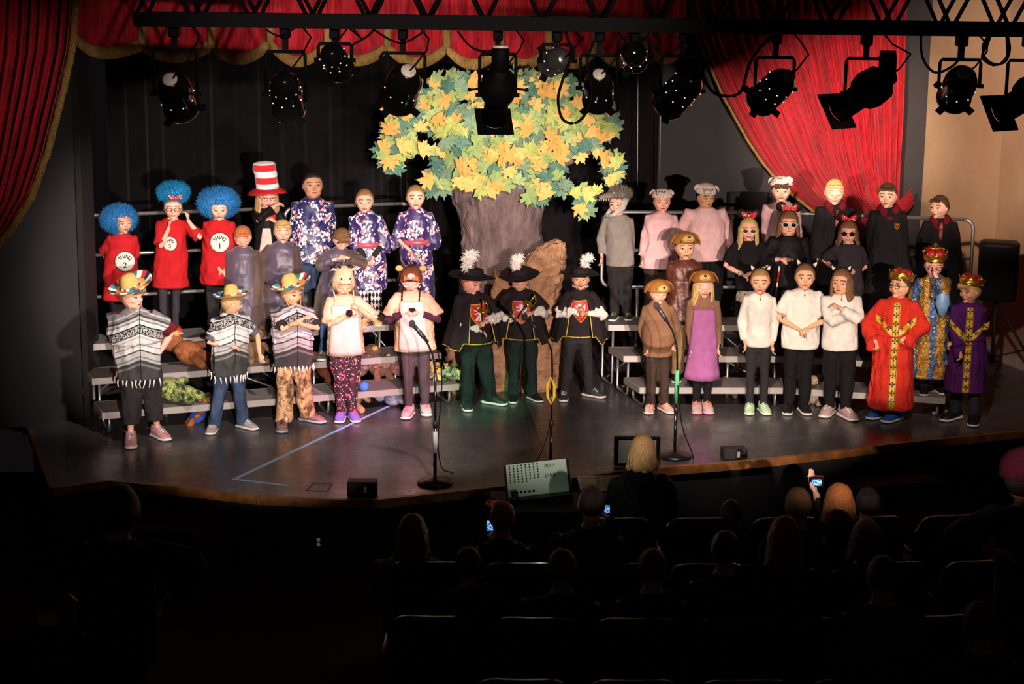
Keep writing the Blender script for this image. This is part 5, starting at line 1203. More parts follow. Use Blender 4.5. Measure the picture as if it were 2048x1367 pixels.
N = NT('hat_stripes'); X, Y, Z = N.xyz(N.uv()); m_str = N.fin(N.ramp(N.ma('FRACT', N.ma('ADD', N.ma('MULTIPLY', Y, 1.93), .52)), [(0, lin((206, 22, 34))), (.5, lin((232, 226, 226)))], True), .9, sheen=.3)
mb = MB(); mb.lathe([(.44, .0), (.46, .06), (.45, .2), (.44, .4), (.45, .6), (.46, .8), (.46, .98), (.42, 1.05), (.25, 1.09), (.0001, 1.1)], 32, T=T, fn=f); hat = mb.build('striped_top_hat', m_str, P['o']); set_uv_ang(hat, T)
mb = MB(); mb.lathe([(.42, -.02), (.6, -.05), (.76, -.08), (.78, -.05), (.74, -.01), (.6, .02), (.455, .05), (.455, .1)], 36, T=T, fn=f); mb.build('brim', c_red, hat)
def kimono(P, mat, hem, sash, sl=.95, cuff=.085, wide=.03, drop=.08):
    H = P['H']; mb = MB(); torso(P, mb, hem, .828, .022, wide, sq=2.2)
    for i in (0, 1):
        S, E, W_ = P['S'][i], P['E'][i], P['W'][i]; e1 = E.lerp(W_, .25); dn = Vector((0, 0, -1)); inn = tcen(P, .765)
        mb.loft([inn.lerp(S, .5), S, S.lerp(E, .5) + dn * .008 * H, E + dn * .022 * H, e1 + dn * .03 * H], [(.034 * H, .034 * H), (.036 * H, .036 * H), (.036 * H, .046 * H), (.034 * H, .060 * H), (.032 * H, .070 * H)], 18, ref=(0, 1, 0), pw=2.6)
    o = mb.build('kimono', mat, P['o']); remesh(o, .0115, 2, 0, (.007, len(P['label']), .8, hem * H, .8 * H)); P['kimono'] = o
    if sash: 
        c0 = tcen(P, .60); rx, ry = trad(P, .60); mb = MB(); mb.loft([c0 + Vector((0, 0, -.022)), c0 + Vector((0, 0, .022))], [(rx + .038, ry + .036)] * 2, 28, pw=2.2); mb.build('sash', M('rose_satin', (190, 84, 104), rough=.35), o)
    g = []; c1 = tcen(P, .815)
    for k in range(21): t = 2 * pi * k / 20; g.append([c1 + Vector(((.042 + .012 * j) * H * cos(t), (.040 + .008 * j) * H * sin(t), (.014 - .012 * j) * H - .035 * H * max(0, -sin(t)) * j * .5)) for j in range(3)])
    mb = MB(); mb.sheet(g, .006); mb.build('collar', M('rose_satin', (190, 84, 104), rough=.35), o)
P = person([(612, 652), (640, 650)], 343, 625, z=Z3, hy=16, hp=-4, by=6, b=1.22, hands=((608, 545, .04), (646, 540, -.02)), sk='tan', hair='dark', style='pulled', eye='brown', label='tallest girl, dark hair, navy blossom-print satin top, top row')
kimono(P, mk1, .42, False, .95, .075); trousers(P, m_jean, r=(.062, .045, .036), bottom=.22); 
H = P['H']
for i in (0, 1): k_, a_ = P['K'][i], P['A'][i]; mb = MB(); mb.loft([k_.lerp(a_, .15), k_.lerp(a_, .5), a_ + Vector((0, 0, -.02))], [.044 * H, .043 * H, .036 * H], 14); mb.build('boot', s_blk, P['o'])
shoes(P, s_blk, s_blk)
P = person([(727, 652), (753, 648)], 377, 729, z=Z3, hy=6, hp=6, by=4, hands=((733, 528, .13), (745, 524, .12)), elb=((-1, .4, -.3), (1, .4, -.3)), hd=((.5, -.2, -.8), (-.5, -.2, -.8)), curl=(.8, .8), sk='fair', hair='dblond', style='pulled', lookdown=1, label='girl in blossom-print kimono over black and white diamond leggings')
kimono(P, mk2, .27, True, .98); trousers(P, m_argyle(), r=(.055, .045, .042)); shoes(P, M('gold_shoe', (206, 176, 106), rough=.4), s_wh)
for i in (0, 1): mb = MB(); E_, W__ = P['E'][i], P['W'][i]; mb.loft([E_.lerp(W__, .4), E_.lerp(W__, .7), E_.lerp(W__, .92)], [.032, .031, .027], 12, rd=.5); mb.build('undershirt_sleeve', c_dk, P['o'])
P = person([(822, 648), (846, 647)], 370, 831, z=Z3, hy=8, hp=2, by=2, hands=((824, 512, .12), (836, 510, .11)), elb=((-1, .4, -.3), (1, .4, -.3)), hd=((.35, -.2, -1), (-.35, -.2, -1)), sk='fair', hair='dblond', style='pulled', label='girl in indigo blossom-print kimono at the right end of the top row, beside the tree')
kimono(P, mk3, .18, True, 1.05); trousers(P, c_blk, r=(.05, .035, .03)); shoes(P, s_blk, s_wh)
# left, second row: brown robes
P = person([(470, 714), (500, 711)], 449, 486, z=Z2, hy=4, hp=22, by=2, hands=((462, 606, .06), (512, 604, .06)), sk='pink', hair='red', style='short', closed=True, label='red-haired boy looking down in a long dusky brown robe, second row')
longrobe(P, m_robe, .16, 2.0, .055, .10, over=.085); shoes(P, s_blk, s_blk)
P = person([(551, 708), (579, 706)], 439, 565, z=Z2, hy=12, hp=4, by=6, hands=((540, 566, .12), (562, 572, .12)), sk='fair', hair='straw', style='short', closed=True, hside=.4, label='blond boy with closed eyes in a dusky brown robe, second row')
longrobe(P, m_robe, .24, 2.0, .06, .12, over=.08); trousers(P, c_blk); shoes(P, s_blk, s_blk)
P = person([(648, 716), (690, 708)], 453, 683, z=Z2, hy=22, hp=34, by=6, hands=((676, 520, .20), (688, 516, .2)), elb=((-1, 0, -.4), (1, 0, -.4)), curl=(1, 1), sk='fair', hair='lbrown', style='fringe', closed=True, hside=-.5, label='brown-haired boy bowing his head, hands joined at his chest, in a dusky brown robe')
longrobe(P, m_robe, .28, 1.75, .045, .03); trousers(P, m_jean2, r=(.064, .048, .042)); shoes(P, M('grey_trainer', (104, 100, 104), rough=.6), s_wh, sc=1.15, lacem=s_wh)
# right, top row
P = person([(1229, 638), (1254, 637)], 386, 1236, z=Z3, hy=-22, hp=2, by=-6, hands=((1202, 522, .04), (1262, 528, -.08)), sk='pink', hair='brown', style=None, label='child in shaggy grey wolf head hat and grey sweater, black trousers')
shirt(P, c_grey, .43, 1.85, (.045, .030), .022); trousers(P, c_dk, r=(.062, .045, .040)); shoes(P, M('dark_trainer', (46, 50, 50), rough=.6), s_wh, lacem=M('lime_lace', (140, 200, 60)))
T = P['HM'] @ Matrix.Scale(P['h'], 4) @ Matrix.Rotation(R(-44), 4, 'Z'); m_wolf = hairm('wolf_fur', (70, 62, 58), (150, 140, 130)); m_wolfl = cloth('pale_wolf_fur', (196, 188, 180), bump=1.2, bs=100)
mb = MB(T); mb.ell((0, .08, .48), (.42, .50, .28), 18, 12); mb.loft([(0, -.2, .46), (0, -.6, .42), (0, -.92, .36), (0, -1.02, .33)], [(.32, .22), (.22, .15), (.13, .10), (.07, .06)], 16, ref=(1, 0, 0)); hat = mb.build('wolf_head_hat', m_wolf, P['o'])
strands(T, 1500, ((0, .10, .48), (.43, .52, .30), lambda d: d[1] > -.6 or d[2] > .4), (.10, .22), .013, 5).build('fur', m_wolf, hat)
mb = MB(T); mb.ell((0, -1.03, .36), (.09, .07, .07), 12, 8); mb.build('nose', m_btn, hat)
mb = MB(T)
for s in (-1, 1):
    mb.loft([(s * .27, .05, .66), (s * .32, .02, .85), (s * .30, .0, .98)], [(.13, .05), (.09, .04), (.015, .01)], 10, ref=(1, 0, 0))
mb.build('ear', m_wolf, hat); mb = MB(T)
for s in (-1, 1):
    mb.loft([(s * .40, .25, .30), (s * .42, .05, -.1), (s * .30, -.3, -.42), (s * .12, -.52, -.52)], [(.06, .16), (.06, .16), (.07, .12), (.05, .08)], 10, ref=(1, 0, 0))
    mb.ell((s * .22, -.33, .58), (.10, .05, .04), 10, 8)
mb.ell((0, -.52, -.50), (.16, .12, .06), 12, 8); mb.build('lower_jaw', m_wolfl, hat); mb = MB(T)
for s in (-1, 1):
    for k in range(4): mb.loft([(s * (.15 - .012 * k), -.55 - .12 * k, .29), (s * (.15 - .012 * k), -.55 - .12 * k, .20)], [.03, .005], 6)
mb.build('tooth', c_white, hat)
P = person([(1295, 636), (1330, 635)], 381, 1324, z=Z3, hy=4, hp=0, by=0, b=1.02, hands=((1284, 528, .06), (1350, 522, .04)), sk='pink', hair='blond', style='crop', label='child in pale pink sweatshirt and pig-face cap, beside the wolf hat')
shirt(P, c_pinkw, .40, 1.9, (.055, .05), .045, .03, folds=.010); trousers(P, c_ddk, r=(.062, .045, .042)); shoes(P, s_blk, s_wh); pig_cap(P, -18, -6)
mb = MB(); c0 = tcen(P, .83); mb.loft([c0, c0 + Vector((0, 0, .03))], [(.062, .055), (.052, .046)], 18); mb.build('collar', M('slate_collar', (80, 92, 112)), P['o'])
P = person([(1392, 634), (1428, 633)], 369, 1409, z=Z3, hy=24, hp=8, by=8, b=1.42, hands=((1362, 512, .0), (1460, 508, .02)), sk='tan', hair='dark', style='crop', eye='brown', lookdown=1, label='stocky child in pale pink sweater and pig-face cap, centre of the right top row')
shirt(P, c_pinkw, .44, 1.85, (.045, .030), .025, .01); trousers(P, c_blk); shoes(P, s_blk, s_wh); pig_cap(P, -20, 4)
P = person([(1545, 634), (1580, 634)], 356, 1563, z=Z3, hy=-6, hp=2, by=-4, b=1.12, hands=((1536, 530, .04), (1592, 528, .02)), sk='fair', hair='brown', style='fringe', label='tall child in pale pink sweatshirt and pig-face cap, before the red curtain')
shirt(P, c_pinkw, .42, 1.85, (.048, .036), .03); trousers(P, c_dk); shoes(P, s_blk, s_wh); pig_cap(P, -30, -14)
P = person([(1652, 650), (1692, 650)], 358, 1669, z=Z3, hy=-4, hp=6, by=-2, b=1.05, hands=((1634, 528, .08), (1702, 528, .02)), sk='fair', hair='straw', style='short', closed=True, label='blond boy in black robe with wine lining and blue scarf, before the red curtain')
tie1 = M('striped_tie_a', (150, 50, 40), rough=.5)
longrobe(P, c_hpr, .12, 1.85, .06, .04, c_hpl, (.045, .735), tie=tie1); shoes(P, s_blk, s_blk)
mb = MB(); c0 = tcen(P, .83); mb.tube([c0 + Vector((.055 * cos(t), .05 * sin(t), .012 + .006 * sin(t * 6))) for t in np.linspace(0, 2 * pi, 19)], .014, 7); mb.build('scarf', M('blue_scarf', (52, 66, 132), var=.3), P['o'])
P = person([(1762, 654), (1796, 654)], 366, 1776, z=Z3, hy=-22, hp=2, by=-4, b=1.02, hands=((1748, 540, -.12), (1806, 540, -.12)), sk='fair', hair='brown', style='short', label='dark-haired boy in black robe with orange crest, beside the curtain tail')
longrobe(P, c_hpr, .10, 1.8, .05, .04, c_hpl, (.062, .715)); shoes(P, s_blk, s_blk)
P = person([(1866, 660), (1894, 660)], 391, 1881, z=Z3, hy=-48, hp=0, by=-14, hands=((1846, 540, .0), (1906, 548, .05)), sk='fair', hair='brown', style='short', label='dark-haired boy in black robe against the beige wall, looking left')
longrobe(P, c_hpr, .12, 1.7, .06, .06, c_hpl, None, tie=tie1); shoes(P, s_blk, s_blk)
# right, second row
def polka_girl(**k): return person(**k)
P = person([(1487, 702), (1512, 702)], 434, 1497, z=Z2, hy=-2, hp=4, by=0, b=1.05, hands=((1486, 557, .12), (1502, 553, .12)), sk='pink', hair='straw', style='long', label='long-haired blond girl with red bow headband, gold sunglasses and star-print skirt')
shirt(P, c_blk, .47, .85, (.046, .048), .016); trousers(P, c_blk, r=(.052, .036, .028)); shoes(P, s_blk, s_blk); mouse_ears(P); glasses(P, m_frg, m_frw, .12, .09)
mb = MB(); mb.loft([tcen(P, .38), tcen(P, .46), tcen(P, .53)], [(.145, .11), (.13, .10), (.105, .08)], 28, pw=2.2); o = mb.build('skirt', m_bdot, P['o']); remesh(o, .0125, 2, 0, (.012, 3, .3, -1, 2))
for i in (0, 1): mb = MB(); d = (P['W'][i] - P['E'][i]).normalized(); mb.loft([P['W'][i] - d * .03, P['W'][i] - d * .0], [.026, .024], 12); mb.build('bracelet', m_bdot, P['o'])
P = person([(1560, 702), (1590, 702)], 421, 1577, z=Z2, hy=-2, hp=2, by=0, b=1.22, hands=((1562, 527, .15), (1578, 527, .15)), curl=(1.0, .8), sk='pink', hair='lbrown', style='bob', label='girl in black long-sleeved top, white sunglasses and red bow headband, holding a cane')
shirt(P, c_velvb, .46, 1.82, (.045, .032), .018); mb = MB(); mb.loft([tcen(P, .24), tcen(P, .4), tcen(P, .52)], [(.17, .14), (.155, .12), (.13, .10)], 26); mb.build('skirt', M('dark_navy_cloth', (26, 26, 44)), P['o'])
trousers(P, c_blk, r=(.05, .036, .028)); shoes(P, s_blk, s_blk); mouse_ears(P); glasses(P, m_lens, m_frw, .12, .085)
a, b_ = aty(1559, 532, P['base'].y - .17), aty(1551, 598, P['base'].y - .15); mb = MB(); q = [a.lerp(b_, t / 6) for t in range(7)]
for k in range(6): mb.tube([q[k], q[k + 1]], .008, 8, mat=1 if k in (1, 2) else 0)
mb.tube([b_, b_ + (b_ - a) * .9], .008, 8, mat=0); tag(mb.build('cane', [c_white, c_red]), 'thin white cane with a red band held by the girl in white sunglasses', 'cane')
P = person([(1681, 706), (1711, 706)], 441, 1697, z=Z2, hy=-10, hp=2, by=-4, hands=((1674, 548, .02), (1706, 552, .1)), elb=((-.5, .7, -1), (.6, .7, -1)), sk='pink', hair='lbrown', style='bob', label='girl in black short-sleeved tee and round dark sunglasses with red bow headband')
shirt(P, cloth('charcoal_tee', (50, 44, 50)), .44, .8, (.046, .048), .018); trousers(P, c_blk); shoes(P, s_blk, s_blk); mouse_ears(P); glasses(P, m_lens, m_frame, .10, .10)
# first step
P = person([(1353, 760), (1388, 758)], 468, 1369, z=Z1, hy=6, hp=2, by=4, b=.98, hands=((1342, 640, .05), (1402, 640, .05)), sk='warm', hair='brown', style='short', label='boy in dog-face cap and shiny brown jacket, behind the two other dog caps')
shirt(P, m_satin, .42, 1.85, (.05, .036), .035, .05, folds=.014); trousers(P, c_khaki); shoes(P, s_blk, s_wh); dog_cap(P, -10, yaw=8, dz=.04)
mb = MB(); g = fpanel(P, .46, .70, .24, .26, .046, wav=.010); mb.sheet(g, .01); mb.build('front_bib', m_satin, P['o'])
P = person([(1848, 786), (1878, 784)], 503, 1868, z=Z1, hy=-4, hp=14, by=-4, hands=((1842, 650, .04), (1863, 540, .18)), elb=(None, (.5, -.3, -1)), curl=(.5, 1.1), sk='pink', hair='brown', style='short', closed=True, label='child in red and gold crown and gold-and-blue brocade robe, hand over face', hd=(None, (0, .1, 1)))
longrobe(P, m_gsat, .12, (1.6), .06, .12); trousers(P, c_dk, r=(.05, .04, .035)); shoes(P, s_blk, s_wh); crown(P, -4, .26, 1.06, 1); glasses(P)
mb = MB(); c0 = tcen(P, .56); mb.tube([c0 + Vector(((.135) * cos(t), .115 * sin(t), 0)) for t in np.linspace(0, 2 * pi, 29)], .008, 6); mb.build('belt', M('silver_cord', (150, 150, 150), metal=.6, rough=.4), P['o'])
mb = MB(); mb.loft([P['E'][1], P['E'][1] + Vector((0, -.01, -.10)), P['E'][1] + Vector((0, 0, -.2))], [(.05, .04), (.065, .04), (.03, .02)], 14, rd=.5); mb.build('blue_sleeve_lining', M('pale_blue_satin', (120, 158, 200), rough=.4), P['o'])
# front row, left to right
P = person([(262, 888), (316, 874)], 562, 262, hy=62, hp=2, by=8, b=1.20, hands=((236, 742, .0), (322, 716, .0)), elb=((-1, .1, -.2), (1, .2, -.2)), fyaw=(12, 40), sk='pink', hair='dblond', style='fringe', hside=.6, label='boy at far left in tilted straw sombrero, grey striped poncho and cropped black trousers')
shirt(P, c_maroon, .46, 1.0, (.038, .048), .012); trousers(P, c_dk, .115, r=(.068, .056, .054)); shoes(P, M('pink_trainer', (196, 138, 142), rough=.6), s_wh, sc=1.15, lacem=s_wh); poncho(P, mp1, .40, 1, .245); sombrero(P, -4, -22, .30, .2)
P = person([(427, 862), (488, 855)], 582, 462, hy=112, hp=6, by=40, b=.98, hands=((464, 700, .12), (524, 716, .0)), fyaw=(-4, 55), elb=((-.6, .2, -1), (.9, .4, .2)), sk='warm', hair='blond', style='crop', label='boy in straw sombrero and grey poncho with his head turned away, blue jeans')
shirt(P, c_slate, .46, .9, (.038, .046), .012); trousers(P, m_jean, .03, r=(.066, .052, .050)); shoes(P, s_gr, s_wh, sc=1.1, lacem=s_wh); poncho(P, mp1, .40, 2, .26); sombrero(P, -6, 4, .26, .12)
P = person([(564, 857), (617, 842)], 560, 580, hy=48, hp=4, by=20, b=1.0, hands=((614, 640, .20), (596, 652, .24)), elb=((-1, -.1, -.6), (1, -.1, -.6)), fyaw=(8, 62), sk='warm', hair='blond', style='short', hside=.4, label='boy with folded arms in straw sombrero, lilac-grey poncho and camouflage trousers')
shirt(P, c_dk, .46, .9, (.038, .046), .012); trousers(P, m_camo(), .04, r=(.070, .058, .058), folds=.010); shoes(P, M('maroon_grey_trainer', (132, 96, 98), rough=.6), M('pale_blue_sole', (150, 170, 180)), sc=1.18, lacem=c_maroon); poncho(P, mp2, .42, 3, .26); sombrero(P, -8, -16, .28, .22)
P = person([(682, 839), (706, 838)], 537, 686, hy=16, hp=20, by=8, hands=((706, 632, .20), (718, 620, .2)), elb=((-1, .1, -.9), (1, .2, -.9)), curl=(1.1, 1.1), sk='warm', hair='blond', style=None, closed=True, label='child in cream knitted goat hat and cream tee with white fur front, spotted leggings')
shirt(P, c_cream, .44, .9, (.048, .054), .024, .02); trousers(P, m_floral(), r=(.062, .042, .030)); shoes(P, M('violet_trainer', (120, 104, 200), rough=.5), s_wh, lacem=M('hot_pink_lace', (240, 90, 150)))
mb = MB(); mb.sheet(fpanel(P, .45, .77, .22, .16, .058, wav=.003, hang=1), .014); mb.build('fur_front', m_whf, P['o'])
cap, cm = knit_cap(P, m_knit, 'goat'); H = P['H']; HMh = lambda x, y, z_: P['HM'] @ (Vector((x, y, z_)) * P['h'])
braid(P, [HMh(-.38, -.1, -.3), tcen(P, .80) + Vector((-.075, -.085, 0)), tcen(P, .70) + Vector((-.085, -.125, 0)), P['W'][0] + Vector((.0, -.035, .01))], cm, cap, m_bk2)
braid(P, [HMh(.38, -.1, -.3), tcen(P, .80) + Vector((.085, -.085, 0)), tcen(P, .72) + Vector((.13, -.11, 0)), P['E'][1] + Vector((.05, -.02, .02))], cm, cap, m_bk2)
P = person([(818, 831), (850, 825)], 530, 823, hy=2, hp=22, by=0, b=1.03, hands=((816, 633, .19), (834, 633, .19)), elb=((-1, .1, -.9), (1, .1, -.9)), curl=(1.0, 1.0), sk='pink', hair='red', style='fringe', closed=True, label='child in brown knitted animal hat and cream tee, behind the left microphone')
shirt(P, c_cream, .44, .85, (.05, .062), .032, .03); trousers(P, M('plum_grey_leggings', (66, 54, 58)), r=(.054, .038, .028)); shoes(P, M('grey_canvas', (188, 168, 160)), s_wh, sc=1.1, lacem=M('hot_pink_lace', (240, 90, 150)))
for i in (0, 1): mb = MB(); sleeve(P, mb, i, 1.85, .038, .030); o = mb.build('undershirt_sleeve', c_plum, P['o']); remesh(o, .012, 1, 0, (.007, 3, 1, -1, 2))
mb = MB(); mb.sheet(fpanel(P, .45, .77, .20, .15, .072, wav=.002, hang=1), .012); mb.build('fur_front', m_whf, P['o'])
cap, cm = knit_cap(P, m_bknit, 'bear'); glasses(P, fr=m_frw); H = P['H']
HMh = lambda x, y, z_: P['HM'] @ (Vector((x, y, z_)) * P['h'])
mid = (P['W'][0] + P['W'][1]) / 2 + Vector((0, -.03, .02))
braid(P, [HMh(-.34, -.2, -.36), tcen(P, .76) + Vector((-.09, -.12, 0)), mid], cm, cap, None); braid(P, [HMh(.34, -.2, -.36), tcen(P, .76) + Vector((.06, -.12, 0)), mid], cm, cap, m_bk2)
P = person([(932, 816), (981, 807)], 536, 935, hy=52, hp=16, by=26, b=1.12, hands=((962, 668, .14), (975, 648, .20)), elb=((-1, .2, -.6), (1, 0, -.6)), fyaw=(10, 62), sk='pink', hair='red', style='crop', lookdown=1, label='boy in feathered wide-brim hat and black lion-shield tunic, left of the three')
tabard(P, .47, 1); trousers(P, c_green, .03, r=(.066, .052, .046)); shoes(P, M('dark_green_trainer', (34, 50, 46), rough=.5), s_wh, sc=1.12, lacem=s_blk); feather_hat(P, 4, -.36, -2, 10, 1.08)
def sword(px, py, fw, P, dx, label):
    a = aty(px, py, P['base'].y - fw); T = Matrix.Translation(a) @ Matrix.Rotation(R(dx), 4, 'Y') @ Matrix.Rotation(R(18), 4, 'X'); mb = MB(T)
    mb.ell((0, 0, .09), .012, 10, 8); mb.tube([(0, 0, .08), (0, 0, 0)], .008, 8); root = mb.build('toy_sword', m_goldm); tag(root, label, 'sword')
    mb = MB(T); mb.lathe([(.004, .012), (.03, .004), (.042, -.012), (.040, -.014), (.028, .001), (.004, .008)], 20); mb.tube([(-.06, 0, .0), (0, 0, -.004), (.06, 0, .0)], .006, 6); mb.tube([(.04, 0, -.01), (.045, 0, .05), (.01, 0, .088)], .005, 6); mb.build('guard', m_goldm, root)
    mb = MB(T); mb.loft([(0, 0, -.01), (0, 0, -.25), (0, 0, -.29)], [(.008, .003), (.007, .0025), (.002, .001)], 6); mb.build('blade', M('black_blade', (30, 30, 32), rough=.3), root)
sword(966, 620, .26, P, 0, 'gold-hilted toy sword held by the left of the three feathered-hat boys')
P = person([(1027, 801), (1066, 799)], 533, 1040, hy=2, hp=22, by=0, b=1.05, hands=((1028, 645, .20), (1066, 632, .18)), elb=((-1, .1, -.6), (1, .1, -.8)), curl=(.3, .8), fyaw=(-2, 30), sk='warm', hair='lbrown', style='crop', closed=True, label='child looking down in feathered black hat and lion-shield tunic, middle of the three')
tabard(P, .47, 2); trousers(P, c_green, .03, r=(.062, .048, .044)); shoes(P, s_blk, s_wh, lacem=s_blk); feather_hat(P, -6, -.14, 6, 60, .92)
sword(1058, 606, .25, P, 34, 'gold-hilted toy sword held by the middle of the three feathered-hat children')
P = person([(1128, 797), (1180, 792)], 534, 1162, hy=-4, hp=0, by=-2, hands=((1158, 624, .20), (1170, 633, .20)), elb=((-1, .1, -.7), (1, .1, -.7)), curl=(1.1, 1.1), fyaw=(-4, 56), sk='tan', hair='dark', style='crop', eye='brown', label='dark-haired boy facing out in feathered black hat and lion-shield tunic, right of the three')
tabard(P, .48, 3); trousers(P, c_dk, .03, r=(.058, .046, .044)); shoes(P, M('dark_trainer', (46, 50, 50), rough=.6), s_wh, sc=1.1, lacem=s_wh); feather_hat(P, 0, .34, -2, 30, .84)
P = person([(1300, 822), (1328, 821)], 560, 1317, hy=14, hp=8, by=0, b=.98, hands=((1294, 702, .04), (1346, 696, .04)), curl=(1, 1), sk='pink', hair='lbrown', style='short', closed=True, fyaw=(-10, 25), label='smiling child with a padded belly in brown turtleneck and dog-face cap, by the right microphone')
shirt(P, c_brown, .43, 1.9, (.046, .034), .02, 0, belly=.07, collar=.845, folds=.005); trousers(P, c_ddk, r=(.056, .044, .040)); shoes(P, M('salmon_trainer', (226, 164, 148), rough=.6), s_wh, sc=1.1, lacem=s_wh); dog_cap(P, -2, yaw=8, dz=-.02, wide=1.12)
P = person([(1393, 821), (1413, 821)], 546, 1407, hy=6, hp=6, by=0, b=.96, hands=((1384, 704, .03), (1436, 704, .03)), sk='pink', hair='straw', style='long', closed=True, fyaw=(-4, 4), label='long-haired girl in lilac apron, brown turtleneck and dog-face cap')
shirt(P, c_brown, .44, 1.9, (.046, .036), .018, collar=.845); trousers(P, c_blk, r=(.052, .036, .028)); shoes(P, M('grey_pink_trainer', (178, 150, 148), rough=.6), M('pink_sole', (222, 150, 170)), sc=1.15, lacem=M('orange_lace', (240, 130, 80))); dog_cap(P, -14, yaw=-4, dz=.06)
mb = MB(); g = fpanel(P, .235, .745, .26, .145, .030, hang=1, wav=.003); mb.sheet(g, .006); o = mb.build('apron', m_purp, P['o'])
for s in (-1, 1): mb = MB(); mb.tube([g[0 if s < 0 else -1][0], tcen(P, .80) + Vector((s * .045, -.062, 0)), tcen(P, .835) + Vector((s * .045, 0, 0))], .007, 6); mb.build('neck_strap', m_purp, o)
P = person([(1499, 823), (1526, 823)], 536, 1521, hy=-8, hp=6, by=-4, b=.92, hands=((1489, 694, .03), (1545, 697, .03)), sk='warm', hair='dblond', style='pulled', fyaw=(-8, 8), lookdown=1, label='slim girl in cream long-sleeved top, pink pompom choker and mint shoes')
shirt(P, c_white, .46, 1.9, (.042, .032), .014); trousers(P, c_dk, r=(.052, .036, .028)); shoes(P, M('mint_trainer', (168, 204, 160), rough=.6), s_wh, sc=1.05, lacem=s_wh); cat_ears(P, 0)
def choker(P, ball, band, pend=None):
    c0 = tcen(P, .832); mb = MB(); mb.tube([c0 + Vector((.037 * P['H'] * cos(t), .037 * P['H'] * sin(t) - .004, 0)) for t in np.linspace(0, 2 * pi, 21)], .005, 6); o = mb.build('choker', band, P['o'])
    if ball: mb = strands(Matrix.Translation(c0 + Vector((0, -.06, -.004))), 200, ((0, 0, 0), (.016,) * 3, lambda d: True), (.008, .015), .002, 2); mb.ell((0, 0, 0), .016, 10, 8); mb.build('pompom', ball, o)
    if pend: mb = MB(); mb.tube([c0 + Vector((0, -.062, -.01)), c0 + Vector((0, -.085, -.05))], .003, 5); mb.ell(c0 + Vector((0, -.09, -.06)), (.008, .004, .012), 8, 6); mb.build('pendant', pend, o)
choker(P, M('hot_pink_fluff', (244, 40, 130)), M('hot_pink_band', (220, 60, 110)), m_goldm)
P = person([(1576, 823), (1606, 823)], 527, 1610, hy=-6, hp=0, by=-2, b=1.06, hands=((1600, 668, .15), (1614, 665, .15)), elb=((-1, .2, -.2), (1, .2, -.2)), sk='warm', hair='lbrown', style='pulled', label='girl in white short-sleeved tee with hands clasped, black trousers, cat ears')
shirt(P, c_white, .44, .8, (.05, .058), .024, .01); trousers(P, c_blk, r=(.060, .042, .034)); shoes(P, s_blk, s_wh, sc=1.05, lacem=s_blk); cat_ears(P, 6); choker(P, None, M('blue_band', (60, 100, 160)), m_alu)
P = person([(1658, 828), (1690, 834)], 536, 1685, hy=-28, hp=6, by=-8, b=1.16, hands=((1712, 632, .17), (1672, 618, .20)), elb=((-1, -.2, -.8), (1, -.2, -.8)), fyaw=(-28, 20), curl=(.6, 1.0), sk='warm', hair='lbrown', style='long', lookdown=1, label='girl in cream long-sleeved top with folded arms, cat ears, black trousers')
shirt(P, c_white, .46, 1.85, (.044, .034), .018); trousers(P, c_blk, r=(.062, .044, .038)); shoes(P, M('grey_rose_trainer', (180, 150, 148), rough=.6), s_wh, sc=1.2, lacem=s_wh); cat_ears(P, -4); choker(P, None, c_blk, m_goldm)
P = person([(1762, 834), (1790, 840)], 545, 1802, hy=-48, hp=-6, by=-14, b=1.12, hands=((1750, 695, .10), (1808, 684, .20)), curl=(1.1, 1.1), elb=((-1, .1, -.5), (1, .1, -.7)), sk='warm', hair='brown', style='short', fyaw=(-50, -45), label='child in glasses, jewelled crown and long red robe with gold cross bands')
king(P, c_king, .085); shoes(P, M('blue_trainer', (36, 78, 170), rough=.5), s_wh, sc=1.2); crown(P, -10, .22, 1.05); glasses(P)
P = person([(1908, 838), (1948, 846)], 556, 1942, hy=-55, hp=2, by=-12, b=1.06, hands=((1922, 714, .20), (1900, 690, .06)), curl=(1.0, 1.0), elb=((-1, .1, -.7), (1, 0, -.9)), fyaw=(-50, -20), sk='warm', hair='blond', style='fringe', hside=-.3, label='child at the far right in crown and purple robe with gold cross bands')
P['W'] = P['W'][:]; king(P, c_king2, .22); trousers(P, M('dark_navy_trousers', (30, 34, 46)), r=(.056, .044, .040)); shoes(P, s_blk, s_wh, sc=1.2); crown(P, -16, .22, 1.05)
# ------------------------------------------------------------------ truss and stage lights
m_trs = M('black_truss_paint', (7, 7, 8), rough=.7, var=.05, spec=.12); m_can = M('black_can_enamel', (16, 15, 16), rough=.16, var=.05, spec=.7, coat=.6); m_capd = M('lamp_cap_reflection', (236, 226, 210), rough=.5, var=.1, vs=30)  # cap colour is pale to stand for a reflection on the rear plate
m_slv = M('silver_can', (150, 148, 146), rough=.25, metal=.85)
def glow(name, c, s): 
    N = NT(name); return N.fin(lin(c), .4, emit=lin(c), es=s)
m_vent = glow('lamp_vent_glow', (255, 236, 214), .8); m_flens = glow('lit_lens', (255, 220, 190), 1.5)
YR = -4.0
tl = aty(280, 34, YR); tr = aty(2120, 58, YR); tr.z = tl.z; zc = (aty(280, 34, YR).z + aty(2048, 62, YR).z) / 2
truss = empty('lighting_truss', (tl.x, YR, zc), 0, 'black lattice lighting truss hung across the top of the hall', 'truss')
LT = tr.x - tl.x; 
for dy, dz in ((-.17, 0), (.17, 0), (-.17, .36), (.17, .36)):
    mb = MB(); mb.box((LT / 2, dy, dz), (LT, .05, .085 if dz == 0 else .05)); mb.build('chord', m_trs, truss, smooth=False)
nb = 16
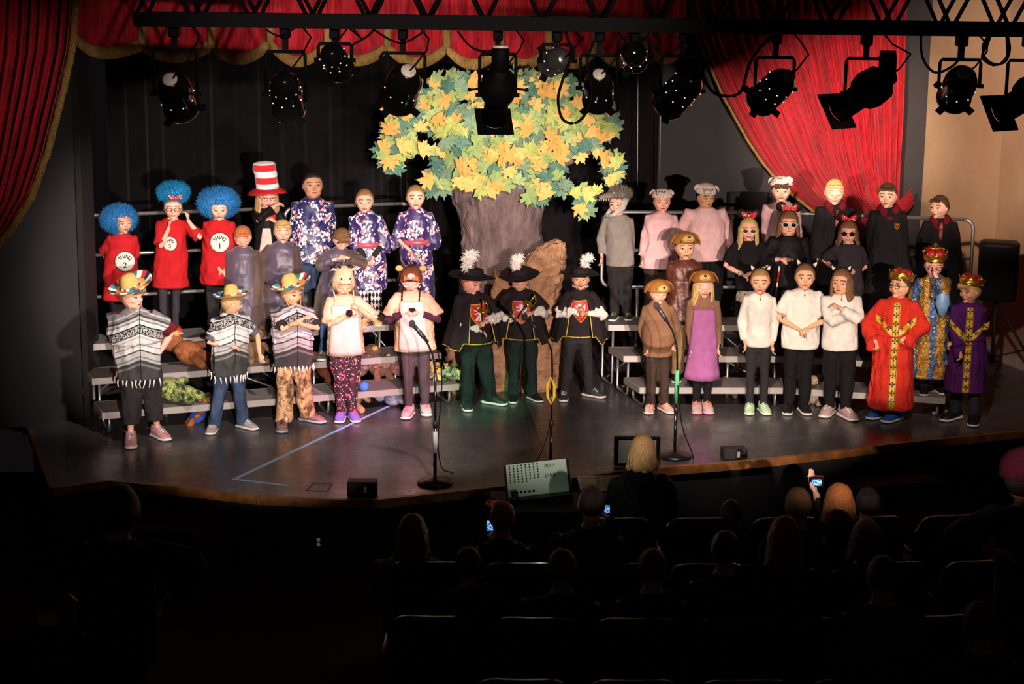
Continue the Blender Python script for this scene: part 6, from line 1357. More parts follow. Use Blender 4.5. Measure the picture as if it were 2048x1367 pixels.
for k in range(nb):
    x0, x1 = LT * k / nb, LT * (k + 1) / nb; xm = (x0 + x1) / 2
    for dy in (-.17, .17):
        for a, b in (((x0, .0), (xm, .36)), ((xm, .36), (x1, .0))):
            mb = MB(); mb.tube([(a[0], dy, a[1]), (b[0], dy, b[1])], .013, 6); mb.build('brace', m_trs, truss)
    mb = MB(); mb.tube([(x0, -.17, .0), (x0, .17, .0)], .015, 6); mb.build('cross_bar', m_trs, truss)
def fixture(px, py, lat=0.0, down=.75, L_=.30, r=.098, kind='par', label='', mat=None, capc=1, vents=1, rot=0, gel=0):
    mat = mat or m_can; c = aty(px, py, YR); root = empty('stage_light', c, 0, label, 'light'); d = Vector((lat, .8, -down * .8)).normalized()
    q = d.to_track_quat('Z', 'Y').to_matrix().to_4x4(); T = q
    mb = MB(T)
    if kind == 'par':
        mb.lathe([(.0001, -.50 * L_ * 1.0), (r * .42, -.50 * L_), (r * .50, -.47 * L_), (r * .8, -.36 * L_), (r * .97, -.2 * L_), (r, -.1 * L_), (r, .42 * L_), (r * 1.06, .44 * L_), (r * 1.06, .5 * L_), (r * .98, .5 * L_), (r * .96, .40 * L_), (.0001, .38 * L_)], 36)
        can = mb.build('can', mat, root)
        if capc:
            mb = MB(T); mb.lathe([(.0001, -.535 * L_), (r * .40, -.53 * L_), (r * .44, -.50 * L_), (.0001, -.49 * L_)], 24); mb.build('rear_cap', m_capd, root)
        if vents:
            for row, (zf, rf) in enumerate(((.04, 1.005), (-.20, .965))[:2 if vents > 1 else 1]):
                mb = MB(T)
                for k in range(9): a = k * 2 * pi / 9 + row * .35; mb.ell((r * rf * cos(a), r * rf * sin(a), zf * L_), (.0055, .0055, .0045), 6, 4)
                tag(mb.build('vent_holes', m_vent, can), kind='stuff')
        mb = MB(T); mb.lathe([(.0001, .40 * L_), (r * .94, .40 * L_), (r * .94, .41 * L_), (.0001, .41 * L_)], 24); mb.build('lens', m_flens, can)
        for k in range(3 if not gel else 4):
            a = (90 + k * 120) if not gel else 45 + 90 * k; a = R(a + 90); mb = MB(T @ Matrix.Rotation(a, 4, 'Z')); mb.box((r * 1.22, 0, .46 * L_), (.05, .045, .012)); mb.build('gel_clip', m_trs, root, smooth=False)
    else:
        mb.lathe([(.0001, -.50 * L_), (r * .55, -.5 * L_), (r * .62, -.40 * L_), (r * 1.15, -.30 * L_), (r * 1.25, -.1 * L_), (r * 1.1, .02 * L_), (r * .82, .06 * L_), (r * .82, .48 * L_), (r * .74, .48 * L_), (r * .72, .3 * L_), (.0001, .3 * L_)], 30); mb.build('barrel', m_trs, root)
        mb = MB(T); w_ = r * 1.25
        for sx, sy, dx, dy in ((0, 1, 2 * w_, .02), (0, -1, 2 * w_, .02), (1, 0, .02, 2 * w_), (-1, 0, .02, 2 * w_)): mb.box((sx * w_ * .9, sy * w_ * .9, .50 * L_), (dx if sx == 0 else .45 * w_, dy if sy == 0 else .45 * w_, .012))
        g = MB(T); n = 24; vs = [Vector((w_ * max(-1, min(1, 1.42 * cos(t))), w_ * max(-1, min(1, 1.42 * sin(t))), .50 * L_)) for t in np.linspace(0, 2 * pi, n, endpoint=False)]; vi = [Vector((r * .74 * cos(t), r * .74 * sin(t), .50 * L_)) for t in np.linspace(0, 2 * pi, n, endpoint=False)]
        up = [v + Vector((0, 0, .01)) for v in vs + vi]; g.add([q for q in vs + vi] + up, [(k, (k + 1) % n, n + (k + 1) % n, n + k) for k in range(n)] + [(2 * n + n + k, 2 * n + n + (k + 1) % n, 2 * n + (k + 1) % n, 2 * n + k) for k in range(n)] + [(k, 2 * n + k, 2 * n + (k + 1) % n, (k + 1) % n) for k in range(n)]); g.build('gel_frame', m_trs, root, smooth=False)
        mb = MB(); e = T @ Vector((0, 0, -.42 * L_)); mb.loft([e, e + Vector((0, 0, .13)), e + Vector((0, 0, .16))], [.055, .055, .045], 16); mb.build('lamp_housing', m_trs, root)
        mb = MB(); mb.lathe([(.0001, .165), (.045, .165), (.05, .16), (.05, .15), (.0001, .15)], 16, T=Matrix.Translation(e)); mb.build('rear_cap', m_capd, root)
        for s in (-1, 1): mb = MB(T); mb.tube([(s * r * 1.2, 0, -.12 * L_), (s * r * 1.9, 0, -.10 * L_)], .008, 6); mb.ell((s * r * 1.95, 0, -.10 * L_), .014, 8, 6); mb.build('shutter_handle', m_trs, root)
    zt = zc - .05 - c.z; ax = Vector((1, -.0, 0)); w = r * 1.22
    mb = MB(); pts = [-ax * w, -ax * w + Vector((0, 0, max(.08, zt - .16))), -ax * w * .9 + Vector((0, 0, max(.1, zt - .14))), ax * w * .9 + Vector((0, 0, max(.1, zt - .14))), ax * w + Vector((0, 0, max(.08, zt - .16))), ax * w]
    mb.loft(pts, [(.004, .012)] * 6, 6, ref=(0, 1, 0)); mb.build('yoke', m_trs, root)
    for s in (-1, 1): mb = MB(); mb.tube([ax * s * w * .9, ax * s * (w + .025)], .013, 8); mb.build('yoke_knob', m_trs, root)
    mb = MB(); mb.box((0, 0, zt - .09), (.035, .035, .10)); mb.box((0, 0, zt - .015), (.06, .12, .09), bev=.01); mb.build('clamp', m_trs, root, smooth=False)
    s0 = T @ Vector((0, 0, -.45 * L_)); mb = MB(); mb.tube([s0, s0 + Vector((.05, -.06, .05)), s0 + Vector((.12 + rot, -.04, .14)), Vector((.16 + rot, 0, zt - .05)), Vector((.1 + rot, 0, zt + .02))], .006, 6); mb.build('power_cable', m_trs, root)
    return root
fixture(352, 188, .05, .72, .33, .110, label='lit can light at the far left of the truss with a pale round rear cap', vents=1)
fixture(572, 188, .0, 1.0, .33, .10, label='unlit black can light, second from left on the truss', vents=3, capc=0, gel=1)
fixture(670, 120, .22, .7, .25, .085, label='small tilted can light, third from left, dotted with bright vents', capc=0, vents=3)
fixture(806, 172, -.25, .75, .34, .112, label='large black can light tilted left, left of the paper tree crown', vents=1, gel=1)
fixture(995, 190, -.12, 1.25, .44, .092, kind='ell', label='black ellipsoidal spotlight in silhouette before the paper tree crown')
fixture(1114, 122, -.35, .2, .22, .082, mat=m_slv, capc=0, vents=1, label='small silver can light above the right half of the tree crown')
fixture(1197, 176, .02, .75, .30, .095, label='glossy black can light before the right edge of the tree crown', vents=1, gel=1)
fixture(1268, 110, .1, .4, .22, .080, capc=0, vents=1, label='small dark can light between the tree crown and the right red curtain')
fixture(1362, 182, -.5, .8, .34, .105, capc=0, vents=3, label='large dark can light over the grey wall, left of the right red curtain')
fixture(1548, 178, -.42, .7, .34, .098, label='long can light over the left edge of the right red curtain', vents=2, gel=1)
fixture(1728, 186, -.75, .85, .46, .098, kind='ell', label='black ellipsoidal spotlight in silhouette before the right red curtain')
fixture(1918, 172, .02, .65, .32, .104, label='glossy black can light hanging before the beige wall', vents=1, gel=1)
fixture(2050, 196, -.6, .7, .42, .098, kind='ell', label='black spotlight cut off by the right edge of the photo')
def cable(pxs, Y, r, label, cat='cable', name='cable', mat=None, relax=1):
    P_ = [aty(x, y, Y) for x, y in pxs]; n = len(P_); out = []
    for i in range(n - 1):
        p0, p1, p2, p3 = P_[max(i - 1, 0)], P_[i], P_[i + 1], P_[min(i + 2, n - 1)]
        for t in (0, .2, .4, .6, .8): out.append(.5 * ((2 * p1) + (p2 - p0) * t + (2 * p0 - 5 * p1 + 4 * p2 - p3) * t * t + (3 * p1 - p0 - 3 * p2 + p3) * t ** 3))
    out.append(P_[-1]); mb = MB(); mb.tube(out, r, 7); o = mb.build(name, mat or m_trs); return tag(o, label, cat)
cable([(1130, 60), (1142, 110), (1125, 160), (1116, 200), (1125, 238), (1150, 246), (1172, 225), (1184, 180), (1174, 120), (1200, 60)], -4.12, .009, 'black cable hanging in a long loop before the tree crown')
cable([(1395, 120), (1420, 178), (1452, 192), (1482, 182), (1498, 130), (1520, 95), (1552, 66)], -4.12, .010, 'black cable swagging over the left edge of the right red curtain')
cable([(700, 92), (735, 72), (750, 56)], -4.12, .007, 'short black cable climbing to the truss from the third light')
cable([(745, 58), (800, 86), (850, 62)], -4.12, .007, 'thin black cable sagging under the truss left of the tree')
cable([(915, 62), (945, 96), (985, 100), (1000, 70)], -4.12, .007, 'thin black cable sagging above the silhouette spotlight')
cable([(530, 58), (560, 72), (590, 56)], -4.12, .006, 'short black cable drooping near the left of the truss')
cable([(1842, 70), (1845, 115), (1870, 145), (1905, 132), (1922, 112)], -4.1, .008, 'black cable curving to the can light before the beige wall')
for k in range(4):
    cable([(1985, 60), (1966 + 3 * k, 90), (1970 - 2 * k, 115), (1990, 128 + k), (2012, 122 - 2 * k), (2020 - 2 * k, 95), (2012, 60)], -4.1 - .012 * k, .007, ['outermost', 'second', 'third', 'innermost'][k] + ' loop of the coiled black cable at the right end of the truss')
# hanging wires behind
for x, l in ((1320, 'left'), (1276, 'right')): pass
cable([(1276, 140), (1275, 372)], 3.2, .004, 'thin pale wire hanging left of the other before the grey wall', 'wire', 'hanging_wire', m_alu)
cable([(1322, 140), (1319, 372)], 3.2, .004, 'thin pale wire hanging right of the other before the grey wall', 'wire', 'hanging_wire', m_alu)
# ------------------------------------------------------------------ loudspeaker on tripod
m_spk = M('black_cabinet', (22, 21, 22), rough=.6, var=.1); YS = 1.5
a = aty(1962, 482, YS); b = aty(2030, 598, YS); c = (a + b) / 2; W, Hh = (b.x - a.x) , (a.z - b.z)
ls = empty('loudspeaker', (c.x, YS, b.z), -.25, 'black loudspeaker on a pole at the far right of the stage', 'speaker')
mb = MB(); mb.loft([(0, 0, 0), (0, 0, .02), (0, 0, Hh - .02), (0, 0, Hh)], [(W * .46, .14), (W * .52, .16), (W * .52, .16), (W * .46, .14)], 20, pw=4.5); mb.build('cabinet', m_spk, ls)
mb = MB(); mb.loft([(0, -.158, .04), (0, -.168, .04)], [(W * .42, .001)] * 2, 4); 
mb = MB(); mb.box((0, -.165, Hh * .5), (W * .86, .012, Hh * .88), bev=.005); mb.build('grille', M('black_grille', (15, 15, 16), rough=.9, bump=.8, bs=300), ls, smooth=False)
st = empty('speaker_stand', (c.x, YS, 0), 0, 'black tripod stand under the loudspeaker at the far right', 'stand')
mb = MB(); mb.tube([(0, 0, .25), (0, 0, b.z - .005)], .018, 10); mb.build('pole', m_spk, st)
for k, (dx, dy) in enumerate(((.52, -.12), (-.34, -.3), (-.1, .5))):
    mb = MB(); mb.tube([(0, 0, .85), (dx, dy, .012)], .013, 8); mb.build('leg', m_spk, st); mb = MB(); mb.tube([(0, 0, .30), (dx * .55, dy * .55, .39)], .009, 6); mb.build('brace', m_spk, st)
# black framed panel on the grey wall
a = aty(1458, 384, 3.98); b = aty(1534, 440, 3.98); pn = empty('wall_panel', ((a.x + b.x) / 2, 3.99, (a.z + b.z) / 2), 0, 'small black framed panel on the grey back wall behind the pink sweaters', 'panel')
mb = MB(); mb.box((0, 0, 0), (b.x - a.x, .03, a.z - b.z)); mb.build('board', m_black, pn, smooth=False)
for s in (-1, 1): mb = MB(); mb.box((s * (b.x - a.x) / 2, -.02, 0), (.03, .03, a.z - b.z)); mb.build('frame', m_trs, pn, smooth=False)
# ------------------------------------------------------------------ microphones
def mic_stand(bpx, bpy, tpy, mic, neck, label, tape=None, base=True):
    p = atz(bpx, bpy, 0); root = empty('microphone_stand', p, 0, label, 'microphone stand'); top = aty(bpx, tpy, p.y).z
    if base: mb = MB(); mb.lathe([(.0001, 0), (.135, 0), (.14, .012), (.13, .028), (.06, .038), (.025, .055), (.0001, .055)], 32); mb.build('base', M('cast_base', (24, 24, 25), rough=.3, bump=.3), root)
    mb = MB(); mb.tube([(0, 0, .03), (0, 0, top * .52)], .0135, 10); mb.tube([(0, 0, top * .5), (0, 0, top)], .009, 10); mb.build('pole', m_can, root)
    mb = MB(); mb.tube([(0, 0, top * .50), (0, 0, top * .56)], .018, 10); mb.build('clutch', m_spk, root)
    q = [Vector((0, 0, top))] + [aty(x, y, p.y) - p for x, y in neck]; mpt = aty(mic[0], mic[1], p.y) - p; mb = MB(); dense = []
    for i in range(len(q) - 1):
        for t in range(6): dense.append(q[i].lerp(q[i + 1], t / 6))
    dense.append(q[-1]); 
    for _ in range(3): dense = [dense[0]] + [(dense[i - 1] + dense[i] * 2 + dense[i + 1]) / 4 for i in range(1, len(dense) - 1)] + [dense[-1]]
    mb.loft(dense, [.0085 if i % 2 else .0075 for i in range(len(dense))], 8); mb.build('gooseneck', m_can, root)
    e = q[-1]; d = (mpt - e).normalized(); mb = MB(); mb.loft([e - d * .02, e + d * .05], [.017, .018], 12); mb.build('clip', m_spk, root)
    mb = MB(); mb.loft([e - d * .06, e + d * .02, e + d * .10], [.010, .013, .018], 14); mb.build('microphone_body', M('mic_body', (30, 30, 32), rough=.35), root)
    mb = MB(); mb.ell(e + d * .125, (.026, .026, .030), 16, 12); mb.build('microphone_grille', M('mic_grille', (62, 60, 58), rough=.5, metal=.5, bump=1, bs=300), root)
    if tape: mb = MB(); z0, z1 = [aty(bpx, y, p.y).z for y in tape[:2]]; mb.tube([(0, 0, z1), (.002, 0, (z0 + z1) / 2), (0, 0, z0)], [.017, .021, .016], 8); mb.build('tape_wrap', M('tape_' + tape[2], tape[3], rough=.6), root)
    return root, p
mic_stand(870, 966, 742, (833, 657), [(866, 710), (856, 688), (846, 672)], 'black microphone stand in front of the brown-animal-hat child, on a round base', (905, 862, 'white', (200, 200, 205)))
r2m, p2 = mic_stand(1101, 940, 760, (1056, 640), [(1104, 700), (1092, 676), (1072, 655)], 'black microphone stand before the middle feathered hat, tied with a yellow loop')
mb = MB(); a1 = aty(1101, 752, p2.y) - p2; b1 = aty(1102, 808, p2.y) - p2
for s in (-1, 1): mb.loft([a1 + Vector((0, -.015, 0)), a1.lerp(b1, .3) + Vector((s * .028, -.02, 0)), a1.lerp(b1, .7) + Vector((s * .026, -.02, 0)), b1 + Vector((0, -.015, 0))], [(.004, .008), (.013, .009), (.012, .009), (.003, .004)], 8)
mb.build('yellow_loop', M('yellow_foam', (214, 184, 50), rough=.6), r2m)
r3m, p3 = mic_stand(1349, 914, 735, (1316, 615), [(1354, 690), (1346, 662), (1330, 636)], 'black microphone stand wrapped in green tape, before the dog-face caps', (806, 740, 'green', (60, 140, 90)))
cable([(875, 700), (884, 760), (876, 880), (884, 935), (905, 945), (895, 955), (870, 950)], p2.y - .15, .005, 'thin black cable hanging along the left microphone stand')
cable([(1356, 770), (1364, 850), (1384, 905), (1388, 930)], p3.y - .06, .005, 'thin black cable trailing from the right microphone stand')
cable([(1100, 850), (1085, 900), (1072, 922)], p2.y - .08, .004, 'thin cable hanging from the middle microphone stand')
# ------------------------------------------------------------------ floor tape and marks
m_tape = M('blue_tape', (150, 190, 236), rough=.6, var=.05)
def flat(pxa, pxb, w, mat, name, label, cat='tape', z=.0015):
    a, b = atz(*pxa, 0), atz(*pxb, 0); d = (b - a).normalized(); n = Vector((-d.y, d.x, 0)) * w / 2; mb = MB(); q = [a - n, b - n, b + n, a + n]
    mb.add([v + Vector((0, 0, .0002)) for v in q] + [v + Vector((0, 0, z)) for v in q], [(3, 2, 1, 0), (4, 5, 6, 7), (0, 1, 5, 4), (1, 2, 6, 5), (2, 3, 7, 6), (3, 0, 4, 7)]); return tag(mb.build(name, mat, smooth=False), label, cat)
flat((470, 957), (790, 806), .03, m_tape, 'floor_tape', 'long strip of blue tape running diagonally over the stage floor'); flat((466, 957), (575, 970), .028, m_tape, 'floor_tape', 'short strip of blue tape along the front of the stage')
m_mk = M('scorched_line', (12, 11, 12), rough=.6)
tr_ = empty('floor_hatch', atz(640, 975, 0), 0, 'small rectangular hatch outlined in the stage floor near its front edge', 'hatch')
for a, b in (((628, 966), (664, 967)), ((664, 967), (655, 982)), ((655, 982), (612, 981)), ((612, 981), (628, 966))): 
    o = flat(a, b, .012, m_mk, 'edge_strip', None, None); o.parent = tr_; o.location = -tr_.location
# ------------------------------------------------------------------ boxes, monitor, mixer, papers, desk lamp
def stagebox(px, py, w, h_, label, ang=0):
    p = atz(px, py, 0); root = empty('floor_box', p, ang, label, 'floor box'); mb = MB(); mb.box((0, 0, h_ / 2), (w, .12, h_), bev=.008); mb.build('case', m_spk, root, smooth=False)
    mb = MB(); mb.box((w * .12, -.063, h_ * .5), (.022, .008, .045)); mb.build('switch_plate', c_white, root, smooth=False)
    for k in range(3): mb = MB(); mb.tube([(w * (.25 + .08 * k), -.058, h_ * .5), (w * (.25 + .08 * k), -.068, h_ * .5)], .009, 10); mb.build('socket', m_btn, root)
stagebox(725, 988, .22, .11, 'black outlet box on the front edge of the stage, left of the mixer'); stagebox(1467, 916, .20, .095, 'black outlet box on the front edge of the stage, right of the monitor', .12)
p = atz(1273, 932, 0); tv = empty('monitor', p, .05, 'flat monitor with grey screen standing on the stage edge behind the blond head', 'monitor'); Wm = .37; Hm = .245
mb = MB(); mb.box((0, 0, Hm / 2 + .005), (Wm, .05, Hm), bev=.012); T = None; ca = mb.build('case', m_can, tv, smooth=False)
mb = MB(); mb.box((0, -.028, Hm / 2 + .005), (Wm - .07, .006, Hm - .06)); mb.build('screen', glow('grey_screen', (120, 116, 112), .10), tv, smooth=False)
ca.rotation_euler = (-.0, 0, 0)
YM = -2.75; A = aty(1016, 996, YM - .12); B = aty(1140, 982, YM - .12); C = aty(1127, 917, YM + .10); D = aty(1006, 929, YM + .10)
ux = (B - A).normalized(); W = (B - A).length; uy = ((D - A) - ux * (D - A).dot(ux)).normalized(); Hq = (C - B).dot(uy); nz = ux.cross(uy)
TM = Matrix((ux.to_4d(), uy.to_4d(), nz.to_4d(), Vector((0, 0, 0, 1)))).transposed(); TM[3] = (0, 0, 0, 1); TM.translation = A
mixr = bpy.data.objects.new('mixing_desk', None); COL.objects.link(mixr); mixr.matrix_world = TM; tag(mixr, 'grey-green powered audio mixer propped up in front of the stage', 'mixer')
mb = MB(); mb.box((W / 2, Hq / 2, -.09), (W + .03, Hq + .03, .17), bev=.012); mb.build('case', m_spk, mixr, smooth=False)
mb = MB(); mb.box((W / 2, Hq / 2, .0), (W - .01, Hq - .01, .008)); mb.build('panel', M('mixer_panel', (168, 192, 176), rough=.5, var=.03), mixr, smooth=False)
for j in range(7):
    for i in range(8):
        mb = MB(); x, y = .03 + i * W * .52 / 8, Hq - .025 - j * .0235
        if i > 5 - (j > 5) * 1 and j > 5: continue
        mb.loft([(x, y, .004), (x, y, .014)], [.0055, .0045], 8); mb.build('knob', m_btn, mixr)
for g_ in range(2):
    for i in range(7): mb = MB(); x, y = W * .64 + i * .011, Hq * (.82 - .30 * g_); mb.box((x, y, .006), (.002, .035, .004)); mb.box((x, y + .004 * ((i * 3) % 5 - 2), .009), (.006, .005, .008)); mb.build('slider', m_btn, mixr, smooth=False)
for i in range(6): mb = MB(); x, y = .04 + i * .03, .035; mb.box((x, y, .006), (.016, .016, .004)); mb.build('jack', m_btn, mixr, smooth=False)
for i in range(4):
    mb = MB(); x = .03 + i * .012; mb.tube([(x, .04, .01), (x, .035, .04), (x + .005, 0, .05), (x + .02, -.06, .03)], .004, 6); mb.build('plug_cable', m_btn, mixr)
tp = aty(1075, 1012, YM - .1); tb = empty('table', (tp.x, YM, -.62), 0, 'dark table under the mixer and the sheet music', 'table'); zt_ = aty(1075, 1000, YM - .1).z - .03 + .62
mb = MB(); mb.box((.28, .02, zt_ - .015), (1.25, .42, .03)); mb.build('tabletop', m_black, tb, smooth=False)
for sx in (-.3, .86):
    for sy in (-.15, .19): mb = MB(); mb.box((sx, sy, (zt_ - .03) / 2), (.035, .035, zt_ - .03)); mb.build('leg', m_black, tb, smooth=False)
Yp = YM + .02; ZP = zt_ - .62
for k, (dx, rz) in enumerate(((0, .06), (.16, .02))):
    q = atz(1185, 962, ZP + .03); root = MB(Matrix.Translation(Vector((q.x + dx, q.y, ZP + .016 + .006 * k))) @ Matrix.Rotation(rz, 4, 'Z') @ Matrix.Rotation(.12, 4, 'X')); root.box((0, 0, 0), (.21, .28, .004)); o = root.build('sheet_music', M('music_paper', (200, 190, 184), rough=.8), smooth=False); tag(o, ['left open page of sheet music beside the mixer', 'right open page of sheet music, partly behind the blond head'][k], 'paper')
    for j in range(9): mb = MB(Matrix.Translation(Vector((q.x + dx, q.y, ZP + .016 + .006 * k))) @ Matrix.Rotation(rz, 4, 'Z') @ Matrix.Rotation(.12, 4, 'X')); mb.box((0, .11 - j * .027, .0028), (.17, .003, .001)); s_ = mb.build('staff_line', m_btn, o, smooth=False)
q = aty(986, 1006, YM - .3); lamp = empty('desk_lamp', q, 0, 'small desk lamp with an orange-rimmed shade beside the mixer', 'lamp')
mb = MB(); mb.lathe([(.028, .03), (.055, 0), (.062, -.012), (.056, -.010), (.026, .024)], 24); mb.build('shade', M('orange_shade', (190, 84, 40), rough=.4), lamp)
mb = MB(); mb.tube([(0, 0, .03), (-.05, .05, .06), (-.10, .1, -.02), (-.12, .12, -.2)], .006, 6); mb.build('arm', m_btn, lamp)
pl = bpy.data.lights.new('mixer_fill_light', 'POINT'); pl.energy = 1.6; pl.color = (.8, 1, .8); pl.shadow_soft_size = .03; po = bpy.data.objects.new('mixer_fill', pl); COL.objects.link(po); po.location = aty(1090, 985, YM - .75)  # added point light before the mixer panel, outside the desk lamp's shade
# outlet on the stage front
q = aty(637, 1083, -2.62); out = empty('wall_outlet', q, 0, 'ivory double outlet on the black stage front', 'outlet')
mb = MB(); mb.box((0, 0, 0), (.045, .006, .075), bev=.003); mb.build('plate', M('dark_plate', (40, 34, 30)), out, smooth=False)
for s in (-1, 1): mb = MB(); mb.lathe([(.0001, .004), (.013, .004), (.014, 0), (.0001, 0)], 16, T=Matrix.Translation((0, -.004, s * .018)) @ Matrix.Rotation(pi / 2, 4, 'X')); mb.build('socket', glow('ivory_socket_glow', (190, 164, 130), .12), out)  # sockets get a faint emission, though an outlet gives no light
# ------------------------------------------------------------------ carpeted side steps
def steps(pa, pb, zs, depth, label, dirx):
    a, b = [atz(p_[0], p_[1], zs[0]) for p_ in (pa, pb)]; root = empty('stage_steps', (a.x, a.y, -.62), 0, label, 'steps'); d = (b - a); d.z = 0; n = Vector((d.y, -d.x, 0)).normalized()
    if n.y > 0: n = -n
    root.location.x += n.x * .12; root.location.y += n.y * .12
    for k, z in enumerate(zs):
        mb = MB(); q = [Vector((0, 0, 0)) - n * .02, d - n * .02, d + n * depth * (k + 1), n * depth * (k + 1)]; mb.add([Vector((v.x, v.y, 0)) for v in q] + [Vector((v.x, v.y, z + .62)) for v in q], [(0, 1, 2, 3), (7, 6, 5, 4), (0, 4, 5, 1), (1, 5, 6, 2), (2, 6, 7, 3), (3, 7, 4, 0)]); mb.build('step', m_carpet, root, smooth=False)
steps((262, 1018), (470, 1036), [-.2, -.4], .3, 'carpeted steps down from the left side of the stage front', 1)
steps((1640, 952), (1830, 934), [-.2, -.4], .3, 'carpeted steps down from the right side of the stage front', 1)
# ------------------------------------------------------------------ plush toys and small things on the risers
def plush(px, py, z, s, mat, label, cat='plush toy', name='plush_toy', lie=0, rz=0, ears='round', belly=None, head=None, snout=True):
    p = atz(px, py, z); T = Matrix.Translation((0, 0, .10 * s if not lie else .085 * s)) @ Matrix.Rotation(R(lie), 4, 'X'); root = empty(name, p, R(rz), label, cat)
    mb = MB(T); mb.ell((0, 0, 0), (.085 * s, .075 * s, .10 * s), 16, 12); mb.build('body', belly or mat, root)
    mb = MB(T); mb.ell((0, -.01 * s, .15 * s), (.075 * s, .07 * s, .068 * s), 16, 12)
    hd_ = mb.build('head', head or mat, root)
    for sg in (-1, 1):
        mb = MB(T); 
        if ears == 'round': mb.ell((sg * .055 * s, 0, .205 * s), (.026 * s, .015 * s, .026 * s), 10, 8)
        else: mb.loft([(sg * .05 * s, 0, .19 * s), (sg * .09 * s, 0, .17 * s), (sg * .10 * s, 0, .11 * s)], [.02 * s, .024 * s, .012 * s], 8, rd=.6)
        mb.build('ear', head or mat, hd_); mb = MB(T); mb.loft([(sg * .07 * s, -.01, .05 * s), (sg * .13 * s, -.04 * s, -.01 * s)], [.028 * s, .024 * s], 10, rd=1); mb.build('arm', mat, root)
        mb = MB(T); mb.loft([(sg * .045 * s, -.02 * s, -.07 * s), (sg * .07 * s, -.13 * s, -.075 * s) if not lie else (sg * .065 * s, -.01 * s, -.17 * s)], [.033 * s, .03 * s], 10, rd=1); mb.build('leg', mat, root)
        mb = MB(T); mb.ell((sg * .028 * s, -.072 * s, .165 * s), .007 * s, 6, 5); mb.build('eye', m_btn, hd_)
    if snout: mb = MB(T); mb.ell((0, -.075 * s, .135 * s), (.03 * s, .025 * s, .022 * s), 10, 8); mb.build('snout', m_dogl, hd_)
    return root
pm = lambda n, c: M('plush_' + n, c, rough=1, var=.2, vs=30, bump=1.2, bs=140)
plush(378, 730, Z2, 1.35, pm('cinnamon', (176, 106, 60)), 'curled cinnamon-brown plush dog on the second step, far left', lie=-70, rz=60, ears='flop')
plush(345, 806, Z1, 1.35, m_gcamo(), 'green camouflage plush with a pale head on the lowest step, far left', lie=-75, rz=70, head=pm('pale', (196, 188, 130)))
plush(396, 846, 0, .85, pm('ginger', (168, 98, 50)), 'small ginger teddy in a blue jacket on the floor by the jeans', lie=-40, rz=-70, belly=M('blue_jacket', (40, 84, 190)))
plush(512, 722, Z2, 1.0, pm('tan', (150, 118, 84)), 'tan teddy on the second step behind the second sombrero', rz=20)
plush(756, 752, Z1, 1.1, pm('brown_teddy', (132, 92, 74)), 'brown teddy among the toys on the lowest step', lie=-50, rz=30)
plush(716, 756, Z1, 1.0, pm('grey_mauve', (150, 120, 120)), 'mauve-grey plush lying next to the brown teddy', lie=-80, rz=-50, ears='flop')
plush(655, 758, Z1, 1.1, pm('rust', (138, 70, 40)), 'rust-coloured plush on the lowest step between sombrero and goat hat', lie=-70, rz=30)
plush(800, 754, Z1, 1.0, pm('rose', (170, 120, 118)), 'rose-brown plush behind the legs of the animal-hat child', lie=-75, rz=80, ears='flop')
plush(696, 838, .0, 1.1, pm('peach', (206, 160, 120)), 'peach plush under the lowest step behind the spotted leggings', rz=10).location.y += .35
plush(785, 812, 0, .8, pm('lavender', (176, 180, 214)), 'small pale lavender plush lying on the stage floor by the blue tape', lie=-82, rz=75, snout=False)
plush(1636, 822, 0, .85, pm('ivory', (206, 190, 172)), 'ivory plush under the lowest step left of the folded-arms girl', rz=-10).location.y += .3
plush(1885, 838, 0, .8, pm('beige_pink', (196, 168, 150)), 'beige plush on the floor between red and purple robes', rz=10).location.y += .25
plush(1470, 806, 0, .8, pm('dusk', (120, 90, 92)), 'dusky plush lying under the riser left of the mint shoes', lie=-70, rz=30).location.y += .3
for px, py, c, l in ((728, 782, (70, 120, 210), 'blue'), (668, 752, (222, 214, 206), 'white')):
    p = atz(px, py, Z1 if l == 'white' else Z1); mb = MB(); mb.ell((0, 0, .045), (.045, .045, .045), 18, 12); o = mb.build('yarn_ball', M('yarn_' + l, c, bump=1, bs=60), loc=p); tag(o, 'small %s ball on the lowest step beside the spotted leggings' % l, 'ball')
p = atz(832, 806, 0); p.y += .3; mb = MB(); mb.loft([(0, 0, 0), (0, 0, .02), (0, 0, .10), (.01, 0, .16), (.0, 0, .19)], [(.07, .05), (.085, .06), (.08, .05), (.05, .03), (.06, .012)], 20, pw=2.6); o = mb.build('bag', M('orange_bag', (196, 120, 74), var=.3, bump=1, bs=20), loc=p); crumple(o, .015, 20, 2); tag(o, 'crumpled orange paper bag under the riser behind the pink-laced shoes', 'bag')
p = atz(882, 762, Z1); bunch = empty('autumn_foliage', p, 0, 'bunch of orange and green artificial leaves on the end of the left riser', 'plant'); rl2 = random.Random(3)
mb = MB(); mb.ell((0, 0, .02), (.06, .04, .02), 12, 6)
for k in range(16): mb.tube([(rl2.uniform(-.05, .05), rl2.uniform(-.02, .02), .02), (rl2.uniform(-.16, .16), rl2.uniform(-.08, .05), rl2.uniform(.06, .20))], .003, 4)
mb.build('stems', M('green_stem', (70, 96, 44)), bunch)
for k in range(34):
    o = bpy.data.objects.new('leaf', leafme[rl2.choice(['gold', 'gold', 'lime', 'sage'])][k % 3]); COL.objects.link(o); o.parent = bunch; s = rl2.uniform(.03, .05); o.scale = (s,) * 3; o.location = (rl2.uniform(-.16, .16), rl2.uniform(-.08, .04), rl2.uniform(.03, .19)); o.rotation_euler = (rl2.uniform(-1, 1), rl2.uniform(0, 6), rl2.uniform(-1, 1))
cable([(316, 752), (340, 746), (356, 738), (330, 742), (318, 748)], .28, .005, 'loose white cord bunched under the second step at the far left', 'cord', 'cord', s_wh)
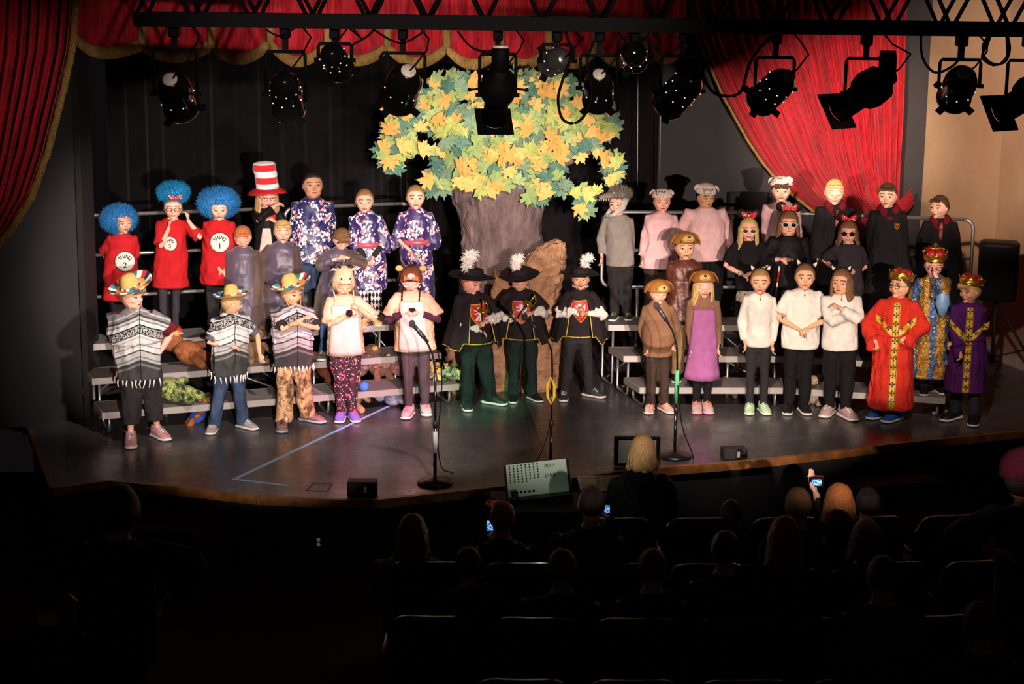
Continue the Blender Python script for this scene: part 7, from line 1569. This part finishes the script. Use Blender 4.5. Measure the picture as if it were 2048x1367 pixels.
# ------------------------------------------------------------------ auditorium seats
m_seat = M('dark_red_seat', (50, 22, 22), rough=.9, var=.15, bump=.3); m_shell = M('seat_shell', (52, 44, 42), rough=.3, var=.1)
def seat_proto():
    root = empty('theater_seat', (0, 0, 0))
    g = []
    for i in range(13):
        u = (i / 12 - .5) * 2; col = []
        for j in range(9):
            v = j / 8; z = .40 + .48 * v; x = u * .26 * (1 - .10 * max(0, v - .8) * 5 * abs(u) ** 3); col.append(Vector((x, .0 - .10 * v + .05 * u * u, z - (.05 * abs(u) ** 5 if v > .85 else 0))))
        g.append(col)
    mb = MB(); mb.sheet(g, .03); mb.build('back_shell', m_shell, root); mb = MB(); mb.sheet([[p + Vector((0, .03, 0)) for p in c_[1:-1]] for c_ in g[1:-1]], .04); mb.build('back_cushion', m_seat, root)
    mb = MB(); mb.loft([(0, .06, .40), (0, .30, .42), (0, .46, .43)], [(.22, .045), (.23, .05), (.21, .035)], 18, ref=(1, 0, 0), rd=.6, pw=3); mb.build('seat_cushion', m_seat, root)
    for s in (-1, 1):
        mb = MB(); mb.loft([(s * .28, 0, .60), (s * .28, .30, .62)], [(.028, .014)] * 2, 10, ref=(1, 0, 0), rd=.8); mb.build('armrest', m_shell, root)
    mb = MB(); mb.box((0, .22, .2), (.06, .3, .38)); mb.box((0, .2, .01), (.2, .36, .02)); mb.build('pedestal', m_trs, root, smooth=False)
    return root
SP = seat_proto(); first = [True]
def copy_tree(o, parent=None):
    c_ = o.copy(); COL.objects.link(c_); c_.parent = parent
    for ch in [x for x in o.children]: copy_tree(ch, c_)
    return c_
ZF = -.62; ORD = 'first second third fourth fifth sixth seventh eighth ninth tenth'.split()
rows = [(11.35, 1230, 2000, 'front'), (10.40, 870, 1990, 'second'), (9.45, 880, 1930, 'third'), (8.55, 1050, 1950, 'fourth')]
for d, p0, p1, nm in rows:
    ns = 0; Y = d - 15; x = (p0 - 1024) / F * math.hypot(d, 4.3)
    while x < (p1 - 1024) / F * math.hypot(d, 4.3):
        s_ = SP if first[0] else copy_tree(SP); first[0] = False; s_.location = (x, Y + .018 * x * x, ZF); s_.rotation_euler = (0, 0, .06 * x)
        tag(s_, 'dark folding auditorium seat, %s from the left in the %s row' % (ORD[min(ns, 9)], nm), 'seat', 'auditorium seats in the %s row' % nm); x += .575; ns += 1
# ------------------------------------------------------------------ audience, seen from behind
m_dark = [cloth('dark_coat_a', (34, 30, 34)), cloth('dark_coat_b', (52, 40, 40)), cloth('dark_coat_c', (30, 34, 44))]
def sitter(px, top, d, col='brown', style='short', coat=None, label='', w=1.0, sk='fair', phone=None, hyaw=0, scale=1.0, arms='lap', cat='person'):
    Y = d - 15; tp_ = aty(px, top, Y); Hs = 1.24 * scale; base = Vector((tp_.x, Y, tp_.z - Hs)); h = .215 * scale; P = dict(H=1.5 * scale, h=h, label=label)
    hc = Vector((0, .0, Hs - h / 2)); HM = Matrix.Translation(hc) @ Matrix.Rotation(pi + R(hyaw), 4, 'Z'); P['HM'] = HM; P['hp'] = 0
    mb = MB(); s = scale; cc = lambda z, y=0: Vector((0, y, z * s))
    mb.loft([cc(.42, .02), cc(.55, .02), cc(.75, 0), cc(.90, -.01), cc(.965, -.01), cc(1.01, 0)], [(.12 * w * s, .085 * s), (.125 * w * s, .09 * s), (.13 * w * s, .085 * s), (.13 * w * s, .075 * s), (.08 * w * s, .055 * s), (.05 * s, .045 * s)], 18); mb.loft([cc(.96), hc], [.055 * s, .05 * s], 12)
    v, f = head_pts(h); mb.add(v, f, 0, HM); mb.ell((0, -.42 * h, -.1 * h), (.05 * h, .05 * h, .08 * h), T=HM)
    for q in (-1, 1): mb.ell((q * .37 * h, .02 * h, -.04 * h), (.035 * h, .065 * h, .1 * h), T=HM)
    js = []
    for q in (-1, 1):
        S = Vector((q * .165 * w * s, 0, .90 * s)); E = Vector((q * .22 * w * s, .05, .64 * s)); W_ = Vector((q * .08, .27 * s, .58 * s))
        if phone and q == phone[2]:
            t = aty(phone[0], phone[1], Y + .28) - base; W_ = t + Vector((0, -.02, -.07)); dlt = W_ - S
            if dlt.length > .5 * s: W_ = S + dlt * (.5 * s / dlt.length)
            E = S.lerp(W_, .5) + Vector((q * .05, 0, -.10))
        js.append((S, E, W_)); mb.loft([S, E, W_], [.038 * s, .032 * s, .024 * s], 10, rd=.8); d_ = (W_ - E).normalized(); 
        for k in range(4): o_ = (k - 1.5) * .016; sd = d_.orthogonal().normalized(); mb.loft([W_, W_ + d_ * .07 + sd * o_, W_ + d_ * .11 + sd * o_ * 1.1 + Vector((0, 0, .02)), W_ + d_ * .12 + sd * o_ + Vector((0, 0, .05))], [.014, .010, .0085, .0075], 6, rd=.8)
        mb.loft([W_, W_ + d_ * .04 + Vector((-q * .03, 0, .02)), W_ + d_ * .07 + Vector((-q * .035, 0, .05))], [.012, .010, .009], 6, rd=.8)
        mb.loft([cc(.45) + Vector((q * .08, .0, 0)), Vector((q * .10, .40 * s, .48 * s)), Vector((q * .10, .42 * s, .10 * s)), Vector((q * .10, .52 * s, .05 * s))], [.075 * s, .06 * s, .045 * s, .04 * s], 10, rd=.8)
    body = mb.build('person', skin(sk)); body.location = base; remesh(body, .011, 1); tag(body, label, cat); P['o'] = body
    if style: make_hair(P, style, col)
    coat = coat or m_dark[int(px) % 3]; mb = MB(); mb.loft([cc(.40, .02), cc(.55, .02), cc(.75, 0), cc(.88, -.01), cc(.95, -.01), cc(1.0, -.01)], [(.18 * w * s, .14 * s), (.18 * w * s, .145 * s), (.185 * w * s, .135 * s), (.185 * w * s, .12 * s), (.13 * w * s, .09 * s), (.07 * s, .065 * s)], 20)
    for S, E, W_ in js: mb.loft([S - Vector((S.x * .3, 0, 0)), S, E, E.lerp(W_, .85)], [.07 * s, .068 * s, .055 * s, .04 * s], 12, rd=.5)
    c_ = mb.build('jacket', coat, body); remesh(c_, .016, 3, 0, (.009, int(px) % 50, .8, -1, 2)); mb = MB()
    for q in (-1, 1): mb.loft([cc(.45) + Vector((q * .08, .0, 0)), Vector((q * .10, .40 * s, .48 * s)), Vector((q * .10, .42 * s, .12 * s))], [.088 * s, .075 * s, .06 * s], 12, rd=.8)
    mb.build('trousers', c_blk, body)
    return P, base, js
SIT = [(825, 1028, 10.55, 'dblond', 'long', cloth('pale_fleece', (120, 92, 84)), 'long-haired adult in a pale fleece, leftmost in the second seat row', 1.15, None, 1.0),
 (1005, 1004, 10.6, 'red', 'short', m_dark[0], 'red-haired person holding up a glowing phone, right of the pale fleece', 1.0, (980, 1050, -1), .95),
 (1184, 976, 10.6, 'dark', 'short', cloth('mauve_top', (84, 66, 76)), 'dark-haired person in mauve top with a phone, behind the blond head', 1.1, (1214, 1014, 1), 1.0),
 (1598, 978, 10.6, 'lbrown', 'short', m_dark[1], 'light-brown-haired person with a lit camera screen, right part of the second seat row', 1.0, (1632, 965, 1), 1.0),
 (1680, 968, 10.7, 'red', 'bob', m_dark[2], 'auburn bobbed person right of the lit camera screen', 1.0, None, 1.0),
 (1738, 978, 10.9, 'dark', 'short', m_dark[0], 'dark-haired person at the right end of the second seat row', .95, None, .95),
 (937, 1096, 9.65, 'dark', 'short', m_dark[2], 'dark-haired child, leftmost in the third seat row', .9, None, .9),
 (1125, 1100, 9.65, 'lbrown', 'short', m_dark[0], 'broad person with light hair centred under the mixer, third seat row', 1.2, None, 1.0),
 (1306, 1098, 9.65, 'lbrown', 'crop', m_dark[2], 'short-haired person under the blond head, third seat row', 1.1, None, 1.0),
 (1452, 1062, 9.75, 'dark', 'crop', m_dark[0], 'close-cropped person in the third seat row, right of centre', 1.1, None, 1.0),
 (1570, 1034, 9.8, 'red', 'long', m_dark[1], 'long auburn-haired person below the camera screen, third seat row', 1.0, None, 1.0),
 (1735, 1040, 9.8, 'brown', 'bob', m_dark[1], 'curly brown-haired person at the right of the third seat row', 1.0, None, 1.0),
 (1768, 1114, 8.8, 'brown', 'short', cloth('dusky_pink_top', (96, 62, 60)), 'person in a dusky pink top, fourth seat row at right', 1.1, None, 1.0),
 (1962, 1206, 8.4, 'lbrown', 'short', m_dark[1], 'person in the bottom right corner of the audience', 1.1, None, 1.0),
 (92, 1150, 8.6, 'dark', 'short', m_dark[0], 'seated person at the bottom left, beside the big standing man', 1.1, None, 1.0),
 (1462, 1000, 11.5, 'brown', 'crop', m_dark[1], 'person leaning forward at the front row, right of the blond head', .9, None, .85)]
for px, top, d, hc_, st_, coat, lab, w_, ph, sc_ in SIT: sitter(px, top, d, hc_, st_, coat, lab, w_, 'fair', ph, 0, sc_)
sitter(1286, 870, 12.0, 'blond', 'bob', c_velvb, 'blond curly-haired adult in black seated before the stage monitor', 1.05, 'fair', None, 0, 1.02)
def phone(px, py, Y, w_, h_, label, cat, name, wide=False):
    p = aty(px, py, Y); root = empty(name, p, 0, label, cat); mb = MB(); mb.box((0, 0, 0), (w_, .01 if not wide else .05, h_), bev=.004); mb.build('case', m_btn, root, smooth=False)
    mb = MB(); off = -.006 if not wide else -.027; mb.box((0, off, 0), (w_ * (.86 if not wide else .62), .002, h_ * (.8 if not wide else .6)))
    N = NT(name + '_screen_%d' % px); col = N.ramp(N.noise(90, detail=2), [(.42, lin((20, 50, 110))), (.55, lin((120, 180, 240)))]); mb.build('screen', N.fin(col, .3, emit=col, es=1.3), root, smooth=False)
phone(980, 1050, -4.1, .05, .085, 'glowing phone held up by the red-haired person in the second row', 'phone', 'phone'); phone(1214, 1017, -4.1, .04, .06, 'small lit phone screen held beside the dark-haired person in mauve', 'phone', 'phone'); phone(1632, 962, -4.1, .10, .07, 'camera with a lit screen held up in the audience at right', 'camera', 'camera', True)
# big man standing at the left, back to us, and the person at the right edge
P = person([(190, 1590), (292, 1590)], 973, 232, z=ZF, by=180, hy=196, b=1.15, hands=((345, 1212, .05), (128, 1215, .0)), sk='pink', hair='dark', style='crop', vox=.011, label='big man in a dark coat standing at the left with his back to us')
P['h'] *= 1; shirt(P, m_dark[0], .44, 1.8, (.050, .042), .03, vox=.016); trousers(P, c_blk, vox=.016)
P = person([(2018, 1520), (2112, 1520)], 908, 2058, z=ZF, by=170, hy=150, b=1.1, hands=((2110, 1180, 0), (1985, 1120, .1)), sk='pink', hair='dark', style='crop', vox=.011, label='person in a pink knit hat and navy coat standing at the right edge')
shirt(P, M('navy_coat', (24, 30, 56)), .42, 1.8, (.05, .042), .035, vox=.016); trousers(P, c_blk, vox=.016)
mb = MB(hatT(P, 0, 0, 0)); mb.lathe([(.44, .02), (.50, .04), (.50, .16), (.46, .34), (.32, .50), (.12, .57), (.0001, .58)], 28); mb.build('knit_hat', cloth('magenta_knit', (60, 10, 24), bump=1, bs=90), P['o'])
finalize()
print('TRIS', sum(sum(len(p.vertices) - 2 for p in me.polygons) * 0 + len(me.polygons) for me in bpy.data.meshes), 'OBJ', len(bpy.data.objects))
